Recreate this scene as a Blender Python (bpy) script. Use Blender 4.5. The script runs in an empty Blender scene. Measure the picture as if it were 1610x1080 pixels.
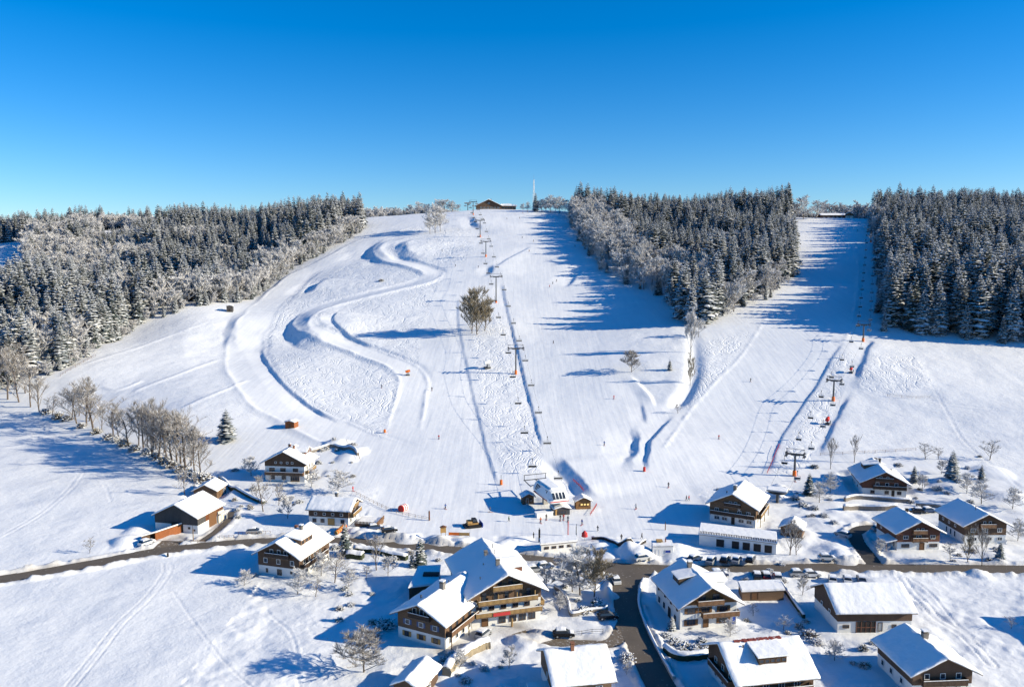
import bpy, bmesh, math, random
import numpy as np
from mathutils import Vector, Matrix

SC = bpy.context.scene
COL = SC.collection
R = math.radians
S = 4.0 / 3.0                     # metres per survey unit

# ------------------------------------------------------------------ camera
FOC, W0, H0 = 1240.0, 1610.0, 1080.0
PITCH = R(6.4)
CAMZ = 80.0
cam_d = bpy.data.cameras.new('camera')
cam_d.sensor_width = 36.0
cam_d.lens = 36.0 * FOC / W0
cam_d.clip_start = 1.0
cam_d.clip_end = 20000.0
cam = bpy.data.objects.new('camera', cam_d)
COL.objects.link(cam)
cam.location = (0, 0, CAMZ)
cam.rotation_euler = (math.pi / 2 - PITCH, 0, 0)
SC.camera = cam

# ------------------------------------------------------------------ sun and sky
SUN_ELEV, SUN_AZ = R(21.8), R(-8.0)          # azimuth measured from +x towards +y
sdir = Vector((math.cos(SUN_ELEV) * math.cos(SUN_AZ), math.cos(SUN_ELEV) * math.sin(SUN_AZ), math.sin(SUN_ELEV)))
sun_d = bpy.data.lights.new('sun', 'SUN')
sun_d.energy = 5.0
sun_d.angle = R(0.5)
sun_d.color = (1.0, 0.895, 0.675)
sun = bpy.data.objects.new('sun', sun_d)
COL.objects.link(sun)
sun.location = (300, 0, 300)
sun.rotation_euler = sdir.to_track_quat('Z', 'Y').to_euler()
world = bpy.data.worlds.new('World')
SC.world = world
world.use_nodes = True
wn = world.node_tree
wn.nodes.clear()
sky = wn.nodes.new('ShaderNodeTexSky')
sky.sky_type = 'NISHITA'
sky.sun_disc = False
sky.sun_elevation = SUN_ELEV
sky.sun_rotation = math.pi / 2 - SUN_AZ
sky.altitude = 700.0
sky.air_density = 1.0
sky.dust_density = 0.35
sky.ozone_density = 2.0
tint = wn.nodes.new('ShaderNodeMix')            # daylight white balance over the whole sky
tint.data_type = 'RGBA'; tint.blend_type = 'MULTIPLY'
tint.inputs[0].default_value = 1.0
tint.inputs[7].default_value = (0.72, 0.875, 1.12, 1)
hs = wn.nodes.new('ShaderNodeHueSaturation')
hs.inputs['Saturation'].default_value = 1.32
bg = wn.nodes.new('ShaderNodeBackground')
bg.inputs['Strength'].default_value = 0.094
wo = wn.nodes.new('ShaderNodeOutputWorld')
wn.links.new(sky.outputs[0], tint.inputs[6])
wn.links.new(tint.outputs[2], hs.inputs['Color'])
wn.links.new(hs.outputs[0], bg.inputs['Color'])
wn.links.new(bg.outputs[0], wo.inputs['Surface'])
SC.view_settings.view_transform = 'Standard'
SC.view_settings.look = 'None'
SC.view_settings.exposure = 0.67
SC.view_settings.gamma = 1.0
SC.view_settings.use_curve_mapping = False
SC.render.engine = 'CYCLES'
SC.cycles.max_bounces = 4
SC.cycles.diffuse_bounces = 1
SC.cycles.glossy_bounces = 2
SC.cycles.transmission_bounces = 2
SC.cycles.transparent_max_bounces = 4
SC.cycles.use_adaptive_sampling = True
SC.cycles.adaptive_threshold = 0.02
SC.cycles.use_denoising = True
SC.cycles.caustics_reflective = False
SC.cycles.caustics_refractive = False

# ------------------------------------------------------------------ helpers: survey
CP, SP = math.cos(PITCH), math.sin(PITCH)


def ray(px, py):
    """direction of the sight line through a photograph pixel"""
    a, b = (px - 805.0) / FOC, (540.0 - py) / FOC
    return np.array([a, CP + b * SP, -SP + b * CP])


def at_d(px, py, d):
    r = ray(px, py)
    return np.array([0, 0, CAMZ]) + r * (d / r[1])


def at_z(px, py, z):
    r = ray(px, py)
    return np.array([0, 0, CAMZ]) + r * ((z - CAMZ) / r[2])


def xy(px, d):
    """plan position: bearing given by a photograph column, distance d"""
    return ((px - 805.0) / FOC * d * CP * 1.0, d)
# ------------------------------------------------------------------ materials
M = {}


class NT:
    """small helper for node graphs"""
    def __init__(self, name, rough=0.7):
        self.m = bpy.data.materials.new(name); self.m.use_nodes = True
        self.t = self.m.node_tree
        self.b = self.t.nodes['Principled BSDF']
        self.b.inputs['Roughness'].default_value = rough
        self.b.inputs['Specular IOR Level'].default_value = 0.25
        M[name] = self.m

    def n(self, typ, **kw):
        nd = self.t.nodes.new(typ)
        for k, v in kw.items():
            if k.startswith('i_'):
                nd.inputs[int(k[2:])].default_value = v
            else:
                setattr(nd, k, v)
        return nd

    def l(self, a, b):
        self.t.links.new(a, b)

    def math(self, op, a, b=None, clamp=False):
        nd = self.n('ShaderNodeMath', operation=op); nd.use_clamp = clamp
        for i, v in enumerate((a, b)):
            if v is None:
                continue
            if isinstance(v, (int, float)):
                nd.inputs[i].default_value = v
            else:
                self.l(v, nd.inputs[i])
        return nd.outputs[0]

    def noise(self, scale, detail=2, vec=None, rough=0.5):
        nd = self.n('ShaderNodeTexNoise'); nd.inputs['Scale'].default_value = scale; nd.inputs['Detail'].default_value = detail
        nd.inputs['Roughness'].default_value = rough
        if vec is not None:
            self.l(vec, nd.inputs['Vector'])
        return nd

    def mix(self, fac, a, b):
        nd = self.n('ShaderNodeMix', data_type='RGBA')
        for s, v in ((0, fac), (6, a), (7, b)):
            if isinstance(v, (int, float)):
                nd.inputs[s].default_value = v
            elif isinstance(v, tuple):
                nd.inputs[s].default_value = v if len(v) == 4 else v + (1,)
            else:
                self.l(v, nd.inputs[s])
        return nd.outputs[2]

    def bump(self, h, dist, strength=1.0, normal=None):
        nd = self.n('ShaderNodeBump'); nd.inputs['Distance'].default_value = dist; nd.inputs['Strength'].default_value = strength
        self.l(h, nd.inputs['Height'])
        if normal is not None:
            self.l(normal, nd.inputs['Normal'])
        return nd.outputs[0]

    def coord(self, which='Object', scale=None, rot=None):
        tc = self.n('ShaderNodeTexCoord')
        if scale is None and rot is None:
            return tc.outputs[which]
        mp = self.n('ShaderNodeMapping'); self.l(tc.outputs[which], mp.inputs['Vector'])
        if scale:
            mp.inputs['Scale'].default_value = scale
        if rot:
            mp.inputs['Rotation'].default_value = rot
        return mp.outputs[0]


def flat(name, col, rough=0.7, var=0.0, scale=3.0, metal=0.0, spec=0.25, bump=0.0, stretch=None):
    k = NT(name, rough)
    k.b.inputs['Metallic'].default_value = metal
    k.b.inputs['Specular IOR Level'].default_value = spec
    if var:
        nz = k.noise(scale, 4, k.coord('Object', stretch))
        a = tuple(c * (1 - var) for c in col); b = tuple(min(1, c * (1 + var)) for c in col)
        k.l(k.mix(nz.outputs['Fac'], a, b), k.b.inputs['Base Color'])
        if bump:
            k.l(k.bump(nz.outputs['Fac'], bump), k.b.inputs['Normal'])
    else:
        k.b.inputs['Base Color'].default_value = col + (1,)
    return k.m


def _snow_ground():
    k = NT('snow_ground', 0.55)
    vec = k.coord('Object')
    tr = k.n('ShaderNodeAttribute', attribute_name='tracked').outputs['Fac']
    na = k.n('ShaderNodeAttribute', attribute_name='natural').outputs['Fac']
    groom = k.math('SUBTRACT', 1.0, k.math('MAXIMUM', tr, na), True)
    # ski tracks: long thin meandering lines at several angles, broken up
    wob = k.noise(0.05, 3, vec)
    sh = k.n('ShaderNodeVectorMath', operation='MULTIPLY_ADD'); k.l(wob.outputs['Color'], sh.inputs[0]); sh.inputs[1].default_value = (26, 26, 0); k.l(vec, sh.inputs[2])
    hs_ = []
    for rot, sc, ds, ms in ((0.30, 0.12, 2.6, 0.07), (-0.22, 0.085, 3.2, 0.055), (0.02, 0.17, 3.4, 0.09), (0.9, 0.06, 1.2, 0.05)):
        mp = k.n('ShaderNodeMapping'); k.l(sh.outputs[0], mp.inputs['Vector']); mp.inputs['Rotation'].default_value = (0, 0, rot); mp.inputs['Scale'].default_value = (1, .35, 1)
        wv = k.n('ShaderNodeTexWave', wave_type='BANDS', bands_direction='X'); k.l(mp.outputs[0], wv.inputs['Vector'])
        wv.inputs['Scale'].default_value = sc; wv.inputs['Distortion'].default_value = ds; wv.inputs['Detail'].default_value = 1.0; wv.inputs['Detail Scale'].default_value = 1.6
        ln = k.math('POWER', wv.outputs['Fac'], 16.0)
        mk = k.math('MULTIPLY', k.math('SUBTRACT', k.noise(ms, 1, vec).outputs['Fac'], 0.46), 8.0, True)
        hs_.append(k.math('MULTIPLY', ln, mk))
    tk = k.math('MULTIPLY', k.math('ADD', k.math('ADD', hs_[0], hs_[1]), k.math('ADD', hs_[2], hs_[3])), -0.10)
    big = k.math('ADD', k.math('MULTIPLY', k.noise(0.16, 3, vec).outputs['Fac'], 0.6), k.math('MULTIPLY', k.noise(0.9, 2, vec).outputs['Fac'], 0.12))
    track_h = k.math('MULTIPLY', k.math('ADD', tk, big), tr)
    nat = k.math('ADD', k.math('MULTIPLY', k.noise(0.55, 5, vec, 0.68).outputs['Fac'], 0.21), k.math('MULTIPLY', k.noise(0.06, 2, vec).outputs['Fac'], 1.0))
    nat_h = k.math('MULTIPLY', nat, na)
    # grooming: long streaks down the fall line
    st = k.noise(1.0, 3, k.coord('Object', (0.55, 0.03, 0.03)))
    gr = k.math('ADD', k.math('MULTIPLY', st.outputs['Fac'], 0.10), k.math('MULTIPLY', k.noise(0.09, 3, vec).outputs['Fac'], 0.38))
    gr_h = k.math('MULTIPLY', gr, groom)
    h = k.math('ADD', k.math('ADD', track_h, nat_h), gr_h)
    k.l(k.bump(h, 1.0), k.b.inputs['Normal'])
    c = k.mix(k.noise(0.30, 5, k.coord('Object', (1, 0.10, 0.1)), 0.6).outputs['Fac'], (0.70, 0.72, 0.755), (0.90, 0.90, 0.90))
    gt_ = k.math('MULTIPLY', k.n('ShaderNodeAttribute', attribute_name='grit').outputs['Fac'], 0.85)
    k.l(k.mix(gt_, c, (0.42, 0.385, 0.345)), k.b.inputs['Base Color'])


_snow_ground()
# ------------------------------------------------------------------ terrain
def _ctrl():
    c = []
    Z = lambda px, py, z: c.append(tuple(at_z(px, py, z)))
    D = lambda px, py, d: c.append(tuple(at_d(px, py, d * S)))
    Wd = lambda px, d, z: c.append(xy(px, d * S) + (z,))
    for px in (-250, 0, 400, 805, 1200, 1610, 1860):
        Z(px, 1300, 0); Z(px, 1080, 0); Z(px, 960, 0); Z(px, 885, 0)
    for px, py, z in ((-200, 800, 1), (100, 800, 1), (300, 800, 0.8), (455, 760, 2.0), (620, 790, 0.8), (805, 795, 0.3),
                      (1000, 795, .3), (1200, 795, .6), (1390, 782, 1.2), (1500, 800, 1.0), (1610, 790, 1.6), (1860, 790, 1.6),
                      (-200, 700, 2.5), (0, 700, 2.6), (180, 705, 3.2), (330, 700, 4.5), (600, 705, 5), (850, 705, 6), (1020, 705, 5.6), (1200, 705, 5.6),
                      (1330, 705, 6.5), (1550, 690, 8.5), (1860, 690, 9),
                      (-200, 640, 6), (0, 645, 6.5), (110, 650, 7)):
        Z(px, py, z)
    for px, py, d in ((300, 640, 262), (500, 640, 266), (700, 640, 268), (850, 640, 268), (1040, 645, 262), (1230, 640, 262), (1400, 630, 262), (1600, 620, 262), (1860, 620, 262),
                      (-200, 590, 300), (70, 590, 303), (250, 590, 304), (400, 560, 335), (600, 560, 325), (850, 560, 320),
                      (1080, 575, 298), (1230, 520, 335), (1400, 560, 300), (1600, 560, 298), (1860, 560, 298),
                      (200, 512, 388), (300, 482, 408), (500, 505, 382), (700, 510, 370), (960, 500, 372), (1075, 512, 345), (1500, 531, 318), (1620, 538, 312), (1860, 545, 305),
                      (400, 472, 438), (600, 460, 428), (850, 450, 430), (1300, 450, 415),
                      (500, 408, 530), (700, 400, 502), (900, 400, 490), (1300, 400, 498),
                      (560, 368, 600), (760, 365, 580), (890, 365, 572), (1300, 370, 556),
                      (580, 343, 690), (660, 338, 690), (760, 330, 690), (850, 332, 682), (890, 336, 655), (1260, 343, 645), (1365, 345, 640)):
        D(px, py, d)
    for px, d, z in ((50, 330, 24), (50, 400, 44), (-250, 330, 22), (-250, 420, 46), (15, 590, 77), (-250, 600, 66), (50, 900, 104), (-250, 900, 104), (150, 410, 48), (220, 470, 40),
                     (300, 560, 68), (400, 560, 74), (400, 700, 107), (300, 750, 98), (180, 750, 109), (180, 950, 108),
                     (1100, 420, 58), (1100, 480, 76), (1100, 600, 108), (1000, 600, 108), (1200, 600, 110), (1100, 740, 118), (1450, 420, 62), (1500, 500, 86), (1500, 600, 108), (1700, 600, 106), (1900, 600, 104),
                     (1500, 760, 122), (1860, 760, 120), (1300, 780, 112),
                     (580, 800, 124), (760, 800, 128), (860, 780, 124), (400, 900, 122), (760, 1000, 110), (1200, 1000, 104), (1600, 1000, 112), (1900, 1000, 112), (300, 1150, 112), (-250, 1150, 112)):
        Wd(px, d, z)
    return np.array(c)


CTRL = _ctrl()


def _tps_fit(c):
    n = len(c)
    p = c[:, :2] / 500.0
    d2 = ((p[:, None] - p[None]) ** 2).sum(-1)
    K = 0.5 * d2 * np.log(d2 + 1e-12) + np.eye(n) * 0.0004
    A = np.zeros((n + 3, n + 3))
    A[:n, :n] = K
    A[:n, n] = 1; A[:n, n + 1:] = p
    A[n, :n] = 1; A[n + 1:, :n] = p.T
    b = np.zeros(n + 3); b[:n] = c[:, 2]
    return p, np.linalg.solve(A, b)


_TP, _TW = _tps_fit(CTRL)


def base_z(x, y):
    x = np.atleast_1d(np.asarray(x, float)); y = np.atleast_1d(np.asarray(y, float))
    out = np.empty(x.size)
    n = len(_TP)
    xf, yf = x.ravel() / 500.0, y.ravel() / 500.0
    for i in range(0, x.size, 40000):
        a, b = xf[i:i + 40000], yf[i:i + 40000]
        d2 = (a[:, None] - _TP[None, :, 0]) ** 2 + (b[:, None] - _TP[None, :, 1]) ** 2
        out[i:i + 40000] = (0.5 * d2 * np.log(d2 + 1e-12)) @ _TW[:n] + _TW[n] + a * _TW[n + 1] + b * _TW[n + 2]
    r = np.hypot(xf, yf) * 500
    far = np.clip((r - 1300) / 500, 0, 1)
    out = out * (1 - far) + 100 * far
    near = np.clip((105 - r) / 30, 0, 1)
    out = np.clip(out, -2, 150) * (1 - near)
    return out.reshape(x.shape)


_TS = np.geomspace(70, 1100, 700)


def gnd(px, py, zf=None):
    """where the sight line through a photograph pixel first meets the ground"""
    r = ray(px, py)
    t = _TS / r[1]
    X, Y, Zr = r[0] * t, r[1] * t, CAMZ + r[2] * t
    h = (zf or base_z)(X, Y)
    k = np.nonzero(Zr <= h)[0]
    if len(k) == 0:
        i = np.argmin(Zr - h)
        return np.array([X[i], Y[i], h[i]])
    i = max(k[0], 1)
    a, b = Zr[i - 1] - h[i - 1], Zr[i] - h[i]
    f = a / (a - b + 1e-9)
    tt = t[i - 1] * (1 - f) + t[i] * f
    return np.array([r[0] * tt, r[1] * tt, CAMZ + r[2] * tt])


def gpoly(pts, step=0):
    return np.array([gnd(*p)[:2] for p in pts])


def smooth_line(p, n=8):
    """Catmull-Rom through plan points"""
    p = np.asarray(p, float)
    q = np.vstack([2 * p[0] - p[1], p, 2 * p[-1] - p[-2]])
    out = []
    for i in range(1, len(q) - 2):
        for k in range(n):
            t = k / n
            out.append(0.5 * (2 * q[i] + (q[i + 1] - q[i - 1]) * t + (2 * q[i - 1] - 5 * q[i] + 4 * q[i + 1] - q[i + 2]) * t * t
                              + (3 * q[i] - q[i - 1] - 3 * q[i + 1] + q[i + 2]) * t ** 3))
    out.append(p[-1])
    return np.array(out)


def in_poly(x, y, poly):
    ins = np.zeros(x.shape, bool)
    n = len(poly)
    for i in range(n):
        x1, y1 = poly[i]; x2, y2 = poly[(i + 1) % n]
        if y1 == y2:
            continue
        c = ((y1 > y) != (y2 > y)) & (x < (x2 - x1) * (y - y1) / (y2 - y1) + x1)
        ins ^= c
    return ins


def line_dist(x, y, line):
    """distance, signed side (+ = right of travel towards viewer-right), parameter 0..1"""
    best = np.full(x.shape, 1e9); sd = np.zeros(x.shape); par = np.zeros(x.shape)
    seg = np.hypot(*(line[1:] - line[:-1]).T)
    cum = np.concatenate([[0], np.cumsum(seg)]); tot = cum[-1]
    for i in range(len(line) - 1):
        a = line[i]; d = line[i + 1] - a; L2 = (d ** 2).sum() + 1e-9
        t = np.clip(((x - a[0]) * d[0] + (y - a[1]) * d[1]) / L2, 0, 1)
        ex, ey = x - a[0] - t * d[0], y - a[1] - t * d[1]
        dist = np.hypot(ex, ey)
        m = dist < best
        best[m] = dist[m]
        cr = d[0] * (y - a[1]) - d[1] * (x - a[0])
        sd[m] = cr[m]
        par[m] = ((cum[i] + t * seg[i]) / tot)[m]
    return best, np.sign(sd), par


def vnoise(x, y, sc, seed=0):
    u, v = x / sc + seed * 17.13, y / sc + seed * 7.71
    iu, iv = np.floor(u).astype(np.int64), np.floor(v).astype(np.int64)
    fu, fv = u - iu, v - iv
    fu, fv = fu * fu * (3 - 2 * fu), fv * fv * (3 - 2 * fv)

    def hsh(a, b):
        n = (a * 374761393 + b * 668265263 + seed * 974711) & 0x7fffffff
        n = ((n ^ (n >> 13)) * 1274126177) & 0x7fffffff
        return ((n ^ (n >> 16)) & 0xffff) / 65535.0
    return (hsh(iu, iv) * (1 - fu) + hsh(iu + 1, iv) * fu) * (1 - fv) + (hsh(iu, iv + 1) * (1 - fu) + hsh(iu + 1, iv + 1) * fu) * fv - 0.5


# ---- plan grid of the snow sheet: bearings x distances
AZ = np.concatenate([np.linspace(R(-85), R(-37), 40, endpoint=False), np.linspace(R(-37), R(37), 680), np.linspace(R(37), R(85), 41)[1:]])
RR = np.concatenate([np.geomspace(3, 118, 30, endpoint=False), np.geomspace(118, 1150, 800, endpoint=False), np.geomspace(1150, 9000, 40)])
GA, GR_ = np.meshgrid(AZ, RR)
GX, GY = GR_ * np.sin(GA), GR_ * np.cos(GA)
GZ = base_z(GX, GY)
TRACK = np.zeros(GX.shape)      # skied, ungroomed snow
RIB = np.zeros(GX.shape)        # benched tracks
DIRT = np.zeros(GX.shape)       # grit thrown up along the roads
NATUR = np.zeros(GX.shape)      # untouched snow


def near_mask(line, pad):
    lo, hi = line.min(0) - pad, line.max(0) + pad
    return (GX > lo[0]) & (GX < hi[0]) & (GY > lo[1]) & (GY < hi[1])


def step_bank(pts, h, wl, rl, rr, taper=0.15):
    """bank whose steep face looks away from the sun (image left of the line)"""
    line = smooth_line(gpoly(pts), 6)
    m = near_mask(line, max(rl + wl, rr + wl))
    d, sg, par = line_dist(GX[m], GY[m], line)
    # line runs from top (far) to bottom (near): image-right is the left-hand side of travel
    s = d * sg + vnoise(GX[m], GY[m], 9.0, 61) * min(2.4, wl * .5) + vnoise(GX[m], GY[m], 3.2, 62) * min(.9, wl * .25)
    up = 0.5 * h * np.clip(1 - (s - wl / 2) / rr, 0, 1)
    up = np.where(s > wl / 2, up, 0)
    mid = np.where(np.abs(s) <= wl / 2, h * s / wl, 0)
    dn = np.where(s < -wl / 2, -0.5 * h * np.clip(1 + (s + wl / 2) / rl, 0, 1), 0)
    tp = np.clip(np.minimum(par, 1 - par) / taper, 0, 1)
    tp = tp * tp * (3 - 2 * tp)
    GZ[m] += (up + mid + dn) * tp * (1 + .5 * vnoise(GX[m], GY[m], 14.0, 63))


def ridge(pts, h, w, taper=0.06, noise=0.0):
    line = smooth_line(gpoly(pts), 6)
    m = near_mask(line, 3 * w)
    d, sg, par = line_dist(GX[m], GY[m], line)
    tp = np.clip(np.minimum(par, 1 - par) / taper, 0, 1)
    hh = h * (1 + noise * vnoise(GX[m], GY[m], 3.0, 5) * 2)
    GZ[m] += hh * np.clip(1 - d / w, 0, 1) * tp


def ribbon(pts, w, flatten=0.75, lip=0.5):
    """a groomed track benched into the slope, with low uneven lips"""
    line = smooth_line(gpoly(pts), 8)
    zl = base_z(line[:, 0], line[:, 1])
    cum = np.concatenate([[0], np.cumsum(np.hypot(*np.diff(line, axis=0).T))]); cum /= cum[-1]
    m = near_mask(line, w + 10)
    d, sg, par = line_dist(GX[m], GY[m], line)
    ww = w * (1 + .25 * vnoise(GX[m], GY[m], 20.0, 71))
    zt = np.interp(par, cum, zl)
    f = np.clip(1 - (d - ww / 2) / 5.0, 0, 1)
    f = f * f * (3 - 2 * f) * flatten * np.clip(np.minimum(par, 1 - par) * 12, 0, 1)
    GZ[m] += (zt - base_z(GX[m], GY[m])) * f
    lp = lip * np.exp(-((d - ww / 2 - .6) / .9) ** 2) * (1 + 1.4 * vnoise(GX[m], GY[m], 6.0, 72)) * np.clip(np.minimum(par, 1 - par) * 14, 0, 1)
    GZ[m] += lp
    k = np.clip((ww / 2 + .8 - d) / 1.2, 0, 1)
    RIB[m] = np.maximum(RIB[m], k)


def zone(pts, arr, val=1.0, dmin=0):
    p = gpoly(pts)
    m = near_mask(p, 1)
    arr[m] = np.where(in_poly(GX[m], GY[m], p), val, arr[m])
# ---- carve the hill
# long natural undulation
fade = np.clip((GR_ - 260) / 120, 0, 1) * np.clip((1500 - GR_) / 400, 0, 1)
GZ += fade * (vnoise(GX, GY, 60, 1) * 2.2 + vnoise(GX, GY, 26, 2) * 0.9)

# winding groomed tracks
ribbon([(652, 346), (630, 356), (578, 376), (522, 407), (467, 438), (424, 476), (396, 512), (384, 545), (394, 585), (428, 626), (482, 661), (560, 696), (630, 722)], 21.0, .55, .20)
ribbon([(668, 366), (640, 372), (614, 379), (598, 390), (608, 404), (640, 413), (668, 421), (682, 429), (664, 441), (612, 455), (552, 470), (506, 482), (481, 498), (482, 517), (518, 533), (566, 548), (606, 563), (638, 580), (649, 606), (640, 650), (632, 690)], 12.5, .72, .26)
# ski-cross bends: banks with a steep lee face
step_bank([(520, 478), (486, 492), (468, 508), (468, 524), (486, 540), (520, 552)], 6.2, 15, 60, 80, 0.42)
step_bank([(622, 374), (598, 381), (587, 392), (594, 406), (622, 416)], 5.4, 14, 55, 75, 0.42)
step_bank([(662, 376), (640, 382), (630, 391), (640, 402), (668, 411)], 4.0, 11, 24, 70, 0.42)
step_bank([(520, 436), (500, 446), (482, 462)], 3.2, 8, 16, 40, 0.3)
step_bank([(385, 486), (366, 505), (360, 530), (366, 552)], 2.0, 7, 22, 40, 0.35)
step_bank([(738, 338), (745, 350), (756, 364)], 2.4, 6, 12, 30, 0.35)
step_bank([(770, 415), (772, 424), (765, 436)], 1.6, 5, 10, 24, 0.35)
# edges of groomed runs
step_bank([(531, 492), (524, 506), (535, 522), (560, 534), (590, 545)], 1.1, 1.4, 8, 16)
step_bank([(408, 540), (420, 572), (450, 610), (500, 648), (545, 672)], 0.9, 1.2, 8, 16)
step_bank([(720, 468), (720, 500), (728, 550), (739, 600), (752, 655), (767, 715), (786, 768)], 0.38, 0.8, 6, 14, 0.05)
step_bank([(789, 445), (798, 490), (809, 535), (823, 590), (838, 650), (852, 705)], 0.62, 1.0, 8, 14, 0.05)
step_bank([(866, 718), (884, 738), (906, 760), (932, 786)], 2.6, 5.0, 6, 34, 0.25)
step_bank([(996, 666), (998, 690), (992, 718), (978, 750)], 1.7, 3.6, 10, 40, 0.4)
step_bank([(1060, 652), (1038, 676), (1022, 700), (1014, 745)], 1.1, 1.7, 9, 30, 0.2)
step_bank([(1326, 540), (1306, 570), (1285, 606), (1254, 650), (1228, 690), (1208, 745)], 0.55, 1.0, 8, 18, 0.08)
step_bank([(1372, 535), (1362, 560), (1348, 600)], 1.0, 2.0, 8, 18, 0.12)
step_bank([(1336, 622), (1318, 655), (1300, 690), (1288, 715)], 0.8, 1.6, 8, 18, 0.18)
step_bank([(930, 420), (908, 434), (888, 456)], 1.4, 3, 14, 14, 0.3)
step_bank([(836, 388), (805, 404), (775, 424)], 0.9, 2, 8, 12, 0.2)
step_bank([(990, 590), (1016, 614), (1034, 642)], -0.8, 1.6, 6, 6, 0.2)
step_bank([(1008, 632), (1014, 655), (1016, 668)], 0.5, 1.2, 6, 10, 0.3)
# tracks across the left meadow
ridge([(345, 563), (280, 590), (205, 622)], 0.38, 2.4)
ridge([(392, 598), (340, 620), (285, 645)], 0.34, 2.2)
ridge([(330, 505), (250, 535), (130, 575)], 0.25, 2.4)
ridge([(225, 600), (190, 615), (160, 612)], 0.5, 2.0)
ridge([(1212, 490), (1168, 555), (1120, 606), (1080, 652), (1040, 715)], 0.2, 1.3, noise=.8)
ridge([(1345, 375), (1350, 430), (1342, 500), (1325, 545)], 0.35, 1.5, noise=.8)
# gully with the brook
_g = smooth_line(gpoly([(1090, 525), (1092, 560), (1090, 590), (1078, 618), (1058, 642)]), 6)
_m = near_mask(_g, 14)
_d, _, _p = line_dist(GX[_m], GY[_m], _g)
GZ[_m] -= (0.5 + 1.9 * np.clip(_p, 0, 1)) * np.exp(-(_d / 3.4) ** 2) * np.clip((1.02 - _p) * 9, 0, 1)

# ---- how each patch of snow has been used
for z in ([(420, 500), (470, 450), (560, 405), (600, 372), (650, 352), (742, 360), (745, 400), (700, 430), (660, 520), (655, 600), (632, 684), (602, 690), (540, 670), (470, 628), (425, 580), (412, 540)],
          [(416, 545), (470, 552), (540, 556), (600, 575), (642, 592), (648, 606), (630, 682), (602, 688), (540, 668), (470, 626), (430, 582)],
          [(532, 500), (565, 482), (640, 466), (654, 480), (646, 545), (600, 537), (545, 518)],
          [(480, 466), (505, 432), (560, 412), (640, 420), (668, 430), (650, 446), (560, 462)],
          [(636, 392), (660, 380), (700, 366), (742, 370), (742, 396), (690, 417), (655, 406)],
          [(735, 500), (770, 480), (796, 505), (822, 600), (850, 705), (848, 742), (792, 746), (756, 640)],
          [(1112, 535), (1180, 520), (1150, 570), (1085, 640), (1062, 640), (1092, 595)],
          [(1320, 560), (1346, 556), (1262, 742), (1214, 748), (1258, 655)],
          [(1365, 560), (1440, 560), (1470, 610), (1400, 622), (1345, 612)],
          [(420, 500), (470, 470), (500, 478), (470, 505), (455, 530), (425, 530)]):
    zone(z, TRACK)
for z in ([(78, 592), (200, 520), (350, 490), (362, 540), (380, 600), (432, 655), (300, 690), (150, 650)],
          [(900, 440), (1060, 470), (1085, 520), (1090, 590), (1060, 640), (1010, 625), (960, 585), (930, 500)],
          [(1340, 600), (1380, 530), (1610, 540), (1800, 560), (1800, 760), (1610, 745), (1290, 712)],
          [(-300, 640), (0, 642), (280, 735), (300, 780), (215, 850), (0, 900), (-300, 930)],
          [(-300, 960), (0, 918), (400, 870), (620, 900), (640, 1000), (600, 1090), (600, 1400), (-300, 1400)],
          [(1440, 905), (1800, 905), (1800, 1400), (1560, 1400), (1440, 1000)]):
    zone(z, NATUR)
TRACK *= 1 - RIB; NATUR *= 1 - RIB
_vill = (GY < 262) & (GR_ > 118) & ~((GX > -45) & (GX < 62) & (GY > 219))
NATUR[_vill] = np.maximum(NATUR[_vill], 0.9)
# ---- village plan: roof outline of every building (front-gable centre x, y, turn, roof width, length, eave height, pitch, ground)
PLAN = {
    'hotel_low': (-19.45, 154.53, -27.5, 14.0, 19.3, 5.7, 25.5, 0.0),
    'hotel_main': (-0.75, 162.96, 16.5, 18.3, 23.7, 7.3, 26.5, 0.0),
    'chalet_garden': (-58.71, 188.71, -17.1, 14.1, 16.3, 5.6, 28.5, 0.0),
    'house_upper': (-78.78, 265.15, -6.8, 17.0, 11.5, 6.7, 27.0, 2.0),
    'house_deck': (-46.05, 227.68, 80.9, 10.1, 14.2, 4.9, 27.0, 1.0),
    'barn_left': (-97.72, 221.16, -12.7, 15.2, 14.2, 4.9, 26.0, 0.0),
    'shed_left': (-101.12, 252.16, -2.6, 8.7, 8.8, 3.1, 26.5, 0.0),
    'lodge': (65.27, 227.28, -28.4, 15.9, 16.7, 5.8, 26.8, 0.0),
    'house_white': (42.74, 161.24, 10.3, 15.1, 16.8, 5.5, 29.5, 0.0),
    'house_dormer': (37.89, 138.37, -80.0, 15.2, 16.4, 5.0, 28.4, 0.0),
    'barn_right': (68.46, 166.43, -88.7, 14.0, 17.5, 4.8, 28.2, 0.0),
    'house_corner': (78.39, 134.52, 4.0, 13.5, 14.0, 4.9, 26.0, 0.0),
    'house_red': (122.26, 251.39, -11.4, 15.9, 18.7, 4.7, 27.0, 1.0),
    'house_drive': (110.52, 205.89, 2.3, 14.1, 13.2, 5.1, 26.0, 0.3),
    'house_end': (131.52, 210.76, 1.5, 14.1, 14.6, 5.4, 26.5, 0.3),
    'hut_bottom': (-19.25, 134.13, -19.6, 6.3, 9.1, 2.8, 26.5, 0.0),
    'house_bottom': (5.84, 137.12, -80.1, 13.5, 11.9, 5.0, 27.2, 0.0),
    'hut_bare': (78.96, 216.01, -28.1, 6.8, 6.8, 2.8, 26.5, 0.5),
    'hut_ticket': (22.60, 241.11, 6.2, 5.6, 4.2, 2.8, 26.8, 0.3),
    'hut_porch': (5.43, 245.57, 11.6, 4.6, 4.3, 2.8, 27.0, 0.3),
}


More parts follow.
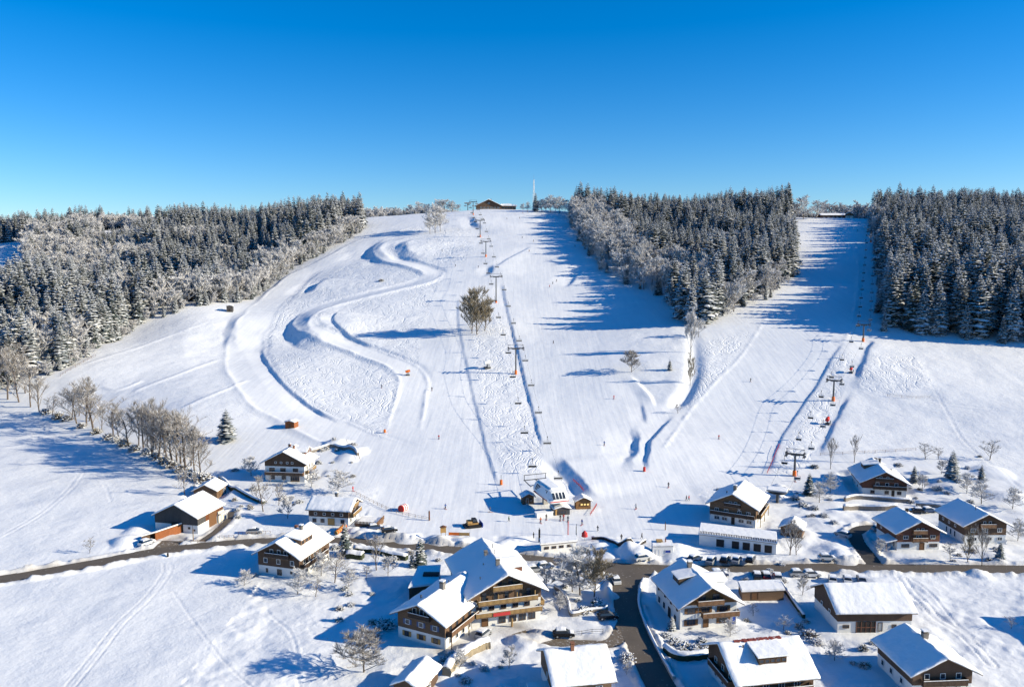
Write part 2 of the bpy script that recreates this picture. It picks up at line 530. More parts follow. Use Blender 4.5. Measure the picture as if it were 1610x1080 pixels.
def plan_rect(k, pad=0.0):
    x, y, a, w, l = PLAN[k][:5]
    a = R(a)
    ux, uy = np.array([math.cos(a), math.sin(a)]), np.array([-math.sin(a), math.cos(a)])
    o = np.array([x, y])
    return np.array([o - ux * (w / 2 + pad) - uy * pad, o + ux * (w / 2 + pad) - uy * pad, o + ux * (w / 2 + pad) + uy * (l + pad), o - ux * (w / 2 + pad) + uy * (l + pad)])


def pad_level(poly, z, soft=4.0):
    c = poly.mean(0)
    m = near_mask(poly, soft)
    ins = in_poly(GX[m], GY[m], poly)
    d, _, _ = line_dist(GX[m], GY[m], np.vstack([poly, poly[:1]]))
    f = np.where(ins, 1, np.clip(1 - d / soft, 0, 1))
    f = f * f * (3 - 2 * f)
    GZ[m] = GZ[m] * (1 - f) + z * f


# uneven garden snow between the houses
_gm = _vill & (GX > -62) & (GR_ < 262)
GZ += np.where(_gm, vnoise(GX, GY, 7.0, 3) * 0.6 + vnoise(GX, GY, 2.6, 4) * (0.12 + 0.34 * np.clip(vnoise(GX, GY, 22.0, 15) * 4 + .4, 0, 1)) + vnoise(GX, GY, 1.1, 6) * 0.13, 0)
_rm = _vill & (GX > 75) & (GY > 190)
GZ += np.where(_rm, vnoise(GX, GY, 9.0, 13) * 0.7 + vnoise(GX, GY, 4.0, 14) * 0.25, 0)
_fm = _vill & (GX <= -62)
GZ += np.where(_fm, vnoise(GX, GY, 14.0, 3) * 0.35 + vnoise(GX, GY, 3.5, 4) * 0.06, 0)

ROADS = {
    'road': ([(-120, 934), (-40, 917), (60, 901), (160, 883), (240, 868), (330, 857), (420, 851), (520, 850), (600, 854), (680, 861), (760, 870), (840, 879), (930, 888), (1010, 893), (1090, 895), (1200, 894), (1300, 892), (1400, 893), (1500, 894), (1720, 896)], 5.6),
    'side_road': ([(986, 900), (983, 920), (985, 950), (995, 985), (1013, 1025), (1042, 1085), (1080, 1150)], 5.8),
    'driveway': ([(1376, 888), (1362, 870), (1347, 850), (1345, 838), (1360, 830), (1392, 829)], 4.2),
    'farm_track': ([(255, 866), (262, 858), (272, 850)], 6.0),
    'yard_track': ([(318, 850), (338, 836), (358, 818), (364, 804)], 2.0),
    'hotel_drive': ([(987, 968), (965, 1008), (920, 1012), (870, 1008), (830, 1000), (800, 985)], 3.4),
    'hotel_path': ([(697, 1025), (715, 1010), (738, 995)], 2.2),
}
ROAD_LINES = {}
for _n, (_p, _w) in ROADS.items():
    _l = smooth_line(gpoly(_p), 6)
    ROAD_LINES[_n] = (_l, _w)
for _n, (_l, _w) in ROAD_LINES.items():
    m = near_mask(_l, 9)
    d, sg, par = line_dist(GX[m], GY[m], _l)
    zr = base_z(GX[m], GY[m])
    big = _n in ('road', 'side_road', 'driveway')
    bank = (0.75 if big else 0.3) * np.exp(-((d - _w / 2 - 1.1) / 0.8) ** 2) * (1 + 1.6 * vnoise(GX[m], GY[m], 2.2, 8) + 0.8 * vnoise(GX[m], GY[m], 0.9, 9))
    f = np.clip(1 - (d - _w / 2) / 2.5, 0, 1)
    DIRT[m] = np.maximum(DIRT[m], np.clip(1 - (d - _w / 2) / 2.6, 0, 1) * np.clip(.75 + 1.2 * vnoise(GX[m], GY[m], 3.0, 81), 0, 1))
    flat_ = zr
    GZ[m] = np.where(d < _w / 2 + 2.5, GZ[m] * (1 - f) + flat_ * f, GZ[m]) + bank
for _n, (_l, _w) in ROAD_LINES.items():
    m = near_mask(_l, 9)
    d, sg, par = line_dist(GX[m], GY[m], _l)
    GZ[m] = np.where(d < _w / 2 + 0.15, np.minimum(GZ[m], base_z(GX[m], GY[m]) - 0.12), GZ[m])
_jp = gpoly([(935, 893), (950, 901), (960, 910), (965, 925), (1002, 925), (1010, 912), (1028, 903), (1058, 898), (1038, 891), (985, 888), (948, 886)])
_m = near_mask(_jp, 2)
GZ[_m] = np.where(in_poly(GX[_m], GY[_m], _jp), np.minimum(GZ[_m], base_z(GX[_m], GY[_m]) - 0.12), GZ[_m])
for _k in PLAN:
    if not _k.startswith('hotel'):
        pad_level(plan_rect(_k, 0.3), PLAN[_k][7], 3.0)
pad_level(np.vstack([plan_rect('hotel_low')[[0, 1]], plan_rect('hotel_main')[[1, 2, 3]], plan_rect('hotel_low')[[3]]]), 0.0, 3.0)
NATUR[(GY > 215) & (GX > -45) & (GX < 62)] *= 0.35


def mound(px, py, h, r, seed=1):
    c = gnd(px, py)
    m = (np.abs(GX - c[0]) < 3 * r) & (np.abs(GY - c[1]) < 3 * r)
    d = np.hypot(GX[m] - c[0], GY[m] - c[1])
    d = d * (1 + 0.5 * vnoise(GX[m], GY[m], r * 0.7, seed))
    GZ[m] += h * np.clip(1 - (d / r) ** 2, 0, 1) ** 1.2


for _i, (px, py, h, r) in enumerate([(1002, 874, 3.2, 5.5), (985, 872, 1.2, 3), (962, 866, 1.4, 6), (930, 862, 1.2, 5), (1055, 872, 1.8, 5), (1075, 868, 1.4, 5), (1310, 868, 1.0, 6), (1330, 880, 1.2, 4),
                                     (640, 846, 1.3, 5), (608, 842, 1.2, 5), (690, 850, 1.2, 4), (730, 852, 1.0, 4), (790, 858, 1.2, 5), (820, 848, 0.8, 4), (575, 838, 1.4, 5), (200, 852, 1.6, 5), (215, 832, 1.0, 4),
                                     (1340, 745, 2.2, 4.5), (1228, 768, 1.6, 3.5), (1222, 780, 1.5, 3.2), (1540, 905, 0.9, 3), (370, 745, 0.8, 6), (560, 712, 1.4, 6), (530, 700, 1.5, 6), (545, 722, 1.0, 5),
                                     (820, 1008, 0.9, 4), (850, 1000, 0.8, 3), (955, 935, 0.9, 3), (700, 1060, 1.0, 4), (1560, 740, 1.2, 8), (1500, 760, 1.3, 8), (1580, 780, 1.2, 7)]):
    mound(px, py, h, r, _i + 20)


# wheel tracks and footpaths pressed into the fields
def furrow(pts, w=0.35, h=0.16, pair=0.0):
    line = smooth_line(gpoly(pts), 8)
    m = near_mask(line, 4)
    d, sg, par = line_dist(GX[m], GY[m], line)
    s = d * sg
    for off in ((-pair / 2, pair / 2) if pair else (0,)):
        e = np.abs(s - off)
        GZ[m] += -h * np.exp(-(e / w) ** 2) + 0.5 * h * np.exp(-((e - 2 * w) / w) ** 2)


furrow([(262, 885), (262, 900), (235, 938), (190, 980), (150, 1030), (105, 1085)], 0.2, 0.11, 1.9)
furrow([(272, 930), (310, 985), (345, 1030), (400, 1085)], 0.2, 0.09, 0.0)
furrow([(1415, 905), (1440, 935), (1475, 970), (1520, 1000), (1560, 1045)], 0.24, 0.17, 1.8)
furrow([(1425, 905), (1462, 930), (1500, 975), (1545, 1010)], 0.28, 0.14, 0.0)
furrow([(130, 742), (105, 775), (60, 810), (0, 845)], 0.4, 0.08, 1.6)
furrow([(145, 735), (165, 765), (175, 790)], 0.3, 0.08, 0.0)
furrow([(1432, 560), (1462, 605), (1490, 650), (1515, 690), (1560, 730), (1605, 765)], 0.4, 0.16, 0.0)
furrow([(330, 960), (250, 990), (120, 1000), (0, 1015)], 0.3, 0.07, 0.0)
furrow([(420, 960), (460, 1000), (470, 1080)], 0.3, 0.08, 0.0)
furrow([(1380, 620), (1440, 628), (1520, 640), (1620, 650)], 0.5, 0.2, 0.0)


def _blur(a, n):
    for _ in range(n):
        b = a.copy()
        b[1:-1, 1:-1] = (a[1:-1, 1:-1] * 2 + a[:-2, 1:-1] + a[2:, 1:-1] + a[1:-1, :-2] + a[1:-1, 2:]) / 6
        a = b
    return a


TRACK = _blur(TRACK, 10)
NATUR = _blur(NATUR, 25)
# ---- the snow sheet itself
def sheet(name, X, Y, Zv, mat, attrs):
    nr, nc = X.shape
    co = np.stack([X, Y, Zv], -1).reshape(-1, 3)
    i = np.arange(nr * nc).reshape(nr, nc)
    q = np.stack([i[:-1, :-1], i[:-1, 1:], i[1:, 1:], i[1:, :-1]], -1).reshape(-1, 4)
    me = bpy.data.meshes.new(name)
    me.vertices.add(len(co)); me.vertices.foreach_set('co', co.astype(np.float32).ravel())
    me.loops.add(q.size); me.loops.foreach_set('vertex_index', q.astype(np.int32).ravel())
    me.polygons.add(len(q))
    me.polygons.foreach_set('loop_start', np.arange(0, q.size, 4, dtype=np.int32))
    me.polygons.foreach_set('loop_total', np.full(len(q), 4, np.int32))
    me.polygons.foreach_set('use_smooth', np.ones(len(q), bool))
    for k, v in attrs.items():
        a = me.attributes.new(k, 'FLOAT', 'POINT'); a.data.foreach_set('value', v.astype(np.float32).ravel())
    me.update(); me.validate()
    me.materials.append(mat)
    o = bpy.data.objects.new(name, me); COL.objects.link(o)
    return o


_lr = np.log(RR)


def hz(x, y):
    """height of the finished snow surface"""
    x = np.atleast_1d(np.asarray(x, float)); y = np.atleast_1d(np.asarray(y, float))
    a = np.arctan2(x, y); r = np.maximum(np.hypot(x, y), 3.1)
    ia = np.interp(a, AZ, np.arange(len(AZ))); ir = np.interp(np.log(r), _lr, np.arange(len(RR)))
    i0 = np.clip(ia.astype(int), 0, len(AZ) - 2); r0 = np.clip(ir.astype(int), 0, len(RR) - 2)
    fa, fr = ia - i0, ir - r0
    return (GZ[r0, i0] * (1 - fa) + GZ[r0, i0 + 1] * fa) * (1 - fr) + (GZ[r0 + 1, i0] * (1 - fa) + GZ[r0 + 1, i0 + 1] * fa) * fr


def G(px, py):
    """finished ground point seen through a photograph pixel"""
    return gnd(px, py, hz)


ground = sheet('snow_ground', GX, GY, GZ, M['snow_ground'], {'tracked': TRACK, 'natural': NATUR, 'grit': DIRT})
ground['kind'] = 'structure'
ground['label'] = 'snow covered hillside and valley floor with groomed ski runs'
# ------------------------------------------------------------------ roads
def _asphalt(name, col, patch):
    k = NT(name, 0.75)
    v = k.coord('Object')
    n1 = k.noise(0.25, 5, v, 0.6); n2 = k.noise(1.7, 4, v, 0.65)
    a = k.mix(n1.outputs['Fac'], tuple(c * 0.75 for c in col), tuple(c * 1.3 for c in col))
    f = k.math('MULTIPLY', k.math('SUBTRACT', n2.outputs['Fac'], patch), 7.0, True)
    k.l(k.mix(f, a, (0.55, 0.54, 0.53)), k.b.inputs['Base Color'])
    k.l(k.bump(n2.outputs['Fac'], 0.03), k.b.inputs['Normal'])


_asphalt('asphalt', (0.115, 0.096, 0.078), 0.63)
_asphalt('asphalt_dark', (0.060, 0.054, 0.048), 0.66)
_asphalt('gravel_track', (0.15, 0.12, 0.09), 0.55)


def strip(name, line, w, mat, dz, jag=0.12):
    rng = random.Random(len(line) + int(w * 10))
    p = line
    t = np.gradient(p, axis=0); t /= np.linalg.norm(t, axis=1)[:, None] + 1e-9
    nrm = np.stack([-t[:, 1], t[:, 0]], 1)
    cols = (-1, -0.5, 0, 0.5, 1)
    vs, fs = [], []
    for i in range(len(p)):
        for c in cols:
            o = c * (w / 2) + (rng.uniform(-jag, jag) if abs(c) == 1 else 0)
            q = p[i] + nrm[i] * o
            vs.append((q[0], q[1], float(base_z(q[0], q[1])[0]) + dz))
    n = len(cols)
    for i in range(len(p) - 1):
        for j in range(n - 1):
            fs.append((i * n + j + 1, i * n + j, (i + 1) * n + j, (i + 1) * n + j + 1))
    me = bpy.data.meshes.new(name); me.from_pydata(vs, [], fs); me.materials.append(mat); me.update()
    o = bpy.data.objects.new(name, me); COL.objects.link(o); o['kind'] = 'structure'
    return o


_rl = {'road': ('asphalt', 0.0), 'side_road': ('asphalt', 0.004), 'driveway': ('asphalt_dark', 0.008), 'farm_track': ('gravel_track', -0.004),
       'yard_track': ('asphalt', -0.004), 'hotel_drive': ('gravel_track', -0.006), 'hotel_path': ('gravel_track', -0.004)}
for _n, (_l, _w) in ROAD_LINES.items():
    strip(_n, _l, _w, M[_rl[_n][0]], _rl[_n][1])
# widened mouth where the side road joins
_j = [gnd(*p) for p in ((928, 892), (945, 899), (958, 908), (963, 925), (1004, 925), (1012, 912), (1030, 903), (1062, 899), (1040, 890), (985, 886), (945, 884))]
_me = bpy.data.meshes.new('road_junction')
_me.from_pydata([(q[0], q[1], float(base_z(q[0], q[1])[0]) + 0.012) for q in _j], [], [tuple(range(len(_j)))][::1])
_me.materials.append(M['asphalt']); _me.update()
_o = bpy.data.objects.new('road_junction', _me); COL.objects.link(_o); _o['kind'] = 'structure'
# ------------------------------------------------------------------ mesh collector
class MB:
    def __init__(self):
        self.v, self.f, self.m = [], [], []

    def quad(self, pts, mi=0):
        i = len(self.v); self.v.extend([tuple(p) for p in pts]); self.f.append(tuple(range(i, i + len(pts)))); self.m.append(mi)

    def box(self, x0, x1, y0, y1, z0, z1, mi=0):
        i = len(self.v)
        self.v.extend([(x0, y0, z0), (x1, y0, z0), (x1, y1, z0), (x0, y1, z0), (x0, y0, z1), (x1, y0, z1), (x1, y1, z1), (x0, y1, z1)])
        for f in ((0, 3, 2, 1), (4, 5, 6, 7), (0, 1, 5, 4), (1, 2, 6, 5), (2, 3, 7, 6), (3, 0, 4, 7)):
            self.f.append(tuple(i + k for k in f)); self.m.append(mi)

    def tube(self, p0, p1, r0, r1, n=5, mi=0, cap=True):
        p0, p1 = Vector(p0), Vector(p1)
        d = (p1 - p0)
        if d.length < 1e-6:
            return
        d.normalize()
        a = d.orthogonal().normalized(); b = d.cross(a)
        i = len(self.v)
        for p, r in ((p0, r0), (p1, r1)):
            for k in range(n):
                t = 2 * math.pi * k / n
                self.v.append(tuple(p + (a * math.cos(t) + b * math.sin(t)) * r))
        for k in range(n):
            self.f.append((i + k, i + (k + 1) % n, i + n + (k + 1) % n, i + n + k)); self.m.append(mi)
        if cap:
            self.f.append(tuple(i + k for k in reversed(range(n)))); self.m.append(mi)
            self.f.append(tuple(i + n + k for k in range(n))); self.m.append(mi)

    def prism(self, poly, y0, y1, mi=0, axis='y'):
        """extrude an x-z outline along y"""
        n = len(poly); i = len(self.v)
        for yy in (y0, y1):
            for a, b in poly:
                self.v.append((a, yy, b) if axis == 'y' else (yy, a, b))
        for k in range(n):
            self.f.append((i + k, i + (k + 1) % n, i + n + (k + 1) % n, i + n + k)); self.m.append(mi)
        self.f.append(tuple(i + k for k in reversed(range(n)))); self.m.append(mi)
        self.f.append(tuple(i + n + k for k in range(n))); self.m.append(mi)

    def mesh(self, name, mats, smooth=False):
        me = bpy.data.meshes.new(name)
        me.from_pydata(self.v, [], self.f)
        for m in (mats if isinstance(mats, (list, tuple)) else [mats]):
            me.materials.append(m)
        if any(self.m):
            me.polygons.foreach_set('material_index', self.m)
        if smooth:
            me.polygons.foreach_set('use_smooth', [True] * len(self.f))
        me.update()
        return me


def link(name, data, parent=None, loc=None, rz=None):
    o = bpy.data.objects.new(name, data)
    COL.objects.link(o)
    if parent is not None:
        o.parent = parent
    if loc is not None:
        o.location = loc
    if rz is not None:
        o.rotation_euler = (0, 0, rz)
    return o


def build(mb, name, mats, parent=None, smooth=False, fix=False):
    me = mb.mesh(name, mats, smooth)
    if fix:
        bm = bmesh.new(); bm.from_mesh(me); bmesh.ops.recalc_face_normals(bm, faces=bm.faces); bm.to_mesh(me); bm.free()
    return link(name, me, parent)


def tag(o, label=None, cat=None, group=None, kind=None):
    if label: o['label'] = label
    if cat: o['category'] = cat
    if group: o['group'] = group
    if kind: o['kind'] = kind
    return o


def thing(name, loc, rz=0.0, label=None, cat=None, group=None):
    return tag(link(name, None, None, loc, rz), label, cat, group)


# ------------------------------------------------------------------ tree materials
def _needles():
    """spruce needles with a coat of rime that differs from tree to tree"""
    k = NT('needles', 0.75)
    oi = k.n('ShaderNodeObjectInfo')
    nz = k.noise(0.5, 3, k.coord('Object'))
    a = k.mix(nz.outputs['Fac'], (0.018, 0.038, 0.032), (0.042, 0.070, 0.046))
    b = k.mix(k.math('MULTIPLY', oi.outputs['Random'], 0.4), a, (0.085, 0.075, 0.040))
    n2 = k.noise(1.3, 4, k.coord('Object'), 0.65)
    f = k.math('MULTIPLY', k.math('SUBTRACT', k.math('ADD', n2.outputs['Fac'], k.math('MULTIPLY', oi.outputs['Random'], 0.22)), 0.445), 2.4, True)
    k.l(k.mix(f, b, (0.45, 0.49, 0.54)), k.b.inputs['Base Color'])


_needles()
flat('tree_snow', (0.80, 0.81, 0.83), 0.6, 0.05, 0.8)
flat('bark', (0.12, 0.092, 0.072), 0.9, 0.3, 2.0)
flat('twig_bare', (0.30, 0.268, 0.24), 0.9, 0.3, 0.8)
flat('twig_frost', (0.66, 0.635, 0.62), 0.8, 0.25, 0.25)
flat('twig_olive', (0.29, 0.24, 0.165), 0.9, 0.35, 0.8)
flat('hedge_leaf', (0.045, 0.055, 0.030), 0.9, 0.4, 2.0)


def spruce_mesh(seed, h=28.0, rmax=4.0, snow=0.62, whorls=22, gap=0.04):
    rng = random.Random(seed)
    mb = MB()
    mb.tube((0, 0, h * 0.05), (0, 0, h), 0.16, 0.02, 4, 2, False)
    for w in range(whorls):
        t = w / (whorls - 1)
        z = h * (gap + (0.985 - gap) * t ** 0.92)
        rad = rmax * ((1 - t) ** 0.66) * (0.9 + 0.2 * rng.random()) + 0.25
        if t < 0.12:
            rad *= 0.80 + t
        n = 9 if t < 0.5 else (7 if t < 0.8 else 5)
        a0 = rng.random() * 6.28
        for k in range(n):
            a = a0 + 6.283 * (k + rng.uniform(-.3, .3)) / n
            l = rad * rng.uniform(0.72, 1.15)
            zz = z + rng.uniform(-.35, .35) * h / whorls
            droop = (-0.42 + 0.62 * t + rng.uniform(-.1, .1)) * l
            hw = (0.36 * l + 0.15) * rng.uniform(.8, 1.2)
            ca, sa = math.cos(a), math.sin(a)

            def pt(s, side, up):
                r = s * l
                dz = droop * (s ** 1.6) + up
                return (ca * r - sa * side, sa * r + ca * side, zz + dz)
            ss = (0.05, 0.38, 0.72, 1.0)
            hwf = (0.25, 1.0, 0.72, 0.10)
            L, C, Rr = [], [], []
            for s, f in zip(ss, hwf):
                j = rng.uniform(.75, 1.25)
                L.append(pt(s, hw * f * j, -0.30 * hw * f)); Rr.append(pt(s, -hw * f / j, -0.30 * hw * f)); C.append(pt(s, 0, 0.0))
            for i in range(3):
                mb.quad((C[i], C[i + 1], L[i + 1], L[i])); mb.quad((C[i + 1], C[i], Rr[i], Rr[i + 1]))
            # hanging twigs under the bough
            e = rng.uniform(.45, .9)
            mb.quad((pt(e, 0.5 * hw, -.1), pt(e, -0.5 * hw, -.1), pt(e * 0.95, 0, -0.30 * l * rng.uniform(.5, 1) - .2)))
            if rng.random() < snow * .8 + 0.25 * t:
                sw = rng.uniform(0.8, 1.2)
                s0, s1 = rng.uniform(.10, .45), rng.uniform(.75, 1.0)
                sm = (s0 + s1) / 2
                up = 0.16
                A = pt(s0, 0, up * .6); B = pt(s1, 0, up * .5)
                ML, MR, MC = pt(sm, hw * sw, up - .26 * hw), pt(sm, -hw * sw, up - .26 * hw), pt(sm, 0, up + .10)
                mb.quad((A, MC, ML), 1); mb.quad((MC, B, ML), 1); mb.quad((MC, A, MR), 1); mb.quad((B, MC, MR), 1)
    return mb.mesh('spruce_crown', [M['needles'], M['tree_snow'], M['bark']])


def trunk_mesh(h, r, col='bark'):
    mb = MB()
    mb.tube((0, 0, -0.6), (0, 0, h * 0.35), r, r * 0.8, 7)
    mb.tube((0, 0, h * 0.35), (0, 0, h * 0.8), r * 0.8, r * 0.35, 6)
    return mb.mesh('trunk', M[col])


def skeleton(seed, h, spread=0.55, levels=4, first=0.25, nlimb=7, splits=3, upright=0.5, thick=0.015):
    """branching segments: (p0, p1, r0, r1, level)"""
    rng = random.Random(seed)
    segs = []

    def grow(p, d, l, r, lv):
        n = 3 if lv < 2 else 2
        q = p.copy(); dd = d.copy(); nodes = [p]
        for i in range(n):
            dd = (dd + Vector((rng.uniform(-1, 1), rng.uniform(-1, 1), rng.uniform(-.4, .9))) * 0.13).normalized()
            q2 = q + dd * (l / n)
            segs.append((q.copy(), q2.copy(), r * (1 - 0.30 * i / n), r * (1 - 0.30 * (i + 1) / n), lv))
            q = q2; nodes.append(q.copy())
        if lv >= levels:
            return
        k = nlimb if lv == 0 else splits + (rng.random() < .5)
        for i in range(k):
            f = (first + (1 - first) * (i + rng.random()) / k) if lv == 0 else rng.uniform(.3, 1.0)
            idx = min(n - 1, int(f * n)); base = nodes[idx].lerp(nodes[idx + 1], f * n - idx)
            az = rng.random() * 6.283 if lv else (i * 2.4 + rng.uniform(-.4, .4))
            side = Vector((math.cos(az), math.sin(az), upright * (0.6 + .8 * rng.random())))
            nd = (dd * (1 - spread) + side.normalized() * (spread + .25)).normalized()
            ln = l * (rng.uniform(.48, .72) if lv else rng.uniform(.40, .62) * (1.12 - 0.5 * f))
            grow(base, nd, ln, r * rng.uniform(.42, .58), lv + 1)
    grow(Vector((0, 0, -0.3)), Vector((0, 0, 1)), h * 0.72, h * thick, 0)
    return segs, rng


def broadleaf(seed, h, mat, snow=0.0, twigs=5, wid=0.05, tl=0.09, spread=0.55, first=.25, nlimb=7, upright=.5, splits=3):
    """trunk mesh and crown mesh of a leafless tree"""
    segs, rng = skeleton(seed, h, spread, 3, first, nlimb, splits, upright)
    tr, cr = MB(), MB()
    for p0, p1, r0, r1, lv in segs:
        if lv == 0:
            tr.tube(p0, p1, r0, r1, 6, 0, False)
        else:
            cr.tube(p0, p1, max(r0, wid * .5), max(r1, wid * .4), 4 if lv == 1 else 3, 0, False)
            if snow and lv <= 2 and rng.random() < snow:
                o = Vector((0, 0, max(r0, .03) + .02)); s = (p1 - p0).cross(Vector((0, 0, 1)))
                if s.length > 1e-3:
                    s = s.normalized() * max(r0 * 1.1, wid)
                    cr.quad((p0 + o - s, p1 + o - s, p1 + o + s, p0 + o + s), 1)
        if lv >= 2:
            for _ in range(twigs if lv == 3 else twigs // 2):
                b = p0.lerp(p1, rng.random())
                d = ((p1 - p0).normalized() + Vector((rng.uniform(-1, 1), rng.uniform(-1, 1), rng.uniform(-.3, 1))) * 0.8).normalized()
                e = b + d * h * tl * rng.uniform(.5, 1.2)
                s = d.cross(Vector((rng.uniform(-1, 1), rng.uniform(-1, 1), rng.uniform(-1, 1)))).normalized() * wid
                cr.quad((b - s, b + s, e), 1 if rng.random() < snow * .45 else 0)
    return tr.mesh('trunk', M['bark']), cr.mesh('bare_crown', [mat, M['tree_snow']])


def bush_mesh(seed, r, mat, snow=0.5, n=260, tw=0.06):
    rng = random.Random(seed); mb = MB()
    for i in range(n):
        a, e = rng.random() * 6.283, rng.uniform(0.05, 1.45)
        d = Vector((math.cos(a) * math.cos(e), math.sin(a) * math.cos(e), math.sin(e) * 0.9))
        l = r * rng.uniform(.55, 1.1)
        b = d * l * rng.uniform(0, .45); t = d * l + Vector((rng.uniform(-.2, .2), rng.uniform(-.2, .2), rng.uniform(-.15, .1))) * r
        s = d.cross(Vector((rng.uniform(-1, 1), rng.uniform(-1, 1), rng.uniform(-1, 1)))).normalized() * tw * r
        mb.quad((b - s, b + s, t + s * .6, t - s * .3), 0)
        if rng.random() < snow:
            c = t * rng.uniform(.75, 1.0); q = r * rng.uniform(.06, .15)
            k0 = len(mb.v)
            pts = [(c.x + q * math.cos(u) * rng.uniform(.7, 1.3), c.y + q * math.sin(u) * rng.uniform(.7, 1.3), c.z + rng.uniform(-.02, .02)) for u in (0, 1.57, 3.14, 4.71)]
            top = (c.x, c.y, c.z + q * .7)
            for u in range(4):
                mb.quad((pts[u], pts[(u + 1) % 4], top), 1)
    return mb.mesh('foliage', [mat, M['tree_snow']])


SPR = [spruce_mesh(11, 28, 5.6, .85), spruce_mesh(12, 28, 4.8, .55), spruce_mesh(13, 28, 6.2, 1.0), spruce_mesh(14, 28, 5.2, .35, 20), spruce_mesh(15, 28, 4.4, .95, 24), spruce_mesh(16, 28, 6.0, .65, 20, .08)]
SPR_T = trunk_mesh(28, 0.42)
FRO = [broadleaf(31, 16, M['twig_frost'], .40, 14, .095, .085, .55, .10, 9), broadleaf(32, 16, M['twig_frost'], .40, 14, .095, .085, .65, .08, 10), broadleaf(33, 16, M['twig_frost'], .35, 14, .095, .09, .5, .08, 10, .8), broadleaf(34, 16, M['twig_frost'], .5, 15, .10, .08, .7, .06, 11, .4)]
ROU = [broadleaf(61, 14, M['twig_bare'], .35, 16, .034, .085, .72, .06, 13, .35, 4), broadleaf(62, 14, M['twig_olive'], .12, 16, .042, .085, .62, .05, 14, .6, 4), broadleaf(63, 14, M['twig_frost'], .8, 14, .045, .08, .72, .10, 12, .35, 4)]
BAR = [broadleaf(41, 14, M['twig_bare'], .30, 8, .024, .085, .45, .14, 9, .8), broadleaf(42, 14, M['twig_bare'], .25, 8, .024, .085, .55, .12, 9, .6), broadleaf(43, 14, M['twig_bare'], .35, 8, .026, .08, .62, .16, 8, .4), broadleaf(44, 14, M['twig_olive'], .10, 11, .036, .08, .5, .08, 12, .9), broadleaf(45, 14, M['twig_bare'], .8, 9, .034, .075, .75, .18, 9, .25)]
SHR = [bush_mesh(51, 1.0, M['twig_bare'], .45), bush_mesh(52, 1.0, M['hedge_leaf'], .75), bush_mesh(53, 1.0, M['twig_olive'], .35), bush_mesh(54, 1.0, M['twig_frost'], .6)]


def put_tree(name, crown, trunk, p, rz, sc, label, cat, group=None, cname='crown', sxy=1.0, tilt=0.0):
    t = thing(name, p, rz, label, cat, group)
    t.scale = (sc * sxy, sc * sxy, sc)
    if tilt:
        t.rotation_euler = (tilt, 0, rz)
    if trunk is not None:
        link('trunk', trunk, t)
    link(cname, crown, t)
    return t


# ------------------------------------------------------------------ forests
def scatter(poly, spacing, seed, holes=()):
    rng = np.random.default_rng(seed)
    lo, hi = poly.min(0), poly.max(0)
    gx = np.arange(lo[0], hi[0], spacing); gy = np.arange(lo[1], hi[1], spacing)
    X, Y = np.meshgrid(gx, gy)
    X = X + rng.uniform(-.45, .45, X.shape) * spacing; Y = Y + rng.uniform(-.45, .45, Y.shape) * spacing
    X, Y = X.ravel(), Y.ravel()
    m = in_poly(X, Y, poly)
    for h in holes:
        m &= ~in_poly(X, Y, h)
    return np.stack([X[m], Y[m]], 1)


def pd(*pts):
    return np.array([xy(px, d * S) for px, d in pts])


LEFT_EDGE = [(62, 592), (110, 575), (165, 538), (225, 508), (270, 493), (330, 478), (395, 470), (425, 448), (470, 415), (515, 392), (552, 372), (566, 362)]
F_LEFT = np.vstack([pd((-320, 270), (-100, 285), (0, 296)), gpoly(LEFT_EDGE), pd((570, 660), (556, 735), (400, 830), (200, 980), (-320, 980))])
H_LEFT = [pd((-80, 470), (40, 490), (44, 690), (-80, 700)), pd((155, 660), (208, 670), (204, 780), (160, 780)), pd((195, 428), (268, 440), (278, 525), (190, 515))]
ISL_L = [(897, 341), (908, 366), (932, 402), (962, 436), (990, 446), (1048, 468), (1062, 505), (1084, 524)]
ISL_R = [(1108, 512), (1150, 492), (1200, 470), (1240, 446), (1250, 420), (1246, 385), (1238, 350)]
F_ISL = np.vstack([gpoly(ISL_L), gpoly(ISL_R), pd((1240, 700), (1200, 780), (1000, 780), (905, 690))])
RGT = [(1371, 352), (1380, 400), (1390, 450), (1388, 516), (1440, 522), (1500, 530), (1610, 540)]
F_RGT = np.vstack([gpoly(RGT), pd((1760, 302), (1960, 296), (1980, 620), (1900, 800), (1600, 800), (1400, 760), (1374, 680))])
F_FAR = [pd((570, 830), (715, 850), (720, 950), (560, 930)), pd((1240, 745), (1380, 745), (1400, 900), (1230, 900)), pd((1560, 1000), (1800, 1000), (1800, 1200), (1540, 1200))]

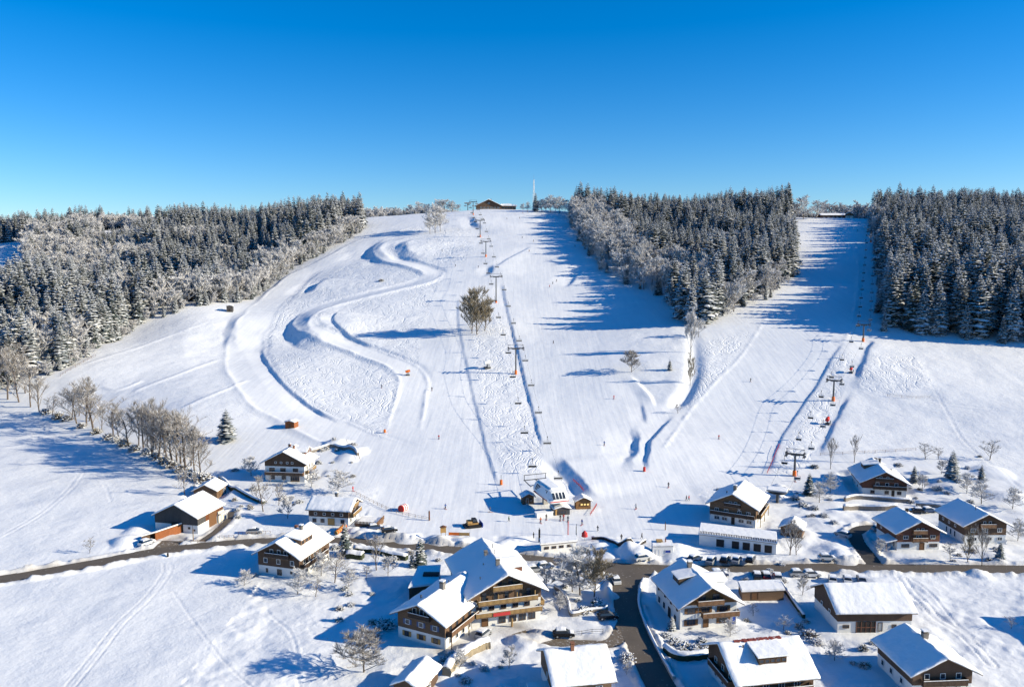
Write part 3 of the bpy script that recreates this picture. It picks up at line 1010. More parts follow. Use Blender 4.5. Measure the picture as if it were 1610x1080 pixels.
rngF = np.random.default_rng(5)
trees = []     # x, y, block, broadleaf?, height
edge_isl = smooth_line(gpoly(ISL_L[:6]), 3); edge_islr = smooth_line(gpoly(ISL_R), 3); edge_left = smooth_line(gpoly(LEFT_EDGE), 3)
for blk, (poly, sp, holes) in enumerate([(F_LEFT, 9.0, H_LEFT), (F_ISL, 8.6, ()), (F_RGT, 9.0, ())]):
    P = scatter(poly, sp, 100 + blk, holes)
    x, y = P[:, 0], P[:, 1]
    n = vnoise(x, y, 45, 30 + blk) + 0.6 * vnoise(x, y, 18, 40 + blk)
    if blk == 0:
        d = line_dist(x, y, edge_left)[0]
        u_ = 805 + FOC * x / y
        br = ((d < 15) & (n > -0.05) & (u_ > 235)) | ((d < 15) & (n > 0.25)) | ((y > 640) & (n > 0.0) & (u_ < 330)) | ((y > 520) & (n > 0.30)) | ((y < 470) & (x < -265) & (n > 0.1))
    elif blk == 1:
        d = line_dist(x, y, edge_isl)[0]; d2 = line_dist(x, y, edge_islr)[0]
        br = ((d < 42) & (y > 540) & (n > -0.42)) | ((d < 9) & (n > -.1)) | ((d2 < 8) & (n > -0.1)) | (n > 0.30)
    else:
        br = np.zeros(len(x), bool) | (n > 0.50)
    hgt = np.where(br, rngF.uniform(12, 20, len(x)), (rngF.uniform(15, 36, len(x)) * .5 + rngF.uniform(20, 36, len(x)) * .5) * (1 + 0.6 * vnoise(x, y, 55, 50)) * (1.12 if blk == 2 else (.92 if blk == 1 else 1.0)))
    z = hz(x, y)
    for i in range(len(x)):
        trees.append((x[i], y[i], z[i], blk, bool(br[i]), hgt[i]))
for blk, ed, n_ in ((0, edge_left, 150), (1, np.vstack([edge_isl]), 60), (1, edge_islr, 40), (2, smooth_line(gpoly(RGT), 3), 55)):
    cum = np.concatenate([[0], np.cumsum(np.hypot(*np.diff(ed, axis=0).T))])
    for q in range(n_):
        s_ = rngF.uniform(0, cum[-1]); x_ = np.interp(s_, cum, ed[:, 0]) + rngF.uniform(-3.5, 3.5); y_ = np.interp(s_, cum, ed[:, 1]) + rngF.uniform(-3.5, 3.5)
        bl = bool(rngF.random() < (.55 if blk != 2 else .3))
        trees.append((x_, y_, float(hz(x_, y_)[0]), blk, bl, rngF.uniform(3.5, 8) if bl else rngF.uniform(5, 15)))
for k, poly in enumerate(F_FAR):
    P = scatter(poly, 8.0, 200 + k)
    z = hz(P[:, 0], P[:, 1])
    for i in range(len(P)):
        trees.append((P[i, 0], P[i, 1], z[i], 3, rngF.random() < (0.35 if k < 2 else .05), rngF.uniform(15, 24)))


def in_frame(t, m=40):
    dd = t[1] * CP - (t[2] + t[5] * .5 - CAMZ) * SP
    u = 805 + FOC * t[0] / dd
    return -m < u < W0 + m


con = [t for t in trees if not t[4]]; dec = [t for t in trees if t[4]]
FLAB = {0: ('snow dusted spruce in the dense forest left of the ski slope', 'spruces of the forest left of the slope'),
        1: ('snow dusted spruce in the wood between the two ski runs', 'spruces of the wood between the ski runs'),
        2: ('snow dusted spruce in the shaded forest beside the second lift', 'spruces of the forest beside the second lift'),
        3: ('snow dusted spruce far behind the hilltop', 'spruces behind the hilltop')}
DLAB = {0: ('frosted leafless tree along the edge of the left forest', 'frosted trees of the left forest'),
        1: ('frosted leafless tree at the rim of the wood between the runs', 'frosted trees of the wood between the runs'),
        2: ('frosted leafless tree among the spruces beside the second lift', 'frosted trees of the forest beside the second lift'),
        3: ('frosted leafless tree far behind the hilltop', 'frosted trees behind the hilltop')}


def size_key(t):
    return -t[5] / math.hypot(t[0], t[1]) + (0 if in_frame(t, 10) else 10)


EDGE = {0: edge_left, 1: np.vstack([edge_isl, edge_islr]), 2: smooth_line(gpoly(RGT), 3)}


def tree_label(t, table, what):
    lab, grp = table[t[3]]
    if t[3] in EDGE and line_dist(np.array([t[0]]), np.array([t[1]]), EDGE[t[3]])[0][0] < 11:
        return lab.replace(what, 'outer row ' + what), 'outer row of ' + grp
    return lab, grp


con.sort(key=size_key); dec.sort(key=size_key)
rt = random.Random(77)
PROTO_S, PROTO_F = [None] * len(SPR), [None] * len(FRO)
for i, t in enumerate(con[:300]):
    v = i if i < len(SPR) else rt.randrange(len(SPR))
    o = put_tree('spruce_tree', SPR[v], SPR_T, (t[0], t[1], t[2] - 0.3), rt.random() * 6.28, t[5] / 28.0, *(lambda q: (q[0], 'tree', q[1]))(tree_label(t, FLAB, 'spruce')), sxy=rt.uniform(1.0, 1.35) if t[5] > 16 else 1.5)
    if PROTO_S[v] is None:
        PROTO_S[v] = [c for c in o.children if c.name.startswith('crown')][0]
for i, t in enumerate(dec[:260]):
    v = i if i < len(FRO) else rt.randrange(len(FRO))
    o = put_tree('frosted_tree', FRO[v][1], FRO[v][0], (t[0], t[1], t[2] - 0.2), rt.random() * 6.28, t[5] / 14.0, *(lambda q: (q[0], 'tree', q[1]))(tree_label(t, DLAB, 'leafless tree')), sxy=rt.uniform(.85, 1.1))
    if PROTO_F[v] is None:
        PROTO_F[v] = [c for c in o.children if c.name.startswith('crown')][0]


def mass(name, pts, protos, href, label, cat):
    """the remaining trees of a wood: points carrying one crown each"""
    r = random.Random(len(pts))
    me = bpy.data.meshes.new(name)
    me.from_pydata([(t[0], t[1], t[2] - 0.3) for t in pts], [], [])
    for an, typ, vals in (('kind_index', 'INT', [r.randrange(len(protos)) for _ in pts]), ('turn', 'FLOAT', [r.random() * 6.28 for _ in pts]), ('tall', 'FLOAT', [t[5] / href for t in pts])):
        a = me.attributes.new(an, typ, 'POINT'); a.data.foreach_set('value', vals)
    o = link(name, me); tag(o, label, None, None, 'stuff')
    ng = bpy.data.node_groups.new(name + '_nodes', 'GeometryNodeTree')
    ng.interface.new_socket('Geometry', in_out='INPUT', socket_type='NodeSocketGeometry')
    ng.interface.new_socket('Geometry', in_out='OUTPUT', socket_type='NodeSocketGeometry')
    N, L = ng.nodes, ng.links
    gi, go, jn = N.new('NodeGroupInput'), N.new('NodeGroupOutput'), N.new('GeometryNodeJoinGeometry')

    def attr(nm, dt):
        a = N.new('GeometryNodeInputNamedAttribute'); a.data_type = dt; a.inputs['Name'].default_value = nm
        return a.outputs['Attribute']
    ki, tu, ta = attr('kind_index', 'INT'), attr('turn', 'FLOAT'), attr('tall', 'FLOAT')
    cx = N.new('ShaderNodeCombineXYZ'); L.new(tu, cx.inputs[2])
    for k, p in enumerate(protos):
        cmp_ = N.new('FunctionNodeCompare'); cmp_.data_type = 'INT'; cmp_.operation = 'EQUAL'
        L.new(ki, cmp_.inputs[2]); cmp_.inputs[3].default_value = k
        oi = N.new('GeometryNodeObjectInfo'); oi.inputs['Object'].default_value = p; oi.transform_space = 'ORIGINAL'; oi.inputs['As Instance'].default_value = True
        ip = N.new('GeometryNodeInstanceOnPoints')
        L.new(gi.outputs[0], ip.inputs['Points']); L.new(cmp_.outputs[0], ip.inputs['Selection']); L.new(oi.outputs['Geometry'], ip.inputs['Instance'])
        L.new(cx.outputs[0], ip.inputs['Rotation']); sc3 = N.new('ShaderNodeCombineXYZ'); wid = N.new('ShaderNodeMath'); wid.operation = 'MULTIPLY'; wid.inputs[1].default_value = 1.15
        L.new(ta, wid.inputs[0]); L.new(wid.outputs[0], sc3.inputs[0]); L.new(wid.outputs[0], sc3.inputs[1]); L.new(ta, sc3.inputs[2]); L.new(sc3.outputs[0], ip.inputs['Scale'])
        L.new(ip.outputs[0], jn.inputs[0])
    L.new(jn.outputs[0], go.inputs[0])
    md = o.modifiers.new('trees', 'NODES'); md.node_group = ng
    return o


mass('spruce_forest', con[300:], PROTO_S, 28.0, 'dense snowy spruce forest covering the hills', 'forest')
mass('frosted_woodland', dec[260:], PROTO_F, 14.0, 'frosted leafless woodland on the far hills', 'woodland')
print('TREES', len(con), len(dec))
# ------------------------------------------------------------------ building materials
def _planks(name, col, scale, vertical=True, var=0.35):
    k = NT(name, 0.8)
    v = k.coord('Object')
    wv = k.n('ShaderNodeTexWave', wave_type='BANDS', bands_direction='Z' if not vertical else 'DIAGONAL')
    sep = k.n('ShaderNodeSeparateXYZ'); k.l(v, sep.inputs[0])
    cmb = k.n('ShaderNodeCombineXYZ')
    if vertical:
        s = k.math('ADD', sep.outputs[0], sep.outputs[1]); k.l(s, cmb.inputs[2])
    else:
        k.l(sep.outputs[2], cmb.inputs[2])
    wv.bands_direction = 'Z'
    k.l(cmb.outputs[0], wv.inputs['Vector']); wv.inputs['Scale'].default_value = scale
    nz = k.noise(0.9, 4, k.coord('Object', (1, 1, .25) if vertical else (.25, .25, 1)))
    c = k.mix(nz.outputs['Fac'], tuple(a * (1 - var) for a in col), tuple(a * (1 + var) for a in col))
    ln = k.math('GREATER_THAN', wv.outputs['Fac'], 0.12)
    c2 = k.mix(ln, tuple(a * 0.35 for a in col), c)
    k.l(c2, k.b.inputs['Base Color'])
    k.l(k.bump(wv.outputs['Fac'], 0.03), k.b.inputs['Normal'])


_planks('timber_dark', (0.125, 0.078, 0.053), 2.2)
_planks('timber_brown', (0.20, 0.122, 0.074), 2.2, False)
_planks('timber_red', (0.18, 0.078, 0.052), 2.2)
_planks('timber_warm', (0.26, 0.135, 0.055), 2.0)
_planks('timber_grey', (0.085, 0.080, 0.078), 1.6)
_planks('timber_orange', (0.30, 0.105, 0.040), 1.6)
_planks('rail_honey', (0.36, 0.23, 0.10), 2.6)
_planks('rail_brown', (0.22, 0.125, 0.072), 2.6)
_planks('rail_dark', (0.085, 0.055, 0.040), 2.6)
flat('plaster', (0.74, 0.73, 0.70), 0.85, 0.10, 0.7)
flat('plaster_cream', (0.66, 0.61, 0.50), 0.85, 0.10, 0.7)
flat('roof_board', (0.17, 0.115, 0.08), 0.8, 0.25, 2.0)
flat('roof_tile_red', (0.26, 0.060, 0.045), 0.7, 0.3, 3.0)
flat('chimney_brick', (0.25, 0.115, 0.07), 0.9, 0.3, 4.0)
flat('chimney_grey', (0.20, 0.185, 0.17), 0.9, 0.3, 4.0)
flat('glass', (0.030, 0.040, 0.055), 0.08, spec=0.6)
flat('frame_white', (0.75, 0.74, 0.72), 0.6)
flat('frame_brown', (0.12, 0.07, 0.04), 0.7)
flat('shutter_brown', (0.20, 0.105, 0.05), 0.7, 0.2, 3)
flat('shutter_honey', (0.42, 0.25, 0.09), 0.7, 0.2, 3)
flat('shutter_blue', (0.10, 0.13, 0.24), 0.7, 0.2, 3)
flat('door_wood', (0.15, 0.075, 0.035), 0.7, 0.2, 3)
flat('door_dark', (0.03, 0.026, 0.024), 0.7, 0.2, 3)
flat('door_blue', (0.02, 0.06, 0.32), 0.6)
flat('concrete', (0.40, 0.39, 0.37), 0.9, 0.15, 1.5)
flat('stone', (0.23, 0.20, 0.17), 0.95, 0.4, 1.8)
flat('metal_dark', (0.060, 0.062, 0.066), 0.55, spec=.4)
flat('metal_grey', (0.30, 0.31, 0.32), 0.5, spec=.4)
flat('paint_white', (0.80, 0.80, 0.79), 0.4)
flat('paint_red', (0.55, 0.035, 0.025), 0.5)
flat('paint_orange', (0.72, 0.16, 0.025), 0.6)
flat('paint_yellow', (0.75, 0.45, 0.04), 0.5)
flat('paint_black', (0.018, 0.018, 0.020), 0.5)
flat('rubber', (0.016, 0.016, 0.017), 0.9)
flat('awning_red', (0.50, 0.05, 0.05), 0.8)
flat('skin', (0.55, 0.36, 0.27), 0.6)


def _roof_snow():
    k = NT('roof_snow', 0.6)
    v = k.coord('Object')
    k.l(k.mix(k.noise(0.35, 3, v).outputs['Fac'], (0.82, 0.825, 0.835), (0.88, 0.88, 0.885)), k.b.inputs['Base Color'])
    h = k.math('ADD', k.math('MULTIPLY', k.noise(0.6, 3, v).outputs['Fac'], 0.16), k.math('MULTIPLY', k.noise(4.0, 3, v).outputs['Fac'], 0.015))
    k.l(k.bump(h, 1.0), k.b.inputs['Normal'])


_roof_snow()
_kl = NT('lit_pane', 0.3)
_kl.b.inputs['Base Color'].default_value = (0.8, 0.6, 0.25, 1)
_kl.b.inputs['Emission Color'].default_value = (1.0, 0.62, 0.16, 1)
_kl.b.inputs['Emission Strength'].default_value = 0.45

WMESH = {}


def window_meshes(w, h, frame, glass, shut, door):
    key = (w, h, frame, glass, shut, door)
    if key in WMESH:
        return WMESH[key]
    t = 0.09
    f = MB()
    f.box(-w / 2, w / 2, -.07, 0, h / 2 - t, h / 2); f.box(-w / 2, w / 2, -.10, 0, -h / 2 - .03, -h / 2 + t)
    f.box(-w / 2, -w / 2 + t, -.07, 0, -h / 2 + t, h / 2 - t); f.box(w / 2 - t, w / 2, -.07, 0, -h / 2 + t, h / 2 - t)
    n = 1 if (door or glass.startswith('door')) else max(1, int(round(w / 0.75)))
    for i in range(1, n):
        x = -w / 2 + w * i / n
        f.box(x - .035, x + .035, -.06, 0, -h / 2 + t, h / 2 - t)
    p = MB(); p.box(-w / 2 + t, w / 2 - t, -.025, .02, -h / 2 + t, h / 2 - t)
    s = None
    if shut:
        s = MB(); sw = min(.55, w * .42)
        s.box(-sw / 2, sw / 2, -.06, 0, -h / 2, h / 2); s.box(-sw / 2 + .06, sw / 2 - .06, -.075, -.06, .05, h / 2 - .08); s.box(-sw / 2 + .06, sw / 2 - .06, -.075, -.06, -h / 2 + .08, -.05)
    WMESH[key] = (f.mesh('window_frame', M[frame]), p.mesh('pane', M[glass]), s.mesh('shutter', M[shut]) if s else None, min(.55, w * .42))
    return WMESH[key]


class House:
    def __init__(self, root, W, L, he, pitch, of=1.2, os=1.2, ob=0.8, hp=2.6, lower='plaster', upper='timber_dark', snow=.32, T=None):
        self.root, self.W, self.L, self.he, self.p, self.of, self.os, self.ob, self.hp = root, W, L, he, R(pitch), of, os, ob, hp
        self.T = T or Matrix.Identity(4)
        self.tp = math.tan(self.p); self.w2 = W / 2 - os; self.snow = snow
        b = self.rz(self.w2) - 0.12       # wall top at the side walls
        y0, y1 = of, L - ob
        if lower:
            m = MB(); m.box(-self.w2, self.w2, y0, y1, -0.6, hp); self.part('wall', m, M[lower])
        z0 = hp if lower else -0.6
        e = 0.06 if lower else 0.0
        m = MB()
        m.prism([(-self.w2 - e, z0), (self.w2 + e, z0), (self.w2 + e, b - e * self.tp), (0, self.rz(0) - .12), (-self.w2 - e, b - e * self.tp)], y0 - e, y1 + e)
        self.part('timber_wall' if lower else 'wall', m, M[upper], fix=True)
        self.roof()

    def rz(self, x):
        """underside of the snow: top of the roof boards"""
        return self.he - self.snow + (self.W / 2 - abs(x)) * self.tp

    def part(self, name, mb, mats, parent=None, smooth=False, fix=False, loc=None, rz=0.0):
        o = build(mb, name, mats, parent or self.root, smooth, fix)
        if parent is None:
            o.matrix_local = self.T @ (Matrix.Translation(loc or (0, 0, 0)) @ Matrix.Rotation(rz, 4, 'Z'))
        elif loc is not None:
            o.matrix_local = Matrix.Translation(loc) @ Matrix.Rotation(rz, 4, 'Z')
        return o

    def roof(self):
        W2, L, t = self.W / 2, self.L, 0.16
        m = MB()
        zr, ze = self.rz(0), self.rz(W2)
        m.prism([(-W2, ze), (-W2, ze - t), (0, zr - t), (W2, ze - t), (W2, ze), (0, zr)], 0, L)
        # rafters under the front overhang
        o = self.part('roof', m, M['roof_board'], fix=True)
        for sx in (-1, 1):
            pass
        s = self.snow
        rg = random.Random(int(self.W * 100 + self.L * 10))
        us = [-W2 - .04, -W2 + .10] + [W2 * k / 5.0 for k in range(-4, 0)] + [-.25, 0, .25] + [W2 * k / 5.0 for k in range(1, 5)] + [W2 - .10, W2 + .04]
        nv = 16
        vs = [-.05, .10] + [L * k / nv for k in range(1, nv)] + [L - .10, L + .05]
        g = MB(); n = len(us)
        for v in vs:
            for u in us:
                edge = (abs(u) > W2) + (v < 0 or v > L)
                z = self.rz(min(abs(u), W2)) + s * (1.0 if not edge else .45) + (rg.uniform(-.07, .07) + .10 * math.sin(v * 1.3 + u) * math.sin(u * .9 + v * .6) if not edge else rg.uniform(-.13, .08))
                if abs(u) < .3:
                    z -= .05
                g.v.append((u + (rg.uniform(-.10, .16) * (1 if u > 0 else -1) if abs(u) > W2 else 0), v + (rg.uniform(-.14, .10) if (v < 0 or v > L) else 0), z))
        for j in range(len(vs) - 1):
            for i in range(n - 1):
                a = j * n + i; g.f.append((a, a + 1, a + n + 1, a + n)); g.m.append(0)
        # skirts
        k0 = len(g.v)
        ring = [(0, i) for i in range(n)] + [(j, n - 1) for j in range(1, len(vs))] + [(len(vs) - 1, i) for i in range(n - 2, -1, -1)] + [(j, 0) for j in range(len(vs) - 2, 0, -1)]
        for j, i in ring:
            u = max(-W2, min(W2, us[i])); v = max(0, min(L, vs[j]))
            g.v.append((u, v, self.rz(u) + .003))
        for q in range(len(ring)):
            (j, i), (j2, i2) = ring[q], ring[(q + 1) % len(ring)]
            g.f.append((j * n + i, k0 + q, k0 + (q + 1) % len(ring), j2 * n + i2)); g.m.append(0)
        me = g.mesh('roof_snow', M['roof_snow'], True)
        bm = bmesh.new(); bm.from_mesh(me); bmesh.ops.recalc_face_normals(bm, faces=bm.faces); bm.to_mesh(me); bm.free()
        link('roof_snow', me, o)
        self.roof_o = o

    def fac(self, f, u, z, out=0.0):
        if f == 'F':
            return (u, self.of - .062 - out, z), 0.0
        if f == 'B':
            return (-u, self.L - self.ob + .062 + out, z), math.pi
        yc = (self.of + self.L - self.ob) / 2
        if f == 'R':
            return (self.w2 + .062 + out, yc + u, z), math.pi / 2
        return (-self.w2 - .062 - out, yc - u, z), -math.pi / 2

    def win(self, f, u, z, w=1.0, h=1.1, frame='frame_white', shut=None, glass='glass', door=False):
        fm, pm, sm, sw = window_meshes(w, h, frame, glass, shut, door)
        loc, rz = self.fac(f, u, z)
        o = link('door' if door else 'window', fm, self.root)
        o.matrix_local = self.T @ (Matrix.Translation(loc) @ Matrix.Rotation(rz, 4, 'Z'))
        link('door_leaf' if door else 'pane', pm, o)
        if sm:
            for sx in (-1, 1):
                link('shutter', sm, o, (sx * (w / 2 + sw / 2 + .03), 0, 0))
        return o

    def row(self, f, z, us, w=1.0, h=1.1, **k):
        for u in us:
            self.win(f, u, z, w, h, **k)

    def balcony(self, f, u0, u1, z, depth=1.1, rail='rail_brown', hr=0.95, posts=False, snow=True):
        loc, rz = self.fac(f, (u0 + u1) / 2, z)
        w = abs(u1 - u0)
        m = MB(); m.box(-w / 2, w / 2, -depth, .05, -.14, 0)
        for k in range(int(w / 2) + 1):
            x = -w / 2 + .2 + k * (w - .4) / max(1, int(w / 2)); m.box(x - .07, x + .07, -depth + .05, .04, -.30, -.142)
        o = self.part('balcony', m, M['roof_board'], loc=loc, rz=rz)
        r = MB()
        n = max(4, int(w / .22))
        for k in range(n):
            x = -w / 2 + w * (k + .5) / n; r.box(x - .098, x + .098, -depth, -depth + .035, .06, hr - .06)
        for sx in (-1, 1):
            nn = max(2, int(depth / .22))
            for k in range(nn):
                y = -depth + .05 + (depth - .05) * (k + .5) / nn; r.box(sx * w / 2 - .02, sx * w / 2 + .02, y - .095, y + .095, .06, hr - .06)
            r.box(sx * w / 2 - .06, sx * w / 2 + .06, -depth - .03, .03, hr - .055, hr + .05)
        r.box(-w / 2 - .055, w / 2 + .055, -depth - .05, -depth + .09, hr - .05, hr + .045)
        r.box(-w / 2, w / 2, -depth + .036, -depth + .08, .10, .2)
        build(r, 'railing', M[rail], o)
        if snow:
            s = MB(); s.box(-w / 2 + .02, w / 2 - .02, -depth - .04, -depth + .07, hr + .046, hr + .13); build(s, 'railing_snow', M['roof_snow'], o)
        if posts:
            for k in range(2 + int(w > 7)):
                x = -w / 2 + .1 + (w - .2) * k / (1 + int(w > 7))
                p = MB(); p.box(x - .08, x + .08, -depth + .1, -depth + .26, -z - .1, -.145); build(p, 'post', M[rail], o)
        return o

    def chimney(self, x, y, w=.8, h=1.3, mat='chimney_grey', snow=True):
        z = self.rz(x)
        m = MB(); m.box(-w / 2, w / 2, -w / 2, w / 2, -1.0, h); m.box(-w / 2 - .08, w / 2 + .08, -w / 2 - .08, w / 2 + .08, h + .002, h + .12)
        for sx in (-1, 1):
            for sy in (-1, 1):
                m.box(sx * w * .36 - .07, sx * w * .36 + .07, sy * w * .36 - .07, sy * w * .36 + .07, h + .12, h + .38)
        m.box(-w / 2 - .1, w / 2 + .1, -w / 2 - .1, w / 2 + .1, h + .382, h + .46)
        o = self.part('chimney', m, M[mat], loc=(x, y, z))
        if snow:
            s = MB(); s.box(-w / 2 - .06, w / 2 + .06, -w / 2 - .06, w / 2 + .06, h + .46, h + .68); build(s, 'snow_cap', M['roof_snow'], o)

    def pipe(self, x, y, h=.9, r=.09):
        m = MB(); m.tube((0, 0, -.4), (0, 0, h), r, r, 8); m.tube((0, 0, h), (0, 0, h + .12), r * 1.7, r * 1.2, 8)
        self.part('vent_pipe', m, M['metal_dark'], loc=(x, y, self.rz(x) + .1))

    def dormer(self, side, y, w, drop, nwin=3, wall='timber_brown', hfront=1.75, pitch=8, frame='frame_brown'):
        """shed dormer on one slope; drop = distance of its face from the ridge line"""
        sx = side
        x = drop
        zf = self.rz(x)
        ztop = zf + hfront
        tp = math.tan(R(pitch))
        # run back up until it meets the main slope
        run = (ztop - zf) / (self.tp - tp)
        m = MB()
        P = lambda a, yy, z: (sx * a, yy, z)
        y0, y1 = y - w / 2, y + w / 2
        a = x; b = x - run
        v = [P(a, y0, zf - .1), P(a, y1, zf - .1), P(a, y0, ztop), P(a, y1, ztop), P(b, y0, ztop + run * tp), P(b, y1, ztop + run * tp), P(b, y0, self.rz(b) - .1), P(b, y1, self.rz(b) - .1)]
        m.v = v; m.f = [(0, 1, 3, 2), (0, 2, 4, 6), (1, 7, 5, 3), (2, 3, 5, 4)]; m.m = [0] * 4
        o = self.part('dormer', m, M[wall], fix=True)
        o2 = MB()
        e = .35; t = .26
        prof = [(a + e, ztop - e * tp + .02), (a + e, ztop - e * tp + .02 + t), (b - .3, ztop + (run + .3) * tp + .02 + t), (b - .3, ztop + (run + .3) * tp + .02)]
        o2.prism([(sx * p, q) for p, q in prof], y0 - e, y1 + e)
        build(o2, 'dormer_snow', M['roof_snow'], o, fix=True)
        o3 = MB()
        prof = [(a + e - .05, ztop - e * tp - .08), (a + e - .05, ztop - e * tp + .018), (b, ztop + run * tp + .018), (b, ztop + run * tp - .08)]
        o3.prism([(sx * p, q) for p, q in prof], y0 - e + .05, y1 + e - .05)
        build(o3, 'dormer_roof', M['roof_board'], o, fix=True)
        ww = min(.95, (w - .3) / nwin - .12)
        fm, pm, sm, sw = window_meshes(round(ww, 2), .8, frame, 'glass', None, False)
        for k in range(nwin):
            yy = y0 + w * (k + .5) / nwin
            q = link('dormer_window', fm, o)
            q.matrix_local = Matrix.Translation((sx * (a + .01), yy, zf + hfront * .52)) @ Matrix.Rotation(sx * math.pi / 2, 4, 'Z')
            link('pane', pm, q)

    def cross_gable(self, side, y, w, drop, pitch=24, wall='timber_brown', up=0.0):
        """gabled dormer whose ridge runs out of the main slope"""
        sx = side; x = drop; zf = self.rz(x); he = zf + 1.5 + up
        tp = math.tan(R(pitch)); zr = he + w / 2 * tp
        b = self.W / 2 - (zr - (self.he - self.snow)) / self.tp if zr < self.rz(0) else 0.0
        b = max(0.0, b)
        m = MB(); m.prism([(y - w / 2 + .3, zf - .3), (y + w / 2 - .3, zf - .3), (y + w / 2 - .3, he + .3 * tp - .1), (y, zr - .1), (y - w / 2 + .3, he + .3 * tp - .1)], sx * min(x, x), sx * b, axis='x')
        o = self.part('dormer', m, M[wall], fix=True)
        s = MB(); e = .6
        s.prism([(y - w / 2, he), (y, zr), (y + w / 2, he), (y + w / 2, he + .32), (y, zr + .32), (y - w / 2, he + .32)], sx * (x + e), sx * (b - .4 if b > .4 else -.2), axis='x')
        build(s, 'dormer_snow', M['roof_snow'], o, fix=True)
        fm, pm, sm, sw = window_meshes(.9, .9, 'frame_white', 'glass', None, False)
        for yy in (y - w * .18, y + w * .18):
            q = link('dormer_window', fm, o)
            q.matrix_local = Matrix.Translation((sx * (x + .01), yy, zf + .9)) @ Matrix.Rotation(sx * math.pi / 2, 4, 'Z'); link('pane', pm, q)


def new_house(key, name, label, cat='house', **k):
    x, y, a, W, L, he, p, gz = PLAN[key]
    root = thing(name, (x, y, gz), R(a), label, cat)
    return House(root, W, L, he, p, **k)


# ---- hotel: two wings, one building
x, y, a, W, L, he, p, gz = PLAN['hotel_main']
hroot = thing('hotel', (x, y, gz), R(a), 'large timber balconied hotel of two wings below the road bend', 'hotel')
h = House(hroot, W, L, he, p, of=1.6, os=1.3, hp=5.2, lower='plaster', upper='timber_brown')
h.row('F', 4.15, (-6.2, -3.4, -.7, 2.0, 4.7), 1.25, 1.15, frame='frame_brown')
h.row('F', 1.35, (-1.0, 1.4, 3.6, 5.8), 1.6, 1.9, frame='frame_brown')
h.win('F', -4.9, 1.2, 1.5, 2.2, frame='frame_brown', glass='door_wood', door=True)
h.row('F', 6.75, (-5.0, -2.5, 0, 2.5, 5.0), 1.1, 1.9, frame='frame_brown')
h.row('F', 9.35, (-1.6, .9), 1.1, 1.7, frame='frame_brown')
h.balcony('F', -7.2, 7.8, 2.75, 1.5, 'rail_honey')
h.balcony('F', -6.6, 6.8, 5.35, 1.4, 'rail_honey')
h.balcony('F', -3.3, 3.3, 8.15, 1.2, 'rail_honey')
h.balcony('R', -9.6, -3.0, 2.75, 1.2, 'rail_honey')
for xx in (-6.2, -2.1, 2.1, 6.2):
    m = MB(); m.box(xx - .11, xx + .11, .35, .57, 5.35, 7.4); h.part('post', m, M['rail_honey'])
for xx in (-3.0, 3.0):
    m = MB(); m.box(xx - .10, xx + .10, .55, .75, 8.15, 9.6); h.part('post', m, M['rail_honey'])
h.row('R', 1.4, (-6, -3, 0, 3, 6), 1.2, 1.3)
h.cross_gable(1, 9.5, 6.0, 5.2, 20, 'timber_red')
h.chimney(-.6, 6.6, .8, 1.3); h.chimney(-1.4, 14.0, .7, .8, snow=False); h.pipe(.5, 13.0); h.pipe(1.0, 17.0, 1.1); h.pipe(-3.0, 10.0, .5); h.pipe(-5.0, 5.0, .6)
m = MB(); m.box(-3.4, .4, -.06, 0, -.32, .42)
h.part('sign_board', m, M['awning_red'], loc=h.fac('F', 0, 3.1, 1.53)[0])
wing0 = h
# lower wing
X1 = PLAN['hotel_low']
T = Matrix.Translation((x, y, gz)) @ Matrix.Rotation(R(a), 4, 'Z')
T1 = T.inverted() @ (Matrix.Translation((X1[0], X1[1], X1[7])) @ Matrix.Rotation(R(X1[2]), 4, 'Z'))
h = House(hroot, X1[3], X1[4], X1[5], X1[6], of=1.4, os=1.2, hp=2.5, lower='plaster', upper='timber_brown', T=T1)
h.row('F', 1.35, (-3.6, 0, 3.6), 1.15, 1.1, frame='frame_brown', shut='shutter_honey')
h.row('F', 4.0, (-3.4, 0, 3.4), 1.1, 1.1, shut='shutter_blue')
h.row('F', 6.65, (-1.6, .2), 1.0, 1.5)
h.win('F', 1.9, 6.55, .8, 1.1)
h.balcony('F', -2.6, 2.6, 5.55, 1.0, 'rail_dark')
h.balcony('R', -8.0, 6.0, 2.75, 1.3, 'rail_brown', posts=True)
h.row('R', 4.0, (-6.5, -4, -1.5, 1.0, 3.5), 1.0, 1.6, frame='frame_brown')
h.row('R', 1.2, (-6.5, -4, -1.5, 1.0, 3.5), 1.1, 1.3)
h.win('L', 3.0, 1.4, 1.1, 1.1); h.win('L', -3.0, 1.4, 1.1, 1.1)
h.chimney(.3, 9.2, .95, 1.5); h.pipe(-2.4, 5.0, .7, .16); h.pipe(-.2, 12.5, .5)

# ---- chalet on the road's edge, garden around
h = new_house('chalet_garden', 'chalet', 'dark timber chalet with white base and wide roof dormer by the road', hp=2.5, upper='timber_dark')
h.row('F', 3.9, (-3.7, 0, 3.9), 1.1, 1.25); h.row('F', 6.35, (-1.9, .2, 2.1), .95, 1.25)
h.row('F', 1.3, (-3.4,), .6, 1.0, frame='frame_brown'); h.win('F', .2, 1.2, 1.3, 1.5, frame='frame_brown'); h.win('F', 3.6, 1.5, .6, .7, frame='frame_brown')
h.balcony('F', -3.4, 3.4, 5.15, .9, 'rail_dark')
h.balcony('R', -6.8, 4.8, 2.7, 1.3, 'rail_dark', posts=True)
h.row('R', 4.0, (-5, -2.5, 0, 2.5), 1.0, 1.5); h.row('R', 1.3, (-4, -1, 2), 1.2, 1.3)
h.dormer(1, 7.6, 5.4, 4.2, 3); h.chimney(1.0, 10.2, .8, 1.4, 'chimney_grey'); h.chimney(-1.2, 11.4, .7, .8, 'chimney_brick', False)
m = MB()
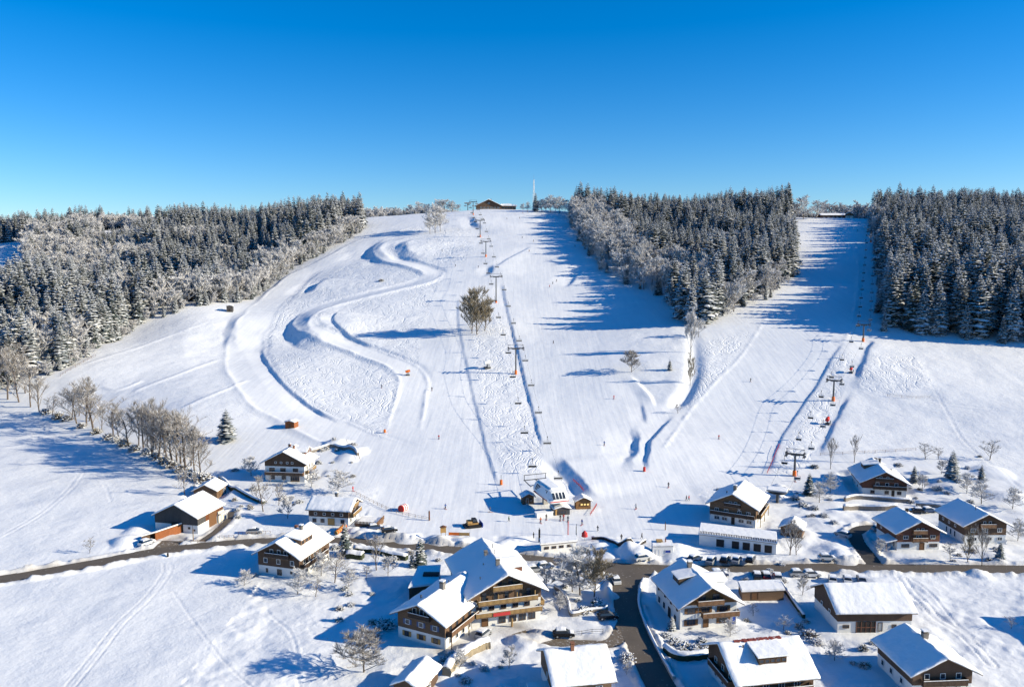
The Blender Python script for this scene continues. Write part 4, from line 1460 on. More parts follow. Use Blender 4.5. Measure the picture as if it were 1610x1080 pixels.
for k in range(5): m.box(-.3 + .02 * k, .5 + .05 * (k % 2), 5.6 + k * .7, 6.35 + k * .7, 0, .34)
h.part('bare_ridge_tiles', m, M['roof_tile_red'], loc=(-.1, 0, h.rz(0) - .16))
m = MB(); m.box(-4.6, -.8, -.9, .9, -.1, .35); h.part('bench_snow', m, M['roof_snow'], loc=(0, .2, 0))

# ---- upper house below the piste
h = new_house('house_upper', 'farmhouse', 'white walled farmhouse with dark gable beside the bottom of the left run', hp=5.4, lower='plaster', upper='timber_dark', of=1.2, os=1.4)
h.row('F', 4.2, (-4.6, -.6, 3.9), 1.9, 1.2, frame='frame_brown'); h.row('F', 1.4, (-4.4, -.4), 1.5, 1.3, frame='frame_brown'); h.win('F', 3.6, 1.3, 3.2, 2.2, frame='shutter_honey')
h.row('F', 6.7, (-3.2, -1.2, 1.0, 2.8), .8, .7); h.balcony('F', -6.9, 6.9, 2.6, 1.2, 'rail_brown'); h.balcony('R', -4.4, 3.4, 3.0, 1.1, 'rail_honey')
h.row('R', 4.6, (-2.5, 0, 2.2), 1.0, 1.3); h.row('R', 1.4, (-2.4, .8), 1.1, 1.2)
h.chimney(1.2, 6.8, .6, 1.0, 'chimney_brick'); h.chimney(-.9, 8.2, .7, .9, 'chimney_brick')
h.cross_gable(1, 9.2, 5.6, 5.4, 24, 'timber_red', -.3)
# ---- house with the deck, long side to the road
h = new_house('house_deck', 'farmhouse', 'low farmhouse with long white roof and sun deck beside the nursery slope', hp=2.5, upper='timber_dark', os=.9)
h.row('L', 1.35, (-4.4, -1.9), 1.2, 1.1, frame='frame_brown'); h.win('L', .8, 1.2, 2.1, 2.0, frame='shutter_honey', glass='shutter_honey', door=True); h.win('L', 4.3, 1.35, 1.2, 1.1, frame='frame_brown')
h.row('L', 3.4, (-4, -1.3, 1.3, 4), .9, .8); h.row('F', 1.4, (-2.4, 1.6), 1.2, 1.3); h.row('F', 3.9, (-2, 1), 1.0, 1.6)
h.balcony('F', -3.6, 3.6, 2.7, 1.3, 'rail_honey'); h.balcony('F', -2.0, 2.0, 5.0, 1.0, 'rail_honey'); h.chimney(1.2, 6.8, .8, 1.3, 'chimney_grey')
m = MB(); m.box(-4.2, 2.6, -7.5, -.6, .5, .8); m.box(-4.0, 2.4, -7.3, -.8, -.6, .5)
o = h.part('deck', m, M['rail_brown'])
m = MB(); m.box(-4.0, 2.4, -7.3, -.9, .802, 1.0); build(m, 'deck_snow', M['roof_snow'], o)
m = MB()
for q in range(16): m.box(-4.2, -4.13, -7.4 + q * .43, -7.1 + q * .43, .8, 1.7)
for q in range(15): m.box(-4.1 + q * .45, -3.8 + q * .45, -7.5, -7.43, .8, 1.7)
build(m, 'railing', M['rail_brown'], o)

# ---- barns
h = new_house('barn_left', 'barn', 'grey boarded barn with bright snow roof beside the road bend', 'barn', hp=2.4, upper='timber_grey', os=.6, of=.8)
m = MB(); m.box(-1.6, 2.2, .70, .80, -.2, 3.0); h.part('barn_door', m, M['door_dark'])
h.win('F', 4.2, 1.5, .7, .6, frame='frame_brown'); h.win('F', 5.9, 1.0, .5, .5, frame='frame_brown')
m = MB(); m.box(7.0, 7.06, 4.6, 13.4, 2.4, 4.6); h.part('board_cladding', m, M['timber_orange'])
m = MB(); m.box(7.0, 7.08, 6.2, 10.0, 0, 4.0); h.part('barn_door', m, M['door_wood'])
m = MB(); m.box(7.0, 7.5, 10.3, 13.2, .0, 3.4); h.part('annex_wall', m, M['plaster_cream'])
m = MB(); m.box(7.5, 8.6, 10.2, 13.3, 2.6, 2.8); m.box(8.4, 8.55, 10.3, 10.45, -.2, 2.6); m.box(8.4, 8.55, 13.0, 13.15, -.2, 2.6); h.part('porch', m, M['plaster'])
h = new_house('shed_left', 'shed', 'small brown shed with bright snow roof just behind the grey barn', 'shed', lower=None, upper='timber_brown', os=.5, of=.6)
h.win('F', 1.5, 1.4, .6, .6, frame='frame_white'); h.win('R', -1.0, 1.3, 1.0, 1.8, frame='shutter_honey', glass='door_wood', door=True); h.win('R', 2.0, 1.3, 1.4, 1.7, frame='frame_white')
h = new_house('barn_right', 'barn', 'long barn with broad white roof, brown boards and white base', 'barn', hp=2.5, upper='timber_dark', os=.9, of=.8)
h.row('R', 1.35, (4.2, 6.4), 1.0, .75, frame='frame_brown'); h.win('R', 1.2, 1.25, 1.0, 1.9, frame='frame_brown', glass='metal_grey', door=True)
m = MB(); m.box(6.16, 6.22, 4.7, 9.0, -.1, 2.45); o = h.part('barn_door', m, M['door_dark'])
m = MB()
for q in range(5): m.box(6.222, 6.28, 4.75 + q * 1.03, 4.86 + q * 1.03, -.1, 2.45)
m.box(6.222, 6.27, 4.75, 8.95, 1.1, 1.22); build(m, 'door_frame', M['timber_red'], o)
h.win('R', -6.2, 1.4, 1.4, .7, frame='frame_brown'); h.win('F', -2.0, 3.0, .9, .8); h.win('F', 2.0, 3.0, .9, .8)

# ---- lodge by the slope
h = new_house('lodge', 'ski_lodge', 'brown ski lodge with white ground floor at the foot of the second run', 'lodge', hp=2.6, upper='timber_brown')
h.row('F', 1.45, (-4.6, -2.3, 2.6, 4.9), 1.6, 1.1, frame='frame_white'); h.win('F', .2, 1.2, 1.0, 2.1, frame='frame_brown', glass='door_dark', door=True)
h.row('F', 3.95, (-4.7, -1.9, 2.0, 4.6), 1.2, 1.1); h.row('F', 6.5, (-.7, .8), .9, 1.0); h.win('F', 1.9, 5.1, .6, .7)
h.balcony('F', -6.5, 6.5, 2.75, 1.0, 'rail_dark'); h.balcony('F', -2.4, 2.4, 5.6, .9, 'rail_dark'); h.balcony('R', -6.2, 6.4, 2.75, 1.3, 'rail_honey', posts=True); h.balcony('R', -5.5, 3.5, 4.9, .9, 'rail_honey')
h.row('R', 1.4, (-4, -1, 2), 1.2, 1.3); h.row('R', 4.0, (-4, -1, 2), 1.1, 1.4); h.chimney(-.2, 4.6, .9, 1.2, 'stone'); h.pipe(-2.6, 4.5, .6, .18)
# ---- white house at the junction
h = new_house('house_white', 'chalet', 'white chalet with wood gable and two long balconies at the junction', hp=5.3, upper='timber_warm', of=1.6, os=1.1)
h.row('F', 1.45, (-4.0, 3.4), 2.0, 1.3, frame='frame_brown', shut='shutter_brown'); h.win('F', -.6, 1.2, 1.3, 2.1, frame='frame_brown', glass='door_wood', door=True)
h.row('F', 4.05, (-4.0, -.8, 3.4), 1.9, 1.25, frame='frame_brown', shut='shutter_brown'); h.row('F', 6.75, (-1.6, 1.6), 1.7, 1.5, frame='frame_brown')
h.win('F', 5.9, 1.1, 1.0, 1.9, glass='door_blue', door=True)
h.balcony('F', -1.8, 6.6, 2.75, 1.3, 'rail_brown'); h.balcony('F', -2.9, 3.1, 5.45, 1.1, 'rail_brown')
h.row('L', 1.4, (-5, -2, 4.5), .9, 1.2, frame='frame_brown'); h.row('L', 4.1, (-5.5, -1.5, 2, 5.5), .9, 1.2, frame='frame_brown'); h.win('L', 1.2, 1.2, 1.4, 2.2, frame='frame_brown', glass='door_dark', door=True)
h.dormer(-1, 9.4, 3.6, 4.4, 2); h.chimney(-.3, 11.6, .9, 1.2, 'stone'); h.cross_gable(1, 9.4, 5.0, 6.2, 20, 'plaster', .2)
# ---- roof with dormer at the bottom edge
h = new_house('house_dormer', 'chalet', 'dark chalet with red ridge tiles and dormer at the bottom edge', hp=2.5, upper='timber_dark', of=1.3)
h.dormer(1, 8.6, 5.4, 4.6, 5, 'timber_brown'); h.row('F', 1.4, (-3, 0, 3), 1.0, 1.1); h.row('F', 4.1, (-3, 0, 3), 1.0, 1.1, frame='frame_white'); h.balcony('F', -4.4, 4.4, 2.75, 1.1, 'rail_dark')
h.row('R', 3.4, (-5, -2, 1, 4), 1.2, 1.1, frame='frame_white'); h.balcony('R', -6.5, 6.5, 2.6, 1.3, 'rail_brown')
m = MB()
rr_ = random.Random(3)
for q in range(26):
    y0 = 3.2 + q * .36; wd = rr_.uniform(.2, .55); m.box(-wd, wd * .8, y0, y0 + .33, -.12, rr_.uniform(.08, .16))
h.part('bare_ridge_tiles', m, M['roof_tile_red'], loc=(0, 0, h.rz(0) + .20)); h.pipe(1.6, 10.2, .5, .2); h.pipe(1.2, 4.5, .4, .12)
# ---- corner house at the lower right
h = new_house('house_corner', 'chalet', 'chalet with shaded blue roof at the lower corner beside the tracks', hp=2.4, upper='timber_dark', of=1.3)
h.row('L', 1.4, (-4, -1, 2.5), 1.0, 1.1); h.row('F', 1.4, (-3, 0, 3), 1.2, 1.2); h.row('F', 4.0, (-3, 0, 3), 1.0, 1.1); h.chimney(.3, 7.8, .9, 1.2, 'stone'); h.chimney(1.3, 8.6, .5, 1.0, 'chimney_grey'); h.balcony('F', -4.2, 4.2, 2.7, 1.1, 'rail_dark')
# ---- right side houses
h = new_house('house_red', 'chalet', 'red timbered chalet with white base above the terraced stone walls', hp=2.6, upper='timber_red')
h.row('F', 1.4, (-3.6, .8, 4.6), 1.3, 1.1, frame='frame_brown'); h.win('F', 2.7, 1.2, .9, 2.0, frame='frame_brown', glass='door_dark', door=True); h.row('F', 4.0, (-2.2, .8, 3.6), 1.1, 1.4); h.row('F', 6.3, (-1.2, .9), .8, .9)
h.balcony('F', -3.6, 6.6, 2.75, 1.0, 'rail_dark'); h.balcony('F', -3.0, 2.6, 5.3, .8, 'rail_dark'); h.dormer(-1, 12.6, 4.6, 4.4, 2); h.row('L', 1.4, (-5, -2, 2), 1.0, 1.1); h.chimney(1.2, 13.4, .6, 1.5, 'paint_black', False)
h.cross_gable(1, 12.5, 4.6, 4.6, 16, 'timber_red', -.6)
h = new_house('house_drive', 'chalet', 'brown chalet with white base and blue shaded roof by the driveway', hp=2.3, upper='timber_red')
h.row('F', 1.25, (-3.6, 4.2), 2.2, .9, frame='frame_brown'); h.win('F', 1.0, 1.05, 1.4, 2.0, frame='frame_brown', glass='door_wood', door=True); h.row('F', 3.6, (-3.6, 0, 3.9), 1.4, 1.0, shut='shutter_brown'); h.row('F', 5.6, (-.4, 1.0), .8, .9)
h.balcony('F', -2.0, 2.2, 2.6, .9, 'rail_brown'); h.balcony('F', -1.9, 2.0, 4.7, .8, 'rail_brown'); h.row('L', 1.3, (2, 4), .7, 1.6); h.win('L', -3, 3.6, .8, .8); h.chimney(.5, 8.6, .6, .7, 'paint_black', False)
m = MB(); m.prism([(-8.9, 1.9), (-5.9, 2.6), (-5.9, 2.75), (-8.9, 2.05)], 1.2, 6.0); o = h.part('lean_to_roof', m, M['roof_board'], fix=True)
m = MB(); m.prism([(-9.0, 2.06), (-5.9, 2.76), (-5.9, 3.05), (-9.0, 2.3)], 1.1, 6.1); build(m, 'lean_to_snow', M['roof_snow'], o, fix=True)
for yy in (1.4, 3.6, 5.8):
    m = MB(); m.box(-8.75, -8.6, yy - .07, yy + .07, -.3, 1.95); build(m, 'post', M['rail_brown'], o)
h = new_house('house_end', 'chalet', 'chalet with smooth blue shaded roof at the end of the row', hp=2.4, upper='timber_dark')
h.row('F', 1.3, (-3, 1.2, 4.2), 1.4, 1.0); h.row('F', 3.8, (-3.5, 0, 4.0), 1.3, 1.1); h.row('F', 5.9, (-.4, 1.2), .8, .9); h.balcony('F', -1.8, 2.6, 4.7, .8, 'rail_brown')
h.row('L', 3.7, (-4, -1, 2), .8, .8); h.row('L', 1.3, (-2, 0, 2), .8, 1.7, frame='frame_white'); h.pipe(-.8, 4.8, 1.2, .1)
# ---- houses at the lower edge
h = new_house('house_bottom', 'house', 'house with plain white roof and brick chimney at the bottom edge', hp=2.5, upper='timber_brown', of=.7)
h.row('R', 3.2, (-3, 0, 3), 1.3, 1.0, frame='frame_white'); h.chimney(.5, 5.2, .6, 1.2, 'chimney_brick', False); h.win('F', 0, 3.4, 1.0, 1.0); h.row('R', 1.2, (-3, 0, 3), 1.2, 1.2)
m = MB(); m.prism([(1.2, 2.5), (5.2, 1.7), (5.2, 1.85), (1.2, 2.65)], -3.3, .5); o = h.part('lean_to_roof', m, M['roof_board'], fix=True)
m = MB(); m.prism([(1.1, 2.66), (5.3, 1.86), (5.3, 2.1), (1.1, 2.95)], -3.4, .5); build(m, 'lean_to_snow', M['roof_snow'], o, fix=True)
m = MB(); m.box(1.4, 5.0, -3.1, .6, -.5, 1.75); h.part('lean_to_wall', m, M['timber_dark'])
h = new_house('hut_bottom', 'shed', 'small dark shed with white roof below the hotel', 'shed', lower=None, upper='timber_dark', os=.5, of=.6)
h.win('R', 0, 1.3, .8, .7); h.win('F', 0, 1.1, 1.4, 2.0, frame='frame_brown', glass='door_dark', door=True)
h = new_house('hut_bare', 'shed', 'small brown hut behind the bare twin tree near the garages', 'shed', lower=None, upper='timber_brown', os=.5, of=.6, snow=.4)
h.win('F', -1.2, 1.4, .8, .7); h.win('F', 1.2, 1.1, .9, 2.0, frame='frame_brown', glass='door_dark', door=True)
h = new_house('hut_ticket', 'ticket_hut', 'wooden ticket hut with glowing yellow windows right of the lift station', 'hut', lower=None, upper='timber_warm', os=.45, of=.55, snow=.25)
h.row('F', 1.55, (-.55, .45, 1.45), .85, .75, frame='frame_brown', glass='lit_pane')
h = new_house('hut_porch', 'hut', 'little wooden hut with blue shaded roof left of the lift station', 'hut', lower=None, upper='timber_brown', os=.45, of=.9, snow=.25)
h.win('F', -.4, 1.1, .8, 1.9, frame='frame_white', glass='door_wood', door=True); h.win('F', .9, 1.3, .9, 1.2, frame='frame_brown')
# ------------------------------------------------------------------ simple buildings around the lift
def box_thing(name, px_list, z0, h, label, cat, mat, snow=.3, over=.25, base=None):
    """flat roofed low building on a quadrilateral plan given by its corners"""
    P = [np.array(p) for p in px_list]
    c = sum(P) / len(P)
    t = thing(name, (c[0], c[1], z0), 0, label, cat)
    q = [(p[0] - c[0], p[1] - c[1]) for p in P]

    def ring(mb, s, za, zb, mi=0):
        n = len(q); i = len(mb.v)
        k = [(x * (1 + s / max(1e-3, math.hypot(x, y))), y * (1 + s / max(1e-3, math.hypot(x, y)))) for x, y in q]
        mb.v += [(x, y, za) for x, y in k] + [(x, y, zb) for x, y in k]
        for j in range(n):
            mb.f.append((i + j, i + (j + 1) % n, i + n + (j + 1) % n, i + n + j)); mb.m.append(mi)
        mb.f.append(tuple(i + j for j in reversed(range(n)))); mb.m.append(mi)
        mb.f.append(tuple(i + n + j for j in range(n))); mb.m.append(mi)
    m = MB(); ring(m, 0, -.6, h); build(m, 'wall', M[mat], t, fix=True)
    m = MB(); ring(m, over, h, h + .14); r = build(m, 'roof', M['roof_board'], t, fix=True)
    m = MB(); ring(m, over + .04, h + .14, h + .14 + snow * .6); ring(m, over - .12, h + .141 + snow * .6, h + .14 + snow); build(m, 'roof_snow', M['roof_snow'], r, fix=True)
    return t, q


def on_face(t, q, i, f, z, w, h, frame='frame_brown', glass='glass', name='window', child='pane'):
    """window or door on side i of a plan, at fraction f along it"""
    a, b = Vector(q[i]), Vector(q[(i + 1) % len(q)])
    d = (b - a).normalized(); n = Vector((d.y, -d.x))
    p = a.lerp(b, f) + n * .01
    fm, pm, sm, sw = window_meshes(w, h, frame, glass, None, False)
    o = link(name, fm, t, (p.x, p.y, z), math.atan2(d.y, d.x)); link(child, pm, o)
    return o


def gp(px, py, z=None):
    return np.array(G(px, py)[:2])


# garages with roof terrace
A, B_ = gp(1099, 857), gp(1220, 872)
back = np.array([2.6, 8.6])
gt, gq = box_thing('garage_row', [A, B_, B_ + back, A + back], 0, 2.9, 'long row of garages under a snowy roof terrace before the lodge', 'garages', 'plaster', .35)
for f in (.28, .48, .62, .76, .90):
    on_face(gt, gq, 0, f, 1.25, 2.3 if f < .4 else 2.1, 2.3, 'frame_white', 'door_dark', 'garage_door', 'door_leaf')
m = MB()
a, b = Vector(gq[0]), Vector(gq[1])
for k in range(46):
    p = a.lerp(b, (k + .5) / 46); m.box(p.x - .10, p.x + .10, p.y - .05, p.y + .05, 3.35, 4.0)
for k in range(12):
    p = a.lerp(b, (k + .5) / 12); q = a.lerp(b, (k + 1.3) / 12)
    m.tube((p.x, p.y, 4.0), (q.x, q.y, 4.0), .06, .06, 4)
build(m, 'terrace_railing', M['rail_dark'], gt)
# garage shed with brown front
A, B_ = gp(1167, 944), gp(1232, 943)
st, sq = box_thing('shed', [A, B_, B_ + np.array([.6, 5.2]), A + np.array([.6, 5.2])], 0, 2.1, 'low brown shed with flat snow roof behind the white chalet', 'shed', 'timber_brown', .45)
on_face(st, sq, 0, .3, 1.1, 1.6, 1.7, 'frame_brown', 'door_wood', 'shed_door', 'door_leaf')
# low kiosk by the road
A, B_ = gp(851, 868), gp(906, 867)
kt, kq = box_thing('kiosk', [A, B_, B_ + np.array([0, 4.2]), A + np.array([0, 4.2])], 0, 2.3, 'long low white kiosk with flat snow roof on the road bank', 'kiosk', 'plaster', .45, .35)
for f in (.15, .36, .57, .8):
    on_face(kt, kq, 0, f, 1.45, 1.3, .7)
# white cabin
A, B_ = gp(1026, 869), gp(1058, 868)
ct, cq = box_thing('service_cabin', [A, B_, B_ + np.array([.4, 4.0]), A + np.array([.4, 4.0])], 0, 2.9, 'white service cabin with blue window dug into a snow bank', 'cabin', 'paint_white', .3, .05)
on_face(ct, cq, 0, .75, 1.6, 1.6, .9, 'frame_white', 'door_blue'); on_face(ct, cq, 0, .25, 1.2, 1.0, 2.0, 'frame_white', 'paint_white', 'door', 'door_leaf')
m = MB(); m.box(-1.5, .1, -.2, 1.2, 3.5, 3.9); build(m, 'roof_crate', M['shutter_honey'], ct); m = MB(); m.tube((1.0, .5, 3.2), (1.0, .5, 4.3), .16, .14, 8); build(m, 'flue', M['chimney_brick'], ct)
# carport
P0, P1 = gp(222, 852), gp(246, 849)
d_ = np.array([6.2, 10.5])
t = thing('carport', (P0[0], P0[1], 0), 0, 'brown carport with sloping snow roof beside the grey barn', 'carport')
pts = [np.zeros(2), P1 - P0, P1 - P0 + d_, d_]
m = MB(); zz = (2.0, 2.5, 2.5, 2.0)
m.v = [(p[0], p[1], z) for p, z in zip(pts, zz)] + [(p[0], p[1], z + .15) for p, z in zip(pts, zz)]
m.f = [(3, 2, 1, 0), (4, 5, 6, 7), (0, 1, 5, 4), (1, 2, 6, 5), (2, 3, 7, 6), (3, 0, 4, 7)]; m.m = [0] * 6
r = build(m, 'roof', M['roof_board'], t)
m = MB(); m.v = [(p[0], p[1], z + .152) for p, z in zip(pts, zz)] + [(p[0], p[1], z + .45) for p, z in zip(pts, zz)]
m.f = [(3, 2, 1, 0), (4, 5, 6, 7), (0, 1, 5, 4), (1, 2, 6, 5), (2, 3, 7, 6), (3, 0, 4, 7)]; m.m = [0] * 6
build(m, 'roof_snow', M['roof_snow'], r)
a = (P1 - P0) * .94; b = a + d_ * .95
m = MB(); m.quad([(a[0], a[1], -.3), (b[0], b[1], -.3), (b[0], b[1], 2.45), (a[0], a[1], 2.45)]); m.quad([(a[0] - .12, a[1], 2.45), (b[0] - .12, b[1], 2.45), (b[0] - .12, b[1], -.3), (a[0] - .12, a[1], -.3)]); build(m, 'side_wall', M['timber_orange'], t)
a = (P1 - P0) * .05; b = a + d_ * .95
m = MB(); m.quad([(a[0], a[1], -.3), (b[0], b[1], -.3), (b[0], b[1], 2.0), (a[0], a[1], 2.0)]); build(m, 'back_wall', M['timber_dark'], t)
# small orange hut on the meadow
g = G(455, 674)
mh = thing('shed', (g[0], g[1], g[2]), R(-12), 'tiny orange wooden hut with snow roof alone on the lower slope', 'hut')
House(mh, 4.6, 4.4, 3.0, 15, lower=None, upper='timber_orange', os=.25, of=.3, ob=.3, snow=.3).win('F', 0, 1.2, .9, 1.8, frame='frame_brown', glass='door_wood', door=True)
g = G(361, 491)
mh = thing('shed', (g[0], g[1], g[2]), R(10), 'small grey hut at the forest edge beside the outer run', 'hut')
House(mh, 4.6, 4.4, 4.6, 12, lower=None, upper='timber_grey', os=.3, of=.3, ob=.3, snow=.35).win('F', 0, 1.3, .9, 1.9, frame='frame_brown', glass='door_dark', door=True)

# ---- top lodge on the hill crest
g = gnd(770, 329.5, hz)
cz = float(hz(0, 1)[0])
cx_, cy_ = -27.0, 932.0
tl = thing('summit_lodge', (cx_, cy_, float(hz(cx_, cy_)[0]) - .3), R(4), 'dark gabled restaurant on the hill crest beside the lift top', 'lodge')
h = House(tl, 32, 22, 4.6, 25, lower=None, upper='timber_dark', os=1.5, of=1.5, snow=.5)
h.row('F', 2.0, (-9, -5, -1, 3, 7, 11), 2.6, 1.6, frame='frame_white'); h.win('F', 0, 7.0, 2.4, 1.6); h.chimney(3, 10, 1.2, 2.0)
m = MB(); m.box(14.8, 32, 5, 16, -.5, 4.5); h.part('side_wing', m, M['timber_brown'])
m = MB(); m.prism([(14.0, 4.6), (33.5, 4.2), (33.0, 5.4), (23, 7.2), (14.5, 6.6)], 3.5, 17.5); h.part('wing_snow', m, M['roof_snow'], fix=True)
for q in range(5):
    m = MB(); m.box(15.6 + q * 3.2, 18.0 + q * 3.2, 4.9, 5.05, 1.2, 3.0); h.part('window', m, M['glass'])
# ---- hut and house at the top of the second run
bx_, by_ = xy(1333, 655 * S)
t = thing('summit_hut', (bx_, by_, float(hz(bx_, by_)[0]) - .2), R(-20), 'small snow roofed hut at the top of the second lift', 'hut')
h = House(t, 9, 10, 5.0, 30, lower='plaster_cream', hp=3.0, upper='timber_brown', os=.6, of=.6, snow=.5); h.win('F', 0, 1.5, 1.2, 1.4)
bx_, by_ = xy(1308, 668 * S)
t = thing('summit_house', (bx_, by_, float(hz(bx_, by_)[0]) - .2), R(2), 'long dark house behind the top edge of the second run', 'house')
h = House(t, 12, 30, 4.4, 22, lower=None, upper='timber_dark', os=1, of=1, snow=.3, T=Matrix.Rotation(R(90), 4, 'Z') @ Matrix.Translation((0, -12, 0)))
h.row('L', 2.0, (-10, -5, 0, 5, 10), 2.0, 1.4)


# ------------------------------------------------------------------ chairlifts
def tower_meshes(hh, arm):
    c = MB(); c.tube((0, 0, -.8), (0, 0, hh * .5), .44, .38, 10); c.tube((0, 0, hh * .5), (0, 0, hh), .38, .32, 10)
    a = MB(); a.box(-arm, arm, -.3, .3, hh - .2, hh + .34); a.box(-arm * .5, arm * .5, -.16, .16, hh - .45, hh - .1)
    s = MB()
    for k in range(6):
        y = -1.5 + k * .6; s.tube((-.14, y, 0), (.14, y, 0), .26, .26, 8)
    s.box(-.22, -.15, -1.8, 1.8, -.10, .12); s.box(.15, .22, -1.8, 1.8, -.10, .12); s.box(-.5, .5, -.1, .1, .1, .35)
    p = MB()
    for sx in (-1, 1):
        p.tube((sx * arm, 0, hh + .3), (sx * arm * .96, 0, hh + 1.9), .08, .08, 5)
    p.tube((-arm * 1.05, 0, hh + 1.9), (arm * 1.05, 0, hh + 1.9), .09, .09, 5)
    for sx in (-1, 1):
        p.tube((sx * arm * .96, 0, hh + 1.9), (sx * arm * .45, 0, hh + .3), .05, .05, 4)
        p.box(sx * arm - .45, sx * arm + .45, -1.9, 1.9, hh - .62, hh - .55)
        p.tube((sx * arm + .45, -1.9, hh - .5), (sx * arm + .45, -1.9, hh + .5), .04, .04, 4); p.tube((sx * arm + .45, 1.9, hh - .5), (sx * arm + .45, 1.9, hh + .5), .04, .04, 4); p.tube((sx * arm + .45, -1.9, hh + .5), (sx * arm + .45, 1.9, hh + .5), .04, .04, 4)
    pad = MB(); pad.tube((0, 0, -.4), (0, 0, 1.7), .72, .66, 10); pad.tube((0, 0, 1.7), (0, 0, 2.0), .66, .45, 10)
    lad = MB()
    for sx in (-.2, .2):
        lad.tube((sx, -.5, 2.3), (sx, -.42, hh), .03, .03, 4)
    for k in range(int(hh / .5)):
        lad.tube((-.2, -.48, 2.4 + k * .45), (.2, -.48, 2.4 + k * .45), .02, .02, 3) if 2.4 + k * .45 < hh else None
    return c.mesh('column', M['metal_dark']), a.mesh('crossarm', M['metal_dark']), s.mesh('sheave_train', M['metal_dark']), p.mesh('work_frame', M['metal_dark']), pad.mesh('padding', M['paint_orange']), lad.mesh('ladder', M['metal_grey'])


def chair_meshes(w):
    s = MB(); s.box(-w / 2, w / 2, -.28, .28, -.10, .0)
    b = MB(); b.box(-w / 2, w / 2, .26, .36, .05, .62)
    f = MB()
    for sx in (-1, 1):
        f.tube((sx * w * .5, -.3, -.02), (sx * w * .5, .36, -.02), .05, .05, 5); f.tube((sx * w * .5, .34, -.02), (sx * w * .5, .34, 1.15), .05, .05, 5); f.tube((sx * w * .5, .34, .55), (sx * w * .5, -.32, .5), .04, .04, 5)
    f.tube((-w / 2, .34, 1.15), (w / 2, .34, 1.15), .06, .06, 5); f.tube((-w / 2, -.32, .5), (w / 2, -.32, .5), .045, .045, 5)
    h_ = MB(); h_.tube((0, .34, 1.15), (0, .3, 2.0), .07, .07, 5); h_.tube((0, .3, 2.0), (0, 0, 2.75), .07, .07, 5); h_.box(-.16, .16, -.3, .3, 2.66, 2.95)
    n = MB(); n.box(-w / 2 + .05, w / 2 - .05, .24, .40, .622, .72); n.box(-w / 2 + .05, w / 2 - .05, -.24, .2, .002, .10)
    return s.mesh('seat', M['rubber']), b.mesh('backrest', M['rubber']), f.mesh('frame', M['metal_grey']), h_.mesh('hanger', M['metal_dark']), n.mesh('snow_layer', M['roof_snow'])


ORD = 'first second third fourth fifth sixth seventh eighth ninth tenth eleventh twelfth thirteenth fourteenth fifteenth sixteenth seventeenth eighteenth nineteenth twentieth'.split()
ORD += ['twenty-' + o for o in ORD[:9]] + ['thirtieth'] + ['thirty-' + o for o in ORD[:9]]


def chairlift(nodes, arm, which, chair_w, spacing, tower_names, off=0.0, base_h=4.2):
    """nodes: (ground x, y, z, rope height); first and last are stations"""
    P = [np.array(n[:3]) + np.array([0, 0, n[3]]) for n in nodes]
    d = P[-1][:2] - P[0][:2]; d /= np.linalg.norm(d); nrm = np.array([d[1], -d[0]])   # right of uphill travel
    rz = math.atan2(-d[0], d[1])
    for i, n in enumerate(nodes[1:-1]):
        hh = n[3] - .55
        cm, am, sm, pm, padm, lm = tower_meshes(hh, arm)
        t = thing('lift_tower', (n[0], n[1], n[2]), rz, tower_names[i], 'lift tower', 'towers of the %s chairlift' % which)
        link('column', cm, t); ca = link('crossarm', am, t); link('work_frame', pm, t); link('padding', padm, t); link('ladder', lm, t)
        for sx in (-1, 1):
            link('sheave_train', sm, ca, (sx * arm, 0, hh + .36))
    ropes = {}
    for sx, nm in ((-1, 'descending'), (1, 'ascending')):
        m = MB(); pts = []
        for i in range(len(P) - 1):
            a = P[i] + np.append(nrm * arm * sx, 0); b = P[i + 1] + np.append(nrm * arm * sx, 0)
            L = np.linalg.norm(b - a)
            for k in range(12):
                f = k / 12; q = a * (1 - f) + b * f; q[2] -= 4 * f * (1 - f) * L * .018; pts.append(q)
        pts.append(b)
        for i in range(len(pts) - 1):
            m.tube(pts[i], pts[i + 1], .028, .028, 4, 0, False)
        tag(build(m, 'lift_cable', M['metal_dark']), '%s steel haul rope of the %s chairlift' % (nm, which), 'cable', 'haul ropes of the %s chairlift' % which)
        ropes[sx] = np.array(pts)
    ms = chair_meshes(chair_w)
    for sx in (-1, 1):
        r = ropes[sx]; seg = np.linalg.norm(np.diff(r, axis=0), axis=1); cum = np.concatenate([[0], np.cumsum(seg)])
        s = spacing * (.45 if sx > 0 else .8) + off
        ci = 0
        while s < cum[-1] - 6:
            q = [np.interp(s, cum, r[:, k]) for k in range(3)]
            t = thing('lift_chair', (q[0], q[1], q[2] - 2.92), rz + (math.pi if sx < 0 else 0) + 0.0, '%s empty chair from the bottom on the %s rope of the %s chairlift' % (ORD[ci], 'ascending' if sx > 0 else 'descending', which), 'lift chair', 'chairs of the %s chairlift, %s side' % (which, 'ascending' if sx > 0 else 'descending'))
            for nmx, me in zip(('seat', 'backrest', 'frame', 'hanger', 'snow_layer'), ms):
                link(nmx, me, t)
            s += spacing; ci += 1
    return d, nrm, rz


def tower_at(px, py_base, py_top):
    g = G(px, py_base)
    dist = g[1] * CP - (g[2] - CAMZ) * SP
    return (g[0], g[1], g[2], max(5.0, (py_base - py_top) / FOC * dist * 1.0))


